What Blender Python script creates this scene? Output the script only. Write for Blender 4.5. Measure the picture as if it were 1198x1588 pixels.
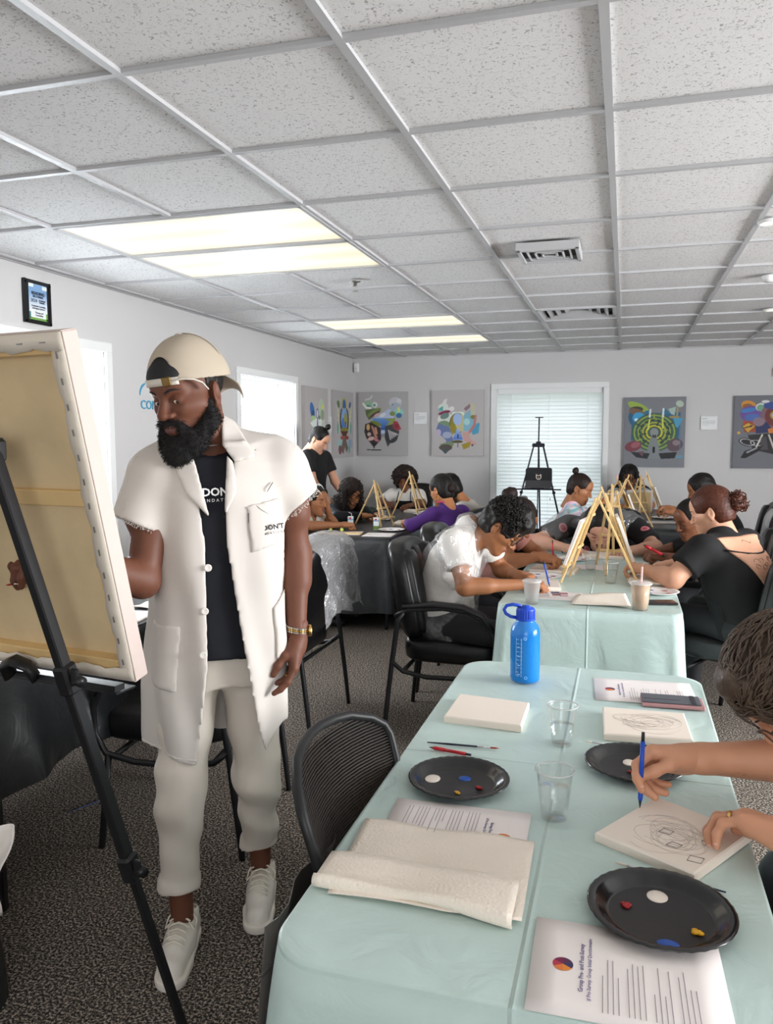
import bpy, bmesh, math, random
import numpy as np
from math import sin, cos, pi, radians, sqrt
from mathutils import Vector, Matrix, noise as mnoise
for _o in list(bpy.data.objects): bpy.data.objects.remove(_o)
random.seed(7); np.random.seed(7)
SC = bpy.context.scene; COL = SC.collection
# ------------------------------------------------------------------ camera
cam_d = bpy.data.cameras.new('camera'); cam = bpy.data.objects.new('camera', cam_d); COL.objects.link(cam)
SC.camera = cam
cam_d.sensor_fit = 'VERTICAL'; cam_d.sensor_height = 24.0
cam_d.lens = 1229.8/1588*24.0; cam_d.clip_start = 0.05; cam_d.clip_end = 200
_r = Vector((0.95798638, 0.2868013, -0.00266834)); _u = Vector((-0.02457157, 0.09133713, 0.99551683)); _f = Vector((-0.28575924, 0.953626, -0.09454688))
cam.matrix_world = Matrix(((_r.x, _u.x, -_f.x, 0), (_r.y, _u.y, -_f.y, 0), (_r.z, _u.z, -_f.z, 1.5), (0, 0, 0, 1)))
# ------------------------------------------------------------------ world, lights, exposure
W = bpy.data.worlds.new('sky'); SC.world = W; W.use_nodes = True
_n = W.node_tree.nodes; _n.clear()
_bg = _n.new('ShaderNodeBackground'); _out = _n.new('ShaderNodeOutputWorld')
_tc = _n.new('ShaderNodeTexCoord'); _sp = _n.new('ShaderNodeSeparateXYZ'); _cr = _n.new('ShaderNodeValToRGB')
_cr.color_ramp.elements[0].position = .46; _cr.color_ramp.elements[0].color = (.35, .42, .33, 1)
_cr.color_ramp.elements[1].position = .56; _cr.color_ramp.elements[1].color = (.93, .96, 1.0, 1)
_mr = _n.new('ShaderNodeMapRange'); _mr.inputs[1].default_value = -1; _mr.inputs[2].default_value = 1
W.node_tree.links.new(_tc.outputs['Generated'], _sp.inputs[0]); W.node_tree.links.new(_sp.outputs['Z'], _mr.inputs[0])
W.node_tree.links.new(_mr.outputs[0], _cr.inputs[0]); W.node_tree.links.new(_cr.outputs[0], _bg.inputs[0])
_bg.inputs[1].default_value = 1.35
W.node_tree.links.new(_bg.outputs[0], _out.inputs[0])
SC.view_settings.view_transform = 'Standard'; SC.view_settings.look = 'None'
SC.view_settings.gamma = 1; SC.view_settings.use_curve_mapping = False
SC.view_settings.exposure = 0.84
SC.cycles.use_denoising = True
SC.cycles.max_bounces = 8; SC.cycles.transparent_max_bounces = 16; SC.cycles.caustics_reflective = False; SC.cycles.caustics_refractive = False
def area_light(name, loc, rot, sx, sy, watt, color):
    l = bpy.data.lights.new(name, 'AREA'); l.shape = 'RECTANGLE'; l.size = sx; l.size_y = sy; l.energy = watt; l.color = color
    o = bpy.data.objects.new(name, l); COL.objects.link(o); o.location = loc; o.rotation_euler = rot
    return o
DAY = (.97, .98, 1.0); LAMP = (1.0, .93, .84)
# daylight entering by the windows, plus an added fill from the rear
area_light('daylight_left_window', (-3.48, 6.80, 1.45), (0, radians(-90), 0), 1.3, 1.3, 45, DAY)
area_light('daylight_near_left_window', (-3.48, 3.80, 1.45), (0, radians(-90), 0), 1.3, 1.3, 90, DAY)
area_light('rear_fill_light', (1.0, -2.80, 1.45), (radians(90), 0, 0), 2.4, 1.3, 30, DAY)  # added fill from behind the viewer, no window known there
area_light('daylight_right_window', (4.38, 2.6, 1.45), (0, radians(90), 0), 1.3, 3.2, 240, DAY)
# ------------------------------------------------------------------ materials
MATS = {}
def hexc(h):
    h = h.lstrip('#'); return tuple((lambda c: c/12.92 if c <= .04045 else ((c+.055)/1.055)**2.4)(int(h[i:i+2], 16)/255) for i in (0, 2, 4))
def mat(name, col, rough=.6, metal=0., spec=.5, bump=0., bscale=60., var=0., vscale=8., emit=None, estr=1., alpha=1., trans=0., ior=1.45, sss=0., sheen=0., coat=0., kind='noise', dist=.001):
    if name in MATS: return MATS[name]
    if isinstance(col, str): col = hexc(col)
    m = bpy.data.materials.new(name); m.use_nodes = True; nt = m.node_tree; b = nt.nodes['Principled BSDF']; L = nt.links
    b.inputs['Base Color'].default_value = (*col, 1); b.inputs['Roughness'].default_value = rough; b.inputs['Metallic'].default_value = metal
    b.inputs['Specular IOR Level'].default_value = spec; b.inputs['IOR'].default_value = ior
    if alpha < 1: b.inputs['Alpha'].default_value = alpha
    if trans: b.inputs['Transmission Weight'].default_value = trans
    if sss: b.inputs['Subsurface Weight'].default_value = sss; b.inputs['Subsurface Radius'].default_value = (1., .35, .2); b.inputs['Subsurface Scale'].default_value = .01
    if sheen: b.inputs['Sheen Weight'].default_value = sheen
    if coat: b.inputs['Coat Weight'].default_value = coat; b.inputs['Coat Roughness'].default_value = .15
    if emit: b.inputs['Emission Color'].default_value = (*emit, 1); b.inputs['Emission Strength'].default_value = estr
    tc = nt.nodes.new('ShaderNodeTexCoord')
    if var:
        nz = nt.nodes.new('ShaderNodeTexNoise'); nz.inputs['Scale'].default_value = vscale; nz.inputs['Detail'].default_value = 4
        L.new(tc.outputs['Object'], nz.inputs['Vector'])
        r = nt.nodes.new('ShaderNodeValToRGB'); e = r.color_ramp.elements
        e[0].position = .3; e[1].position = .7
        e[0].color = (*[max(0, c*(1-var)) for c in col], 1); e[1].color = (*[min(1, c*(1+var)) for c in col], 1)
        L.new(nz.outputs[0], r.inputs[0]); L.new(r.outputs[0], b.inputs['Base Color'])
    if bump:
        if kind == 'voronoi': t = nt.nodes.new('ShaderNodeTexVoronoi')
        else: t = nt.nodes.new('ShaderNodeTexNoise'); t.inputs['Detail'].default_value = 3
        t.inputs['Scale'].default_value = bscale; L.new(tc.outputs['Object'], t.inputs['Vector'])
        bp = nt.nodes.new('ShaderNodeBump'); bp.inputs['Strength'].default_value = bump; bp.inputs['Distance'].default_value = dist
        L.new(t.outputs[0], bp.inputs['Height']); L.new(bp.outputs[0], b.inputs['Normal'])
    MATS[name] = m; return m
# ------------------------------------------------------------------ object helpers
def tag(o, label=None, cat=None, group=None, kind=None):
    if label: o['label'] = label
    if cat: o['category'] = cat
    if group: o['group'] = group
    if kind: o['kind'] = kind
    return o
def thing(name, label, cat, loc=(0, 0, 0), group=None, rz=0):
    o = bpy.data.objects.new(name, None); COL.objects.link(o); o.location = loc; o.rotation_euler = (0, 0, rz); o.empty_display_size = .05
    return tag(o, label, cat, group)
def link(name, me, parent=None):
    o = bpy.data.objects.new(name, me); COL.objects.link(o)
    if parent: o.parent = parent
    return o
def copy_tree(o, parent=None):
    c = o.copy(); COL.objects.link(c); c.parent = parent
    for ch in list(o.children): copy_tree(ch, c)
    return c
V = Vector
def frame_of(d, up=(0, 0, 1)):
    d = V(d).normalized(); u = V(up)
    if abs(d.dot(u)) > .98: u = V((0, 1, 0)) if abs(d.y) < .9 else V((1, 0, 0))
    x = u.cross(d).normalized(); y = d.cross(x)
    return x, y, d
class MB:
    """collects shapes and links them as one mesh object"""
    def __init__(s): s.v = []; s.f = []; s.m = []; s.sm = []
    def add(s, vs, fs, mi=0, smooth=True, M=None):
        n = len(s.v)
        for p in vs:
            p = V(p)
            if M is not None: p = M @ p
            s.v.append(tuple(p))
        for f in fs: s.f.append(tuple(i+n for i in f)); s.m.append(mi); s.sm.append(smooth)
        return s
    def box(s, c, sz, rz=0, mi=0, ch=0., M=None, rot=None):
        """box centred at c; ch = chamfer of all edges"""
        hx, hy, hz = [a/2 for a in sz]
        R = (rot if rot is not None else Matrix.Rotation(rz, 3, 'Z'))
        ch = min(ch, hx*.95, hy*.95, hz*.95); vs = []; idx = {}
        if ch <= 0:
            vs = [(x*hx, y*hy, z*hz) for x in (-1, 1) for y in (-1, 1) for z in (-1, 1)]
            fs = [(0, 1, 3, 2), (4, 6, 7, 5), (0, 4, 5, 1), (2, 3, 7, 6), (0, 2, 6, 4), (1, 5, 7, 3)]
        else:
            h = (hx, hy, hz)
            for x in (-1, 1):
                for y in (-1, 1):
                    for z in (-1, 1):
                        sg = (x, y, z)
                        for a in range(3):
                            idx[(sg, a)] = len(vs); vs.append(tuple(sg[i]*(h[i] if i == a else h[i]-ch) for i in range(3)))
            fs = []
            for a in range(3):
                b_, c_ = (a+1) % 3, (a+2) % 3
                for q in (-1, 1):
                    L = []
                    for (p1, p2) in ((-1, -1), (1, -1), (1, 1), (-1, 1)):
                        sg = [0]*3; sg[a] = q; sg[b_] = p1; sg[c_] = p2; L.append(idx[(tuple(sg), a)])
                    fs.append(tuple(L if q > 0 else L[::-1]))
                for p1 in (-1, 1):
                    for p2 in (-1, 1):
                        L = []
                        for q, ax in ((-1, b_), (1, b_), (1, c_), (-1, c_)):
                            sg = [0]*3; sg[a] = q; sg[b_] = p1; sg[c_] = p2; L.append(idx[(tuple(sg), ax)])
                        fs.append(tuple(L if p1*p2 > 0 else L[::-1]))
            for x in (-1, 1):
                for y in (-1, 1):
                    for z in (-1, 1):
                        L = [idx[((x, y, z), a)] for a in range(3)]; fs.append(tuple(L if x*y*z > 0 else L[::-1]))
        vs = [R @ V(p) + V(c) for p in vs]
        return s.add(vs, fs, mi, False, M)
    def bar(s, a, b, w, h, up=(0, 0, 1), mi=0, ch=0., M=None):
        a, b = V(a), V(b); x, y, d = frame_of(b-a, up); R = Matrix((x, y, d)).transposed()
        return s.box((a+b)/2, (w, h, (b-a).length), mi=mi, ch=ch, M=M, rot=R)
    def tube(s, pts, r, n=10, mi=0, cap=True, closed=False, M=None, flat=1., up=(0, 0, 1)):
        pts = [V(p) for p in pts]; k = len(pts); rs = r if isinstance(r, (list, tuple)) else [r]*k
        vs = []; px = None
        for i, p in enumerate(pts):
            if closed: t = pts[(i+1) % k]-pts[i-1]
            else: t = pts[min(i+1, k-1)]-pts[max(i-1, 0)]
            if t.length < 1e-9: t = V((0, 0, 1))
            t.normalize()
            if px is None: x, y, _ = frame_of(t, up)
            else:
                x = (px - t*px.dot(t)); x = x.normalized() if x.length > 1e-6 else frame_of(t)[0]; y = t.cross(x)
            px = x
            for j in range(n):
                a = 2*pi*j/n; vs.append(p + x*cos(a)*rs[i] + y*sin(a)*rs[i]*flat)
        fs = []
        for i in range(k if closed else k-1):
            i2 = (i+1) % k
            for j in range(n): j2 = (j+1) % n; fs.append((i*n+j, i*n+j2, i2*n+j2, i2*n+j))
        if cap and not closed: fs.append(tuple(range(n))[::-1]); fs.append(tuple((k-1)*n+j for j in range(n)))
        return s.add(vs, fs, mi, True, M)
    def lathe(s, prof, n=32, mi=0, c=(0, 0, 0), M=None, capb=False, capt=False):
        vs = []; fs = []; k = len(prof)
        for (r, z) in prof:
            for j in range(n): a = 2*pi*j/n; vs.append((c[0]+r*cos(a), c[1]+r*sin(a), c[2]+z))
        for i in range(k-1):
            for j in range(n): j2 = (j+1) % n; fs.append((i*n+j, i*n+j2, (i+1)*n+j2, (i+1)*n+j))
        if capb: fs.append(tuple(range(n))[::-1])
        if capt: fs.append(tuple((k-1)*n+j for j in range(n)))
        return s.add(vs, fs, mi, True, M)
    def prism(s, poly, z0, z1, mi=0, M=None, smooth=False):
        n = len(poly); vs = [(x, y, z0) for x, y in poly]+[(x, y, z1) for x, y in poly]
        fs = [tuple(range(n))[::-1], tuple(range(n, 2*n))]+[(i, (i+1) % n, n+(i+1) % n, n+i) for i in range(n)]
        return s.add(vs, fs, mi, smooth, M)
    def ball(s, c, r, n=10, mi=0, sq=(1, 1, 1), M=None):
        vs = []; fs = []
        m = max(4, n//2+1)
        for i in range(m+1):
            th = pi*i/m
            for j in range(n):
                a = 2*pi*j/n; vs.append((c[0]+r*sq[0]*sin(th)*cos(a), c[1]+r*sq[1]*sin(th)*sin(a), c[2]+r*sq[2]*cos(th)))
        for i in range(m):
            for j in range(n): j2 = (j+1) % n; fs.append((i*n+j, (i+1)*n+j, (i+1)*n+j2, i*n+j2))
        return s.add(vs, fs, mi, True, M)
    def grid(s, nu, nv, fn, mi=0, closeu=False):
        vs = [fn(i/(nu if closeu else nu-1), j/(nv-1)) for i in range(nu) for j in range(nv)]; fs = []
        for i in range(nu if closeu else nu-1):
            for j in range(nv-1):
                i2 = (i+1) % nu; fs.append((i*nv+j, i2*nv+j, i2*nv+j+1, i*nv+j+1))
        return s.add(vs, fs, mi, True)
    def build(s, name, mats, parent=None, bevel=0., solid=0., off=None, smooth=None):
        me = bpy.data.meshes.new(name)
        vs = s.v
        if off is not None: vs = [(x-off[0], y-off[1], z-off[2]) for x, y, z in vs]
        me.from_pydata(vs, [], s.f)
        for m in (mats if isinstance(mats, (list, tuple)) else [mats]): me.materials.append(m)
        me.polygons.foreach_set('material_index', s.m)
        me.polygons.foreach_set('use_smooth', [x if smooth is None else smooth for x in s.sm])
        me.update()
        o = link(name, me, parent)
        if solid: md = o.modifiers.new('thickness', 'SOLIDIFY'); md.thickness = solid; md.offset = 0
        if bevel: md = o.modifiers.new('edge', 'BEVEL'); md.width = bevel; md.segments = 2; md.limit_method = 'ANGLE'
        return o
def text(name, s, size, m, parent, M, ext=.0003, align='CENTER', bold=0.):
    c = bpy.data.curves.new(name, 'FONT'); c.body = s; c.size = size; c.extrude = ext; c.align_x = align; c.align_y = 'CENTER'; c.resolution_u = 2
    if bold: c.offset = bold
    tmp = bpy.data.objects.new('tmp', c); COL.objects.link(tmp); dg = bpy.context.evaluated_depsgraph_get(); dg.update()
    me = bpy.data.meshes.new_from_object(tmp.evaluated_get(dg)); bpy.data.objects.remove(tmp); me.materials.clear(); me.materials.append(m)
    o = link(name, me, parent); o.matrix_local = M
    return o
def basis(o, x, y, z=None):
    """matrix with origin o, x and y axes"""
    x = V(x).normalized(); y = V(y); y = (y-x*y.dot(x)).normalized(); z = x.cross(y)
    return Matrix(((x.x, y.x, z.x, o[0]), (x.y, y.y, z.y, o[1]), (x.z, y.z, z.z, o[2]), (0, 0, 0, 1)))
# ------------------------------------------------------------------ implicit surfaces for bodies, cloth and hair
class SDF:
    def __init__(s, lo, hi, vx):
        s.lo = np.array(lo, float); s.vx = vx; s.n = (np.ceil((np.array(hi)-s.lo)/vx)+1).astype(int)
        s.ax = [(s.lo[i]+np.arange(s.n[i])*vx).astype(np.float32) for i in range(3)]
        s.f = np.full(tuple(s.n), 9., np.float32); s.mid = np.zeros(tuple(s.n), np.int8)
    def win(s, lo, hi):
        a = np.clip(np.floor((np.array(lo)-s.lo)/s.vx).astype(int), 0, s.n); b = np.clip(np.ceil((np.array(hi)-s.lo)/s.vx).astype(int)+1, 0, s.n)
        sl = tuple(slice(a[i], b[i]) for i in range(3))
        if any(b[i] <= a[i] for i in range(3)): return None, None
        X = s.ax[0][sl[0]][:, None, None]; Y = s.ax[1][sl[1]][None, :, None]; Z = s.ax[2][sl[2]][None, None, :]
        return sl, (X, Y, Z)
    def _d(s, p, P):
        X, Y, Z = P; k = p[0]
        if k == 'c':
            a, b, ra, rb = np.array(p[1], float), np.array(p[2], float), p[3], p[4]; ba = b-a; L = max(1e-9, float(ba@ba))
            x, y, z = X-a[0], Y-a[1], Z-a[2]
            t = np.clip((x*ba[0]+y*ba[1]+z*ba[2])/L, 0, 1)
            return np.sqrt((x-t*ba[0])**2+(y-t*ba[1])**2+(z-t*ba[2])**2)-(ra+(rb-ra)*t)
        if k in 'eb':
            c, r = np.array(p[1], float), np.array(p[2], float); R = p[3]
            x, y, z = X-c[0], Y-c[1], Z-c[2]
            if R is not None:
                x, y, z = [x*R[i][0]+y*R[i][1]+z*R[i][2] for i in range(3)]
            if k == 'e':
                k0 = np.sqrt((x/r[0])**2+(y/r[1])**2+(z/r[2])**2); k1 = np.sqrt((x/r[0]**2)**2+(y/r[1]**2)**2+(z/r[2]**2)**2)+1e-9
                return k0*(k0-1)/k1
            q = [np.abs(v)-(h-p[4]) for v, h in zip((x, y, z), r)]
            o = np.sqrt(sum(np.maximum(v, 0)**2 for v in q)); i = np.minimum(np.maximum(np.maximum(q[0], q[1]), q[2]), 0)
            return o+i-p[4]
    def prim(s, p, k=.01, mat=0, op='u', cut=None, infl=0.):
        if p[0] == 'c':
            a, b = np.array(p[1], float), np.array(p[2], float); m = max(p[3], p[4]); lo = np.minimum(a, b)-m; hi = np.maximum(a, b)+m
        else: c = np.array(p[1], float); m = (max(p[2]) if p[3] is None else float(np.linalg.norm(p[2]) if p[0] == 'b' else max(p[2]))); lo = c-m; hi = c+m
        if p[3-0] is None and p[0] != 'c': lo = c-np.array(p[2]); hi = c+np.array(p[2])
        pad = infl+k+4*s.vx; sl, P = s.win(lo-pad, hi+pad)
        if sl is None: return s
        d = (s._d(p, P)-infl).astype(np.float32)
        if cut:
            for (o, n) in cut: d = np.maximum(d, (P[0]-o[0])*n[0]+(P[1]-o[1])*n[1]+(P[2]-o[2])*n[2])
        f = s.f[sl]
        if op == 'u':
            s.mid[sl] = np.where(d < f, mat, s.mid[sl])
            h = np.maximum(k-np.abs(f-d), 0)/max(k, 1e-6); s.f[sl] = np.minimum(f, d)-h*h*k*.25
        elif op == 's':
            h = np.maximum(k-np.abs(f+d), 0)/max(k, 1e-6); s.f[sl] = np.maximum(f, -d)+h*h*k*.25
        elif op == 'i': 
            g = np.full_like(s.f, 9.); g[sl] = np.maximum(f, d); s.f = g
        return s
    def prims(s, L, infl=0., k=None):
        for q in L:
            kw = dict(q[1]); 
            if k is not None: kw['k'] = k
            s.prim(q[0], infl=infl, **kw)
        return s
    def near(s, fn, band=.03):
        """fn(x,y,z,f)->f at the cells close to the surface"""
        m = np.abs(s.f) < band; ix = np.nonzero(m)
        x, y, z = [s.ax[i][ix[i]] for i in range(3)]
        s.f[ix] = fn(x, y, z, s.f[ix]); return s
    def shell(s, t):
        s.f = np.maximum(s.f, -(s.f+t)); return s
    def mesh(s, smooth=0):
        f = s.f; ins = (f < 0)
        c = ins.astype(np.int8); cnt = sum(c[i:c.shape[0]-1+i, j:c.shape[1]-1+j, k:c.shape[2]-1+k] for i in (0, 1) for j in (0, 1) for k in (0, 1))
        act = (cnt > 0) & (cnt < 8); I = np.argwhere(act)
        vid = np.full(act.shape, -1, np.int32); vid[tuple(I.T)] = np.arange(len(I))
        off = np.array([(i, j, k) for i in (0, 1) for j in (0, 1) for k in (0, 1)])
        val = np.stack([f[I[:, 0]+o[0], I[:, 1]+o[1], I[:, 2]+o[2]] for o in off], 1)
        acc = np.zeros((len(I), 3)); num = np.zeros(len(I))
        for a in range(8):
            for b in range(a+1, 8):
                if np.abs(off[a]-off[b]).sum() != 1: continue
                va, vb = val[:, a], val[:, b]; m = (va < 0) != (vb < 0)
                t = va[m]/(va[m]-vb[m]); acc[m] += off[a]+t[:, None]*(off[b]-off[a]); num[m] += 1
        P = s.lo+(I+acc/np.maximum(num, 1)[:, None])*s.vx
        Q = []; O = []
        for ax in range(3):
            b_, c_ = (ax+1) % 3, (ax+2) % 3
            A = [slice(None)]*3; B = [slice(None)]*3; A[ax] = slice(0, -1); B[ax] = slice(1, None)
            m = ins[tuple(A)] != ins[tuple(B)]
            E = np.argwhere(m); E = E[(E[:, b_] > 0) & (E[:, c_] > 0) & (E[:, b_] < s.n[b_]-1) & (E[:, c_] < s.n[c_]-1)]
            if len(E) == 0: continue
            q = []
            for (d1, d2) in ((-1, -1), (0, -1), (0, 0), (-1, 0)):
                e = E.copy(); e[:, b_] += d1; e[:, c_] += d2; q.append(vid[tuple(e.T)])
            q = np.stack(q, 1); st = ins[tuple(E.T)]
            q[~st] = q[~st][:, ::-1]; Q.append(q); O.append(E)
        Q = np.concatenate(Q); O = np.concatenate(O); M = s.mid[tuple(O.T)]
        for _ in range(smooth):
            S = np.zeros_like(P); N = np.zeros(len(P))
            for a in range(4):
                for b in (a-1, (a+1) % 4): np.add.at(S, Q[:, a], P[Q[:, b]]); np.add.at(N, Q[:, a], 1)
            P = P*.4+.6*S/np.maximum(N, 1)[:, None]
        return P, Q, M
def npmesh(name, parts, mats, parent=None, off=(0, 0, 0)):
    """parts: list of (P, Q, M)"""
    n = 0; PP = []; QQ = []; MM = []
    for P, Q, M in parts:
        PP.append(P-np.array(off)); QQ.append(Q+n); MM.append(M); n += len(P)
    P = np.concatenate(PP); Q = np.concatenate(QQ); M = np.concatenate(MM)
    me = bpy.data.meshes.new(name); me.vertices.add(len(P)); me.vertices.foreach_set('co', P.astype(np.float32).ravel())
    me.loops.add(Q.size); me.loops.foreach_set('vertex_index', Q.astype(np.int32).ravel())
    me.polygons.add(len(Q)); me.polygons.foreach_set('loop_start', np.arange(len(Q), dtype=np.int32)*4)
    try: me.polygons.foreach_set('loop_total', np.full(len(Q), 4, np.int32))
    except Exception: pass
    for m in mats: me.materials.append(m)
    me.polygons.foreach_set('material_index', M.astype(np.int32)); me.polygons.foreach_set('use_smooth', np.ones(len(Q), bool))
    me.update(calc_edges=True); me.validate()
    return link(name, me, parent)
def xform(part, M, s=1.):
    P, Q, m = part; R = np.array(M.to_3x3()); t = np.array(M.translation)
    return (P*s)@R.T+t, Q, m
def snoise(seed, n=6, f0=20., f1=60.):
    rg = np.random.RandomState(seed); D = rg.normal(size=(n, 3)); D /= np.linalg.norm(D, axis=1)[:, None]; D *= rg.uniform(f0, f1, (n, 1)); ph = rg.uniform(0, 6.28, n)
    return lambda x, y, z: sum(np.sin(x*D[i, 0]+y*D[i, 1]+z*D[i, 2]+ph[i]) for i in range(n))/n
# ------------------------------------------------------------------ setting
XL, XR, YF, YB, ZC, T = -3.17, 4.45, 9.2, -2.9, 2.44, .6096
GX, GY = -.0677, 1.8779
WALL = mat('wall_paint', (.63, .62, .62), .75, bump=.05, bscale=300)
TRIM = mat('trim_white', (.86, .87, .87), .4)
def tile_mat():
    m = mat('ceiling_tile', (.72, .72, .72), .95); nt = m.node_tree; b = nt.nodes['Principled BSDF']; L = nt.links
    tc = nt.nodes.new('ShaderNodeTexCoord'); geo = nt.nodes.new('ShaderNodeNewGeometry'); mp = nt.nodes.new('ShaderNodeMapping'); L.new(geo.outputs['Position'], mp.inputs[0]); mp.inputs['Scale'].default_value = (1, 1, 0)
    nz = nt.nodes.new('ShaderNodeTexNoise'); nz.inputs['Scale'].default_value = 95; nz.inputs['Detail'].default_value = 2; nz.inputs['Distortion'].default_value = 1.2; L.new(mp.outputs[0], nz.inputs['Vector'])
    r = nt.nodes.new('ShaderNodeValToRGB'); e = r.color_ramp.elements; e[0].position = .33; e[0].color = (.46, .45, .45, 1); e[1].position = .42; e[1].color = (.86, .85, .845, 1); L.new(nz.outputs[0], r.inputs[0])
    n2 = nt.nodes.new('ShaderNodeTexNoise'); n2.inputs['Scale'].default_value = 240; L.new(mp.outputs[0], n2.inputs['Vector'])
    mx = nt.nodes.new('ShaderNodeMix'); mx.data_type = 'RGBA'; mx.blend_type = 'MULTIPLY'; mx.inputs[0].default_value = .22; L.new(r.outputs[0], mx.inputs[6]); L.new(n2.outputs[0], mx.inputs[7]); L.new(mx.outputs[2], b.inputs['Base Color'])
    bp = nt.nodes.new('ShaderNodeBump'); bp.inputs['Distance'].default_value = .002; bp.inputs['Strength'].default_value = .5; L.new(r.outputs[0], bp.inputs['Height']); L.new(bp.outputs[0], b.inputs['Normal'])
    return m
def carpet_mat():
    m = mat('carpet', (.1, .09, .08), .95, spec=.1); nt = m.node_tree; b = nt.nodes['Principled BSDF']; L = nt.links
    geo = nt.nodes.new('ShaderNodeNewGeometry')
    nz = nt.nodes.new('ShaderNodeTexNoise'); nz.inputs['Scale'].default_value = 130; nz.inputs['Detail'].default_value = 3; nz.inputs['Roughness'].default_value = .7; L.new(geo.outputs['Position'], nz.inputs['Vector'])
    r = nt.nodes.new('ShaderNodeValToRGB'); e = r.color_ramp.elements; e[0].position = .43; e[0].color = (.035, .032, .031, 1); e[1].position = .60; e[1].color = (.58, .49, .41, 1); r.color_ramp.elements.new(.51).color = (.115, .098, .083, 1); L.new(nz.outputs[0], r.inputs[0])
    n3 = nt.nodes.new('ShaderNodeTexNoise'); n3.inputs['Scale'].default_value = 2.2; L.new(geo.outputs['Position'], n3.inputs['Vector'])
    mx = nt.nodes.new('ShaderNodeMix'); mx.data_type = 'RGBA'; mx.blend_type = 'MULTIPLY'; mx.inputs[0].default_value = .25; L.new(r.outputs[0], mx.inputs[6]); L.new(n3.outputs[0], mx.inputs[7]); L.new(mx.outputs[2], b.inputs['Base Color'])
    bp = nt.nodes.new('ShaderNodeBump'); bp.inputs['Distance'].default_value = .004; bp.inputs['Strength'].default_value = .8; L.new(nz.outputs[0], bp.inputs['Height']); L.new(bp.outputs[0], b.inputs['Normal'])
    return m
CARPET = carpet_mat(); TILE = tile_mat(); GRIDM = mat('ceiling_grid_metal', (.50, .50, .51), .4)
def struct(o, label=None): return tag(o, label, kind='structure')
struct(MB().box(((XL+XR)/2, (YF+YB)/2, -.05), (XR-XL+.6, YF-YB+.6, .1)).build('floor', CARPET), 'dark speckled grey brown loop carpet')
TW = .26   # wall thickness
WFAR = (-1.43, -.24, .42, 2.04); WB = (6.20, 7.38, .85, 2.035); WA = (3.20, 4.36, .85, 2.035)
def wall_with_holes(name, horiz, pos, a0, a1, holes, depth, label):
    """horiz 'x': wall spans X at Y=pos; 'y': wall spans Y at X=pos; depth signed outwards"""
    mb = MB(); zt = ZC+.15
    def put(s0, s1, z0, z1):
        if s1-s0 < 1e-4 or z1-z0 < 1e-4: return
        c = ((s0+s1)/2, pos+depth/2, (z0+z1)/2) if horiz == 'x' else (pos+depth/2, (s0+s1)/2, (z0+z1)/2)
        sz = (s1-s0, abs(depth), z1-z0) if horiz == 'x' else (abs(depth), s1-s0, z1-z0)
        mb.box(c, sz)
    cur = a0
    for (h0, h1, z0, z1) in sorted(holes):
        put(cur, h0, 0, zt); put(h0, h1, 0, z0); put(h0, h1, z1, zt); cur = h1
    put(cur, a1, 0, zt)
    return struct(mb.build(name, WALL), label)
wall_with_holes('wall_far', 'x', YF, XL-TW, XR+TW, [WFAR], TW, 'pale grey far wall hung with painted canvases')
wall_with_holes('wall_left', 'y', XL, YB, YF, [WA, WB], -TW, 'pale grey left wall with two deep windows')
wall_with_holes('wall_right', 'y', XR, YB, YF, [(1.0, 4.2, .8, 2.1)], TW, 'pale grey right wall')
wall_with_holes('wall_back', 'x', YB, XL-TW, XR+TW, [(-.2, 2.2, .8, 2.1)], -TW, 'pale grey wall behind the viewer')
for nm, c, sz in (('baseboard_far', ((XL+XR)/2, YF-.008, .05), (XR-XL, .016, .1)), ('baseboard_left', (XL+.008, (YF+YB)/2, .05), (.016, YF-YB, .1))):
    struct(MB().box(c, sz, ch=.003).build(nm, TRIM), 'white painted baseboard')
BLIND = mat('blind_slat', (.93, .95, .96), .5, trans=0); BLIND.node_tree.nodes['Principled BSDF'].inputs['Emission Color'].default_value = (.8, .9, 1, 1)
def translucent(name, col, fac=.55):
    m = bpy.data.materials.new(name); m.use_nodes = True; nt = m.node_tree; nt.nodes.clear(); o = nt.nodes.new('ShaderNodeOutputMaterial')
    d = nt.nodes.new('ShaderNodeBsdfDiffuse'); t = nt.nodes.new('ShaderNodeBsdfTranslucent'); x = nt.nodes.new('ShaderNodeMixShader')
    d.inputs[0].default_value = (*col, 1); t.inputs[0].default_value = (*col, 1); x.inputs[0].default_value = fac
    nt.links.new(d.outputs[0], x.inputs[1]); nt.links.new(t.outputs[0], x.inputs[2]); nt.links.new(x.outputs[0], o.inputs[0]); return m
SLAT = translucent('blind_slat_translucent', (.95, .96, .97), .75)
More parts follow.
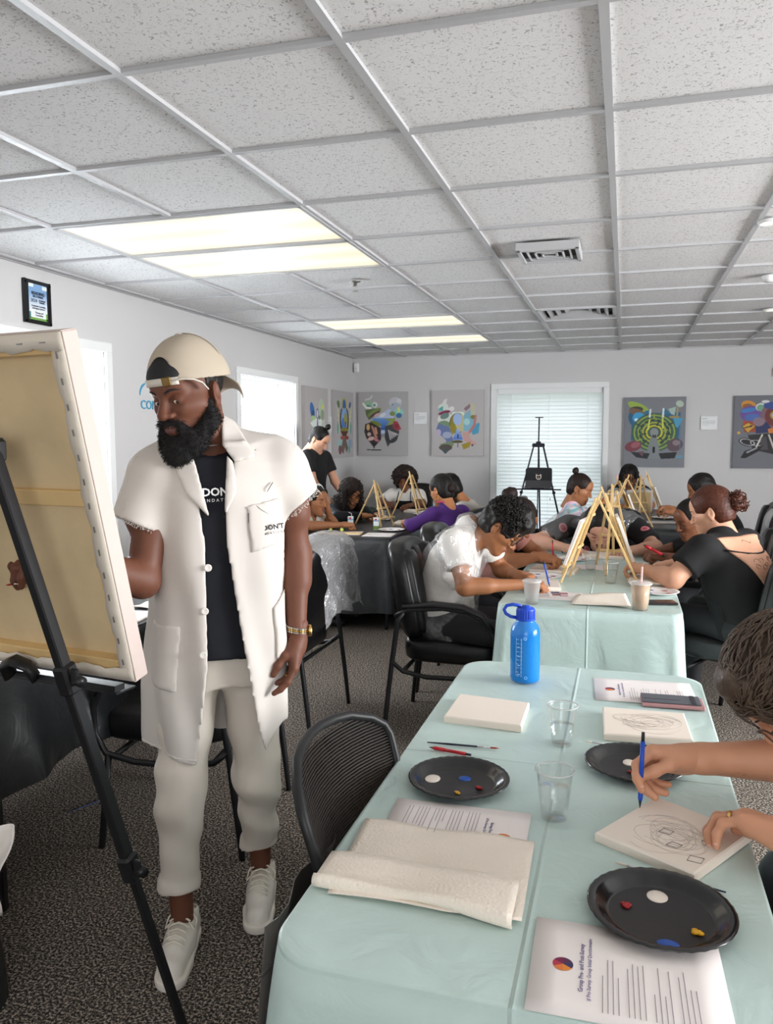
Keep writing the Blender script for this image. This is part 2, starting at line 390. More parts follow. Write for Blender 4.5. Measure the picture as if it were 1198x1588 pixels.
def glassy(name, col=(1, 1, 1), refl=.08, rough=.02, milk=0., bump=0., bscale=20):
    """thin clear sheet: mostly see-through with a glossy film"""
    m = bpy.data.materials.new(name); m.use_nodes = True; nt = m.node_tree; nt.nodes.clear(); o = nt.nodes.new('ShaderNodeOutputMaterial')
    a = nt.nodes.new('ShaderNodeBsdfTransparent'); g = nt.nodes.new('ShaderNodeBsdfGlossy'); x = nt.nodes.new('ShaderNodeMixShader'); lw = nt.nodes.new('ShaderNodeLayerWeight')
    a.inputs[0].default_value = (*col, 1); g.inputs['Roughness'].default_value = rough; lw.inputs[0].default_value = .25
    pw = nt.nodes.new('ShaderNodeMath'); pw.operation = 'POWER'; pw.inputs[1].default_value = 3.5; nt.links.new(lw.outputs['Facing'], pw.inputs[0]); lw.inputs[0].default_value = .5
    mm = nt.nodes.new('ShaderNodeMath'); mm.operation = 'MULTIPLY_ADD'; mm.inputs[1].default_value = .45; mm.inputs[2].default_value = refl; mm.use_clamp = True
    nt.links.new(pw.outputs[0], mm.inputs[0]); nt.links.new(mm.outputs[0], x.inputs[0]); nt.links.new(a.outputs[0], x.inputs[1]); nt.links.new(g.outputs[0], x.inputs[2]); nt.links.new(x.outputs[0], o.inputs[0])
    if milk:
        df = nt.nodes.new('ShaderNodeBsdfDiffuse'); df.inputs[0].default_value = (.85, .85, .87, 1); y = nt.nodes.new('ShaderNodeMixShader'); y.inputs[0].default_value = milk; nt.links.new(x.outputs[0], y.inputs[1]); nt.links.new(df.outputs[0], y.inputs[2]); nt.links.new(y.outputs[0], o.inputs[0])
    if bump:
        tc = nt.nodes.new('ShaderNodeTexCoord'); n = nt.nodes.new('ShaderNodeTexNoise'); n.inputs['Scale'].default_value = bscale; n.inputs['Distortion'].default_value = 2.5; b = nt.nodes.new('ShaderNodeBump'); b.inputs['Strength'].default_value = bump; b.inputs['Distance'].default_value = .02
        nt.links.new(tc.outputs['Object'], n.inputs['Vector']); nt.links.new(n.outputs[0], b.inputs['Height']); nt.links.new(b.outputs[0], g.inputs['Normal']); nt.links.new(b.outputs[0], lw.inputs['Normal'])
    return m
PANE = glassy('window_glass', (.97, .99, 1.), .03)
def window(name, kind, s0, s1, z0, z1, pos, inset, out, label, tilt=55):
    """kind x|y as for the walls; inset = how far behind the wall face the blind hangs; out = outward sign"""
    e = struct(thing(name, None, None), label)
    def P(s, d, z): return (s, pos+d*out, z) if kind == 'x' else (pos+d*out, s, z)
    def S(ls, ld, lz): return (ls, ld, lz) if kind == 'x' else (ld, ls, lz)
    cs, cz, w = (s0+s1)/2, (z0+z1)/2, .062
    for nm, s, z, ls, lz in (('casing', cs, z1+w/2, s1-s0+2*w, w), ('casing', s0-w/2, cz, w, z1-z0), ('casing', s1+w/2, cz, w, z1-z0), ('casing', cs, z0-w/2, s1-s0+2*w, w)):
        MB().box(P(s, -.011, z), S(ls, .022, lz), ch=.004).build(nm, TRIM, e)
    MB().box(P(cs, TW/2, z1-.004), S(s1-s0, TW, .008)).box(P(s0+.004, TW/2, cz), S(.008, TW, z1-z0)).box(P(s1-.004, TW/2, cz), S(.008, TW, z1-z0)).box(P(cs, TW/2, z0+.004), S(s1-s0, TW, .008)).build('window_reveal', TRIM, e)
    g = TW-.03
    mb = MB()
    for s, z, ls, lz in ((cs, z1-.03, s1-s0, .05), (cs, z0+.03, s1-s0, .05), (cs, cz, s1-s0, .04), (s0+.03, cz, .05, z1-z0), (s1-.03, cz, .05, z1-z0)): mb.box(P(s, g, z), S(ls, .035, lz), ch=.004)
    mb.build('sash', TRIM, e)
    MB().box(P(cs, g, cz), S(s1-s0-.06, .004, z1-z0-.06)).build('pane', PANE, e)
    MB().box(P(cs, inset, z1-.03), S(s1-s0-.02, .06, .055), ch=.004).build('blind_headrail', TRIM, e)
    mb = MB(); z = z0+.04; a = radians(tilt)*out*(-1 if kind == 'y' else 1)
    while z < z1-.07:
        R = Matrix.Rotation(-a if kind == 'x' else a, 3, 'X' if kind == 'x' else 'Y'); mb.box(P(cs, inset, z), S(s1-s0-.03, .050, .0025), rot=R); z += .0415
    o = mb.build('blind_slats', SLAT, e); o['kind'] = 'stuff'
    mb = MB()
    for q in (.14, .5, .86): s = s0+(s1-s0)*q; mb.tube([P(s, inset-.027, z0+.03), P(s, inset-.027, z1-.05)], .0012, 5); mb.box(P(s+.03, inset-.03, z0+.45*(q+.3)), S(.012, .01, .03), ch=.003)
    mb.build('blind_cord', TRIM, e); return e
window('window_1', 'x', *WFAR, YF, .045, 1, 'tall white window with a closed bright slatted blind behind the tripod easel', 62)
window('window_2', 'y', *WB, XL, .20, -1, 'deep white window with part open slatted blind beside the pictures', 48)
window('window_3', 'y', *WA, XL, .20, -1, 'near white window half hidden by the big canvas', 30)
window('window_4', 'x', -.2, 2.2, .8, 2.1, YB, .1, -1, 'unseen window added behind the viewer for the rear fill light', 20)  # added opening that goes with the rear fill, out of view
window('window_5', 'y', 1.0, 4.2, .8, 2.1, XR, .1, 1, 'window in the right wall', 20)
# --- ceiling: grid, tiles, fixtures
ceil = struct(MB().box(((XL+XR)/2, (YF+YB)/2, ZC+.13), (XR-XL, YF-YB, .04)).build('ceiling', mat('plenum', (.3, .3, .3), .9)), 'suspended ceiling of speckled white tiles')
FIX = [(-4, 2), (-4, 3), (-4, 7), (-4, 9), (3, 4), (3, 8), (0, -3), (-4, -2)]   # (i,j) of 4x2 ft troffers; last two unseen, added to brighten the foreground
xs = [GX+i*T for i in range(-5, 8)]; ys = [GY+j*T for j in range(-7, 13)]
mb = MB()
for x in xs:   # runner bars stop where a two tile wide lamp crosses them
    cuts = sorted((GY+j*T, GY+(j+1)*T) for i, j in FIX if abs(GX+(i+1)*T-x) < .01); y_ = YB
    for a_, b_ in cuts+[(YF, YF)]:
        if a_ > y_: mb.box((x, (y_+a_)/2, ZC+.006), (.024, a_-y_, .012))
        y_ = b_
for y in ys: mb.box(((XL+XR)/2, y, ZC+.0065), (XR-XL, .022, .012))
mb.box((XL+.011, (YF+YB)/2, ZC+.004), (.022, YF-YB, .012)); mb.box(((XL+XR)/2, YF-.011, ZC+.004), (XR-XL, .022, .012))
mb.build('ceiling_grid', GRIDM, ceil)
skip = set()
for i, j in FIX: skip |= {(i, j), (i+1, j)}
skip |= {(-1, 7), (-5, 10)}
tile_me = None
for i in range(-6, 8):
    for j in range(-8, 13):
        if (i, j) in skip: continue
        x0, x1 = max(XL, GX+i*T), min(XR, GX+(i+1)*T); y0, y1 = max(YB, GY+j*T), min(YF, GY+(j+1)*T)
        if x1-x0 < .03 or y1-y0 < .03: continue
        full = x1-x0 > .6 and y1-y0 > .6
        if full and tile_me: o = link('ceiling_tile', tile_me, ceil)
        else:
            o = MB().box((0, 0, 0), (x1-x0-.006, y1-y0-.006, .016), ch=.004).build('ceiling_tile', TILE, ceil)
            if full: tile_me = o.data
        o.location = ((x0+x1)/2, (y0+y1)/2, ZC+.021)
def diffuser_mat():
    m = mat('lamp_diffuser', (.30, .30, .28), .4); nt = m.node_tree; b = nt.nodes['Principled BSDF']; L = nt.links
    tc = nt.nodes.new('ShaderNodeTexCoord'); sp = nt.nodes.new('ShaderNodeSeparateXYZ'); L.new(tc.outputs['Object'], sp.inputs[0])
    # two fluorescent tubes show as brighter bands behind the lens
    def math(op, a, bv): n = nt.nodes.new('ShaderNodeMath'); n.operation = op; (L.new(a, n.inputs[0]) if not isinstance(a, float) else None); n.inputs[1].default_value = bv; return n.outputs[0]
    ab = math('ABSOLUTE', sp.outputs['Y'], 0); d = math('SUBTRACT', ab, .13); d = math('ABSOLUTE', d, 0); d = math('MULTIPLY', d, 8.); 
    r = nt.nodes.new('ShaderNodeValToRGB'); e = r.color_ramp.elements; e[0].position = 0; e[0].color = (1, .96, .84, 1); e[1].position = 1; e[1].color = (.94, .80, .55, 1); L.new(d, r.inputs[0])
    L.new(r.outputs[0], b.inputs['Emission Color']); b.inputs['Emission Strength'].default_value = LAMP_E; return m
LAMP_E = .52
DIFF = diffuser_mat()
for n, (i, j) in enumerate(FIX):
    cx, cy = GX+(i+1)*T, GY+(j+.5)*T
    lab = {0: 'lit ceiling light panel above the man in white, nearer of the front pair', 1: 'lit ceiling light panel above the man in white, farther of the front pair', 2: 'lit ceiling light panel toward the far corner, nearer of the rear two', 3: 'lit ceiling light panel closest to the far wall', 4: 'lit ceiling light panel right of the view, mid room', 5: 'lit ceiling light panel right of the view near the far wall', 6: 'unseen light panel added behind the viewer to brighten the foreground, right hand one', 7: 'unseen light panel added behind the viewer to brighten the foreground, left hand one'}[n]
    t = thing('ceiling_light', lab, 'light', (cx, cy, ZC), 'recessed fluorescent ceiling lights')
    MB().box((0, .29, .004), (1.2, .022, .014), ch=.003).box((0, -.29, .004), (1.2, .022, .014), ch=.003).box((.595, 0, .004), (.022, .6, .014), ch=.003).box((-.595, 0, .004), (.022, .6, .014), ch=.003).build('frame', GRIDM, t)
    MB().box((0, 0, .010), (1.176, .566, .006)).build('diffuser', DIFF, t)
# square four-way diffuser, proud of the tiles
DARK = mat('vent_dark', (.05, .05, .055), .6)
t = thing('ceiling_vent', 'square white four way ceiling diffuser standing proud of the tiles', 'vent', (-.385, 4.155, ZC), 'ceiling air vents')
mb = MB(); 
for a, z in ((.150, -.035), (.108, -.030), (.072, -.030), (.040, -.030)):
    w = .020 if a > .14 else .010
    for sx, sy in ((1, 0), (-1, 0), (0, 1), (0, -1)): mb.box((sx*(a-w/2), sy*(a-w/2), z), (w if sx else 2*a, w if sy else 2*a, .012), ch=.002)
mb.build('louvre', GRIDM, t)
mb = MB()
for sx, sy in ((1, 0), (-1, 0), (0, 1), (0, -1)): mb.box((sx*.148, sy*.148, -.018), (.006 if sx else .3, .006 if sy else .3, .036))
mb.build('housing', GRIDM, t); MB().box((0, 0, -.006), (.29, .29, .01)).build('backing', DARK, t)
def big_vent(cx, cy, label):
    t = thing('ceiling_vent', label, 'vent', (cx, cy, ZC), 'ceiling air vents')
    MB().box((0, 0, .05), (.58, .58, .004)).build('backing', DARK, t)
    mb = MB()
    for a, z in ((.285, .006), (.225, .012), (.165, .020), (.10, .028)):
        w = .030
        for k in range(4):
            R = Matrix.Rotation(k*pi/2, 4, 'Z'); vs = [(-a, -a, z), (a, -a, z), (a-w, -a+w, z+.022), (-a+w, -a+w, z+.022)]
            mb.add(vs, [(0, 1, 2, 3)], 0, False, R)
    mb.build('louvre', GRIDM, t, solid=.003)
    MB().box((.29, 0, .004), (.02, .6, .012), ch=.002).box((-.29, 0, .004), (.02, .6, .012), ch=.002).box((0, .29, .004), (.6, .02, .012), ch=.002).box((0, -.29, .004), (.6, .02, .012), ch=.002).build('frame', GRIDM, t)
big_vent(GX-.5*T, GY+7.5*T, 'large flush stepped ceiling diffuser filling one tile beyond the small vent')
big_vent(GX-4.5*T, GY+10.5*T, 'flush stepped ceiling diffuser in the far left corner')
STEEL = mat('brushed_steel', (.55, .53, .50), .3, metal=1.); BLACKM = mat('black_metal', (.012, .012, .014), .35, spec=.5)
for (x, y, lb) in ((-1.593, 4.661, 'pendent metal sprinkler head beside the front light panels'), (-1.635, 8.5, 'pendent metal sprinkler head near the far wall')):
    t = thing('sprinkler', lb, 'sprinkler', (x, y, ZC), 'ceiling sprinklers')
    MB().lathe([(0, -.0), (.036, -.001), (.034, -.006), (.012, -.012), (.012, -.03), (.0, -.03)], 20).build('escutcheon', STEEL, t)
    MB().tube([(-.012, 0, -.028), (-.014, 0, -.045), (0, 0, -.055)], .0025, 6).tube([(.012, 0, -.028), (.014, 0, -.045), (0, 0, -.055)], .0025, 6).lathe([(0, -.056), (.02, -.058), (.02, -.060), (0, -.062)], 14).build('deflector', STEEL, t)
for k, (x, y, lb) in enumerate(((.592, 3.931, 'recessed round ceiling spotlight nearest the viewer at the right edge'), (.80, 5.249, 'small round white ceiling detector between the two spotlights'), (1.023, 6.625, 'recessed round ceiling spotlight farther along the right edge'))):
    t = thing('ceiling_spotlight' if k != 1 else 'smoke_detector', lb, 'light' if k != 1 else 'detector', (x, y, ZC))
    MB().lathe([(.0, -.004), (.035, -.004), (.045, -.012), (.055, -.010), (.058, 0)] if k != 1 else [(0, -.035), (.03, -.035), (.045, -.02), (.05, 0)], 24).build('trim_ring' if k != 1 else 'housing', TRIM, t)
    if k != 1: MB().lathe([(0, -.006), (.033, -.006)], 20).build('lamp', mat('spot_glow', (1, .9, .75), .4, emit=(1, .8, .5), estr=2.), t)
t = thing('motion_sensor', 'small white motion sensor box high in the far corner', 'sensor', (-3.12, 9.17, 2.33))
MB().box((0, 0, 0), (.062, .05, .115), ch=.012).build('housing', TRIM, t); MB().box((0, -.026, -.02), (.04, .006, .04), ch=.003).build('lens', mat('sensor_lens', (.75, .75, .72), .3), t)
# wall lettering (left wall)
BLUE = mat('wall_letter_blue', hexc('#4aa3c7'), .5)
t = thing('wall_sign', 'blue lettering and arc logo on the left wall behind the capped man', 'sign', (XL, 4.8, 1.72))
text('lettering', 'COMM', .088, BLUE, t, basis((.004, -.06, 0), (0, 1, 0), (0, 0, 1)), ext=.003, align='LEFT')
MB().tube([(.004, .02+.085*cos(a), .065+.085*sin(a)) for a in [radians(180-q*9) for q in range(13)]], [.004+.0015*min(q, 12-q) for q in range(13)], 6, flat=.5).build('arc_logo', BLUE, t)
# switch box at right edge on the far wall
tag(MB().box((1.52, YF-.02, 2.16), (.12, .04, .09), ch=.006).build('wall_box', mat('cream_plastic', hexc('#e9e0c8'), .5)), 'cream plastic box high on the far wall at the right edge', 'wall box')
# ------------------------------------------------------------------ tables and cloths
def cloth_mat(name, col, rough=.45, crease=.6, sheen=0., var=.04, spec=.4, foldx=.30, foldy=.45):
    m = mat(name, col, rough, spec=spec); nt = m.node_tree; b = nt.nodes['Principled BSDF']; L = nt.links
    tc = nt.nodes.new('ShaderNodeTexCoord'); n = nt.nodes.new('ShaderNodeTexNoise'); n.inputs['Scale'].default_value = 7; n.inputs['Detail'].default_value = 5; n.inputs['Distortion'].default_value = 1.5; L.new(tc.outputs['Object'], n.inputs['Vector'])
    sp = nt.nodes.new('ShaderNodeSeparateXYZ'); L.new(tc.outputs['Object'], sp.inputs[0]); h = n.outputs[0]
    for ax, per in (('X', foldx), ('Y', foldy), ('Z', .31)):
        a = nt.nodes.new('ShaderNodeMath'); a.operation = 'PINGPONG'; a.inputs[1].default_value = per; L.new(sp.outputs[ax], a.inputs[0])
        r = nt.nodes.new('ShaderNodeMapRange'); r.inputs[1].default_value = 0; r.inputs[2].default_value = .006; r.inputs[3].default_value = crease; r.inputs[4].default_value = 0; L.new(a.outputs[0], r.inputs[0])
        s = nt.nodes.new('ShaderNodeMath'); s.operation = 'ADD'; L.new(h, s.inputs[0]); L.new(r.outputs[0], s.inputs[1]); h = s.outputs[0]
    bp = nt.nodes.new('ShaderNodeBump'); bp.inputs['Distance'].default_value = .006; bp.inputs['Strength'].default_value = .8; L.new(h, bp.inputs['Height']); L.new(bp.outputs[0], b.inputs['Normal'])
    return m
AQUA = cloth_mat('aqua_plastic_cloth', hexc('#c3d8d3'), .38)
BLKC = cloth_mat('black_plastic_cloth', hexc('#26282a'), .33, spec=.6)
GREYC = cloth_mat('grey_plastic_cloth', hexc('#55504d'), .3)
PLASTICW = mat('table_top_plastic', (.6, .6, .58), .5)
def cloth(name, label, x0, x1, y0, y1, z, zb, m, rad=.05, wave=.018, seed=1, group=None, flare=.04, kw=(7, 5)):
    rg = random.Random(seed); cx, cy = (x0+x1)/2, (y0+y1)/2; hx, hy = (x1-x0)/2, (y1-y0)/2
    # perimeter of a rounded rectangle
    per = []; N = 14
    segs = []
    for qx, qy, a0 in ((1, 1, 0), (-1, 1, 90), (-1, -1, 180), (1, -1, 270)):
        ccx, ccy = qx*(hx-rad), qy*(hy-rad)
        arc = [(ccx+rad*cos(radians(a0+90*k/N)), ccy+rad*sin(radians(a0+90*k/N)), cos(radians(a0+90*k/N)), sin(radians(a0+90*k/N)), sin(pi*k/N)) for k in range(N+1)]
        segs.append(arc)
    for si, arc in enumerate(segs):
        per += arc; nx = segs[(si+1) % 4][0]; a = arc[-1]; n = max(2, int(sqrt((nx[0]-a[0])**2+(nx[1]-a[1])**2)/.025))
        for k in range(1, n): t = k/n; per.append((a[0]+(nx[0]-a[0])*t, a[1]+(nx[1]-a[1])*t, a[2], a[3], 0.))
    P = len(per); vs = []; fs = []; D = z-zb
    ph = [rg.uniform(0, 6.28) for _ in range(6)]
    s = 0.; S = []
    for k in range(P):
        S.append(s); a, b = per[k], per[(k+1) % P]; s += sqrt((a[0]-b[0])**2+(a[1]-b[1])**2)
    rings = []
    for t in (0.0, .25, .5, .75, .92, .985): rings.append(('top', t))
    for q in range(0, 15): rings.append(('drop', q/14))
    for kind, t in rings:
        for k, (px, py, nx, ny, cn) in enumerate(per):
            if kind == 'top': vs.append((px*t if t else px*.02, py*(t if t else .02), 0.0015*sin(px*9+ph[0])*sin(py*7+ph[1])*t)); continue
            e = t*t*(3-2*t)*.6+t*.4; q = S[k]
            w = wave*e*(sin(q*kw[0]*2+ph[2])+.7*sin(q*kw[1]*3.3+ph[3])+.35*sin(q*41+ph[4]))+flare*e*(1+1.3*cn)
            rd = .008*min(1, t*10)
            vs.append((px+nx*(w+rd), py+ny*(w+rd), -D*t-(.006 if t > 0 else 0)+.01*t*sin(q*6+ph[5])))
    R = len(rings)
    fs.append(tuple(range(P)))
    for i in range(R-1):
        for k in range(P): k2 = (k+1) % P; fs.append((i*P+k, (i+1)*P+k, (i+1)*P+k2, i*P+k2))
    mb = MB(); mb.add(vs, fs); o = mb.build(name, m); o.location = (cx, cy, z)
    return tag(o, label, 'tablecloth', group)
def folding_table(label, x0, x1, y0, y1, h=.736):
    t = thing('folding_table', label, 'table', ((x0+x1)/2, (y0+y1)/2, 0), 'folding tables under plastic cloths')
    hx, hy = (x1-x0)/2-.012, (y1-y0)/2-.012
    MB().box((0, 0, h-.02), (2*hx, 2*hy, .04), ch=.01).build('tabletop', PLASTICW, t)
    for sx in (-1, 1):
        for sy in (-1, 1): MB().tube([(sx*(hx-.06), sy*(hy-.22), h-.04), (sx*(hx-.06), sy*(hy-.16), .02), (sx*(hx-.06), sy*(hy-.16), 0)], .014, 8).build('leg', BLACKM, t)
    for sy in (-1, 1): MB().tube([(-(hx-.06), sy*(hy-.18), .12), (hx-.06, sy*(hy-.18), .12)], .011, 8).build('crossbar', BLACKM, t)
    return t
TZ = .745
folding_table('folding table nearest the viewer, hidden under the aqua cloth', -.485, .235, 1.00, 2.60)
cloth('tablecloth', 'pale aqua plastic cloth over the nearest table', -.492, .242, .990, 2.612, TZ-.001, .10, AQUA, .085, .010, 3, 'aqua plastic tablecloths', flare=.05)
folding_table('folding table under the aqua cloth with the wooden easels', -.525, .245, 3.53, 5.32)
cloth('tablecloth', 'grey aqua plastic cloth over the middle table with easels', -.535, .255, 3.515, 5.33, TZ-.001, .14, AQUA, .05, .012, 8, 'aqua plastic tablecloths', flare=.03)
folding_table('black covered folding table before the far window', -.20, .53, 6.82, 8.62)
cloth('tablecloth', 'black plastic cloth over the table before the far window', -.21, .545, 6.80, 8.64, TZ-.001, .17, BLKC, .04, .010, 5, 'black plastic tablecloths', flare=.02)
folding_table('black covered folding table in the far left corner', -2.43, -1.68, 5.66, 7.98)
cloth('tablecloth', 'black plastic cloth over the far left table with juice boxes', -2.44, -1.665, 5.64, 8.0, TZ-.001, .17, BLKC, .04, .010, 9, 'black plastic tablecloths', flare=.02)
folding_table('black covered folding table behind the big canvas', -2.62, -1.88, 1.60, 3.45)
cloth('tablecloth', 'black plastic cloth over the table behind the big canvas', -2.63, -1.865, 1.58, 3.46, TZ-.001, .40, BLKC, .04, .016, 12, 'black plastic tablecloths', flare=.05)
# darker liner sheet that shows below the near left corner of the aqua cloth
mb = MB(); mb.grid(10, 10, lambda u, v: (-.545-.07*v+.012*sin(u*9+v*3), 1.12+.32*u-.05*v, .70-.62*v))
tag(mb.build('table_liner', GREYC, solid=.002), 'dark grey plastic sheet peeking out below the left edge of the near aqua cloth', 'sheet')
# ------------------------------------------------------------------ chairs
LEATHER = mat('black_leather', (.008, .008, .009), .33, spec=.5, bump=.25, bscale=28, dist=.003)
RUBBER = mat('black_plastic', (.015, .015, .016), .45)
def pad(mb, c, sz, p=4., bulge=0., M=None, n=20, curve=0., seams=0, lean=0.):
    """superellipsoid cushion; curve bends it around z (wings forward, +y)"""
    vs = []; fs = []; m = n//2
    def sg(v, e): return (abs(v)**e)*(1 if v >= 0 else -1)
    e = 2./p
    for i in range(m+1):
        th = -pi/2+pi*i/m
        for j in range(n):
            a = 2*pi*j/n; x = sg(cos(th), e)*sg(cos(a), e); y = sg(cos(th), e)*sg(sin(a), e); z = sg(sin(th), e)
            X, Y, Z = x*sz[0]/2, y*sz[1]/2, z*sz[2]/2
            Y += curve*(X/(sz[0]/2))**2; Y += lean*Z
            if seams: Y += .006*abs(sin(Z*seams)) if Y < 0 else 0
            vs.append((c[0]+X, c[1]+Y, c[2]+Z))
    for i in range(m):
        for j in range(n): j2 = (j+1) % n; fs.append((i*n+j, i*n+j2, (i+1)*n+j2, (i+1)*n+j))
    mb.add(vs, fs, 0, True, M); return mb
def guest_chair(name='guest_chair'):
    t = thing(name, 'x', 'chair', (0, 0, 0))
    mb = MB(); pad(mb, (0, .03, .44), (.50, .52, .13), 4.5, n=28); mb.build('seat', LEATHER, t)
    mb = MB(); pad(mb, (0, -.235, .725), (.50, .13, .50), 4., n=36, curve=.035, lean=-.20); b = mb.build('backrest', LEATHER, t)
    mb = MB()
    for x in (-.16, 0, .16): pad(mb, (x, -.19+.02*(x/.16)**2, .73), (.155, .09, .42), 4, n=16, lean=-.20)
    mb.build('back_cushion', LEATHER, b)
    for s in (-1, 1):
        x = .285*s
        MB().tube([(x, -.30, 0), (x, -.285, .15), (x, -.255, .40), (x, -.225, .60), (x, -.19, .655)], [.011, .013, .013, .013, .012], 8).build('leg', BLACKM, t)
        MB().tube([(x, .24, 0), (x, .22, .18), (x, .20, .36)], .013, 8).build('leg', BLACKM, t)
        MB().tube([(x, -.24, .62), (x, -.17, .66), (x, .0, .675), (x, .12, .665), (x, .21, .62), (x, .255, .53), (x, .25, .43), (x, .21, .36), (x, .10, .335), (x, -.08, .33), (x, -.20, .35), (x, -.262, .40)], .012, 8).build('arm_frame', BLACKM, t)
        MB().tube([(x, -.20, .672), (x, -.05, .694), (x, .10, .686), (x, .19, .650), (x, .245, .575)], [.018, .026, .028, .025, .016], 10, flat=.6).build('armrest', RUBBER, t)
    for yy in (.18, -.20): MB().tube([(-.285, yy, .35), (.285, yy, .35)], .011, 8).build('seat_rail', BLACKM, t)
    return t
CH = guest_chair()
CH2 = copy_tree(CH)   # the armless look of a chair whose arms its sitter hides
for c_ in list(CH2.children):
    if c_.name.startswith('arm'): bpy.data.objects.remove(c_)
_CH2 = [True]
_first = [True]
def place_chair(x, y, rz, label, group='black leather guest chairs', src=None):
    if src is None: src = CH
    if _first[0] and src is CH: t = CH; _first[0] = False
    elif src is CH2 and _CH2[0]: t = CH2; _CH2[0] = False
    else: t = copy_tree(src)
    t.location = (x, y, 0); t.rotation_euler = (0, 0, rz); t['label'] = label; t['group'] = group; return t
R90 = pi/2
place_chair(-.82, 3.96, -R90, 'black leather armchair holding the young man in white tee and glasses')
place_chair(-.84, 4.70, -R90, 'black leather armchair just behind the bespectacled young man')
place_chair(-1.76, 3.83, R90, 'black leather guest chair draped in a clear plastic apron, back to the aisle')
place_chair(-1.60, 2.68, R90+.12, 'black leather guest chair under the big canvas, beside the man in white')
place_chair(-.66, 6.62, -R90+.25, 'black leather chair behind the tie dye child')
place_chair(-.08, 5.76, pi, 'dark chair of the floral shirted painter at the far end of the aqua table', src=CH2)
place_chair(.62, 4.30, R90-.5, 'black chair under the woman with the auburn bun', src=CH2)
place_chair(.66, 5.12, R90, 'black chair of the child hidden behind the auburn bun')
place_chair(1.00, 6.10, R90+.5, 'black chair hung with crumpled clear plastic before the far wall')
place_chair(1.10, 4.95, R90-.2, 'empty black chair with silver grey sheen at the right edge')
place_chair(-2.72, 6.02, -R90, 'black chair of the girl with the white headband')
place_chair(-2.70, 6.74, -R90, 'black chair of the curly haired girl in black')
place_chair(-1.18, 6.06, R90-.6, 'black chair under the girl in the purple sweater')
place_chair(-1.14, 7.02, R90, 'black chair of the girl with long straight black hair')
place_chair(-2.27, 8.50, pi, 'black chair of the girl in the black apron by the far wall')
place_chair(.92, 6.92, R90, 'black chair of the boy at the far black table')
place_chair(.06, 8.90, pi, 'black chair of the girl behind the far wooden easels')
# mesh office chair tucked against the near table
MESHM = mat('chair_mesh', (.035, .028, .024), .55)
def mesh_chair(label, x, y, rz, detail=True):
    t = thing('mesh_chair', label, 'chair', (x, y, 0), 'mesh backed office chairs', rz)
    # local: faces +y, back panel at y<0 ; outline in (x,z)
    W2 = .225; Z0, Z1 = .50, .875
    def hw(z):
        q = max(0, (z-Z0)/(Z1-Z0)); return W2*(.82+.22*sin(min(1, q*1.15)*pi*.5))*(1 if q < .80 else max(.2, 1-(min(1, (q-.80)/.2)**2.6*.42)))
    def surf(x, z):
        q = max(0, (z-Z0)/(Z1-Z0)); return V((x, -.245-.10*q**1.3+.055*(x/W2)**2, z))
    out = [(hw(Z0+(Z1-Z0)*k/16), Z0+(Z1-Z0)*k/16) for k in range(17)]
    loop = [surf(x, z) for x, z in out]+[surf(out[-1][0]*c, Z1+.012*(1-c*c)) for c in (.6, .2, -.2, -.6)]+[surf(-x, z) for x, z in out[::-1]]+[surf(out[0][0]*c, Z0-.01) for c in (-.6, 0, .6)]
    MB().tube(loop, .011, 8, closed=True).build('back_frame', RUBBER, t)
    mb = MB(); k = 0; z = Z0+.006
    while z < Z1:
        w = hw(z)-.004; mb.tube([surf(w*c, z)+V((0, .002, 0)) for c in (-1, -.75, -.5, -.25, 0, .25, .5, .75, 1)], .0022, 4); z += .0065
    o = mb.build('back_mesh', MESHM, t); o['kind'] = 'stuff'
    mb = MB(); mb.grid(9, 9, lambda u, v: tuple(surf((u-.5)*1.96*hw(Z0+(Z1-Z0)*(.02+.95*v)), Z0+(Z1-Z0)*(.02+.95*v))+V((0, -.002, 0))))
    sm = glassy('mesh_backing', (.10, .085, .075), .0, .5); mb.build('mesh_backing', sm, t)
    MB().tube([(0, -.26, .52), (0, -.30, .45), (0, -.20, .38), (0, 0, .385)], [.02, .022, .02, .02], 8, flat=2).build('back_support', RUBBER, t)
    mb = MB(); pad(mb, (0, .02, .44), (.47, .46, .08), 4, n=24); mb.build('seat', mat('seat_fabric', (.02, .02, .022), .9, bump=.3, bscale=400), t)
    MB().tube([(0, 0, .40), (0, 0, .10)], .025, 12).build('gas_column', BLACKM, t)
    for k in range(5):
        a = 2*pi*k/5+.3; lg = MB().bar((0, 0, .10), (.29*cos(a), .29*sin(a), .07), .045, .028, ch=.005).build('leg', RUBBER, t)
        MB().tube([(.29*cos(a)-.02*sin(a), .29*sin(a)+.02*cos(a), .03), (.29*cos(a)+.02*sin(a), .29*sin(a)-.02*cos(a), .03)], .028, 12).build('caster', RUBBER, lg)
    return t
mesh_chair('black mesh backed office chair tucked against the near aqua table', -.262, 1.49, -R90-.04)
mesh_chair('black mesh office chair of the foreground man drawing', .62, 1.62, R90)
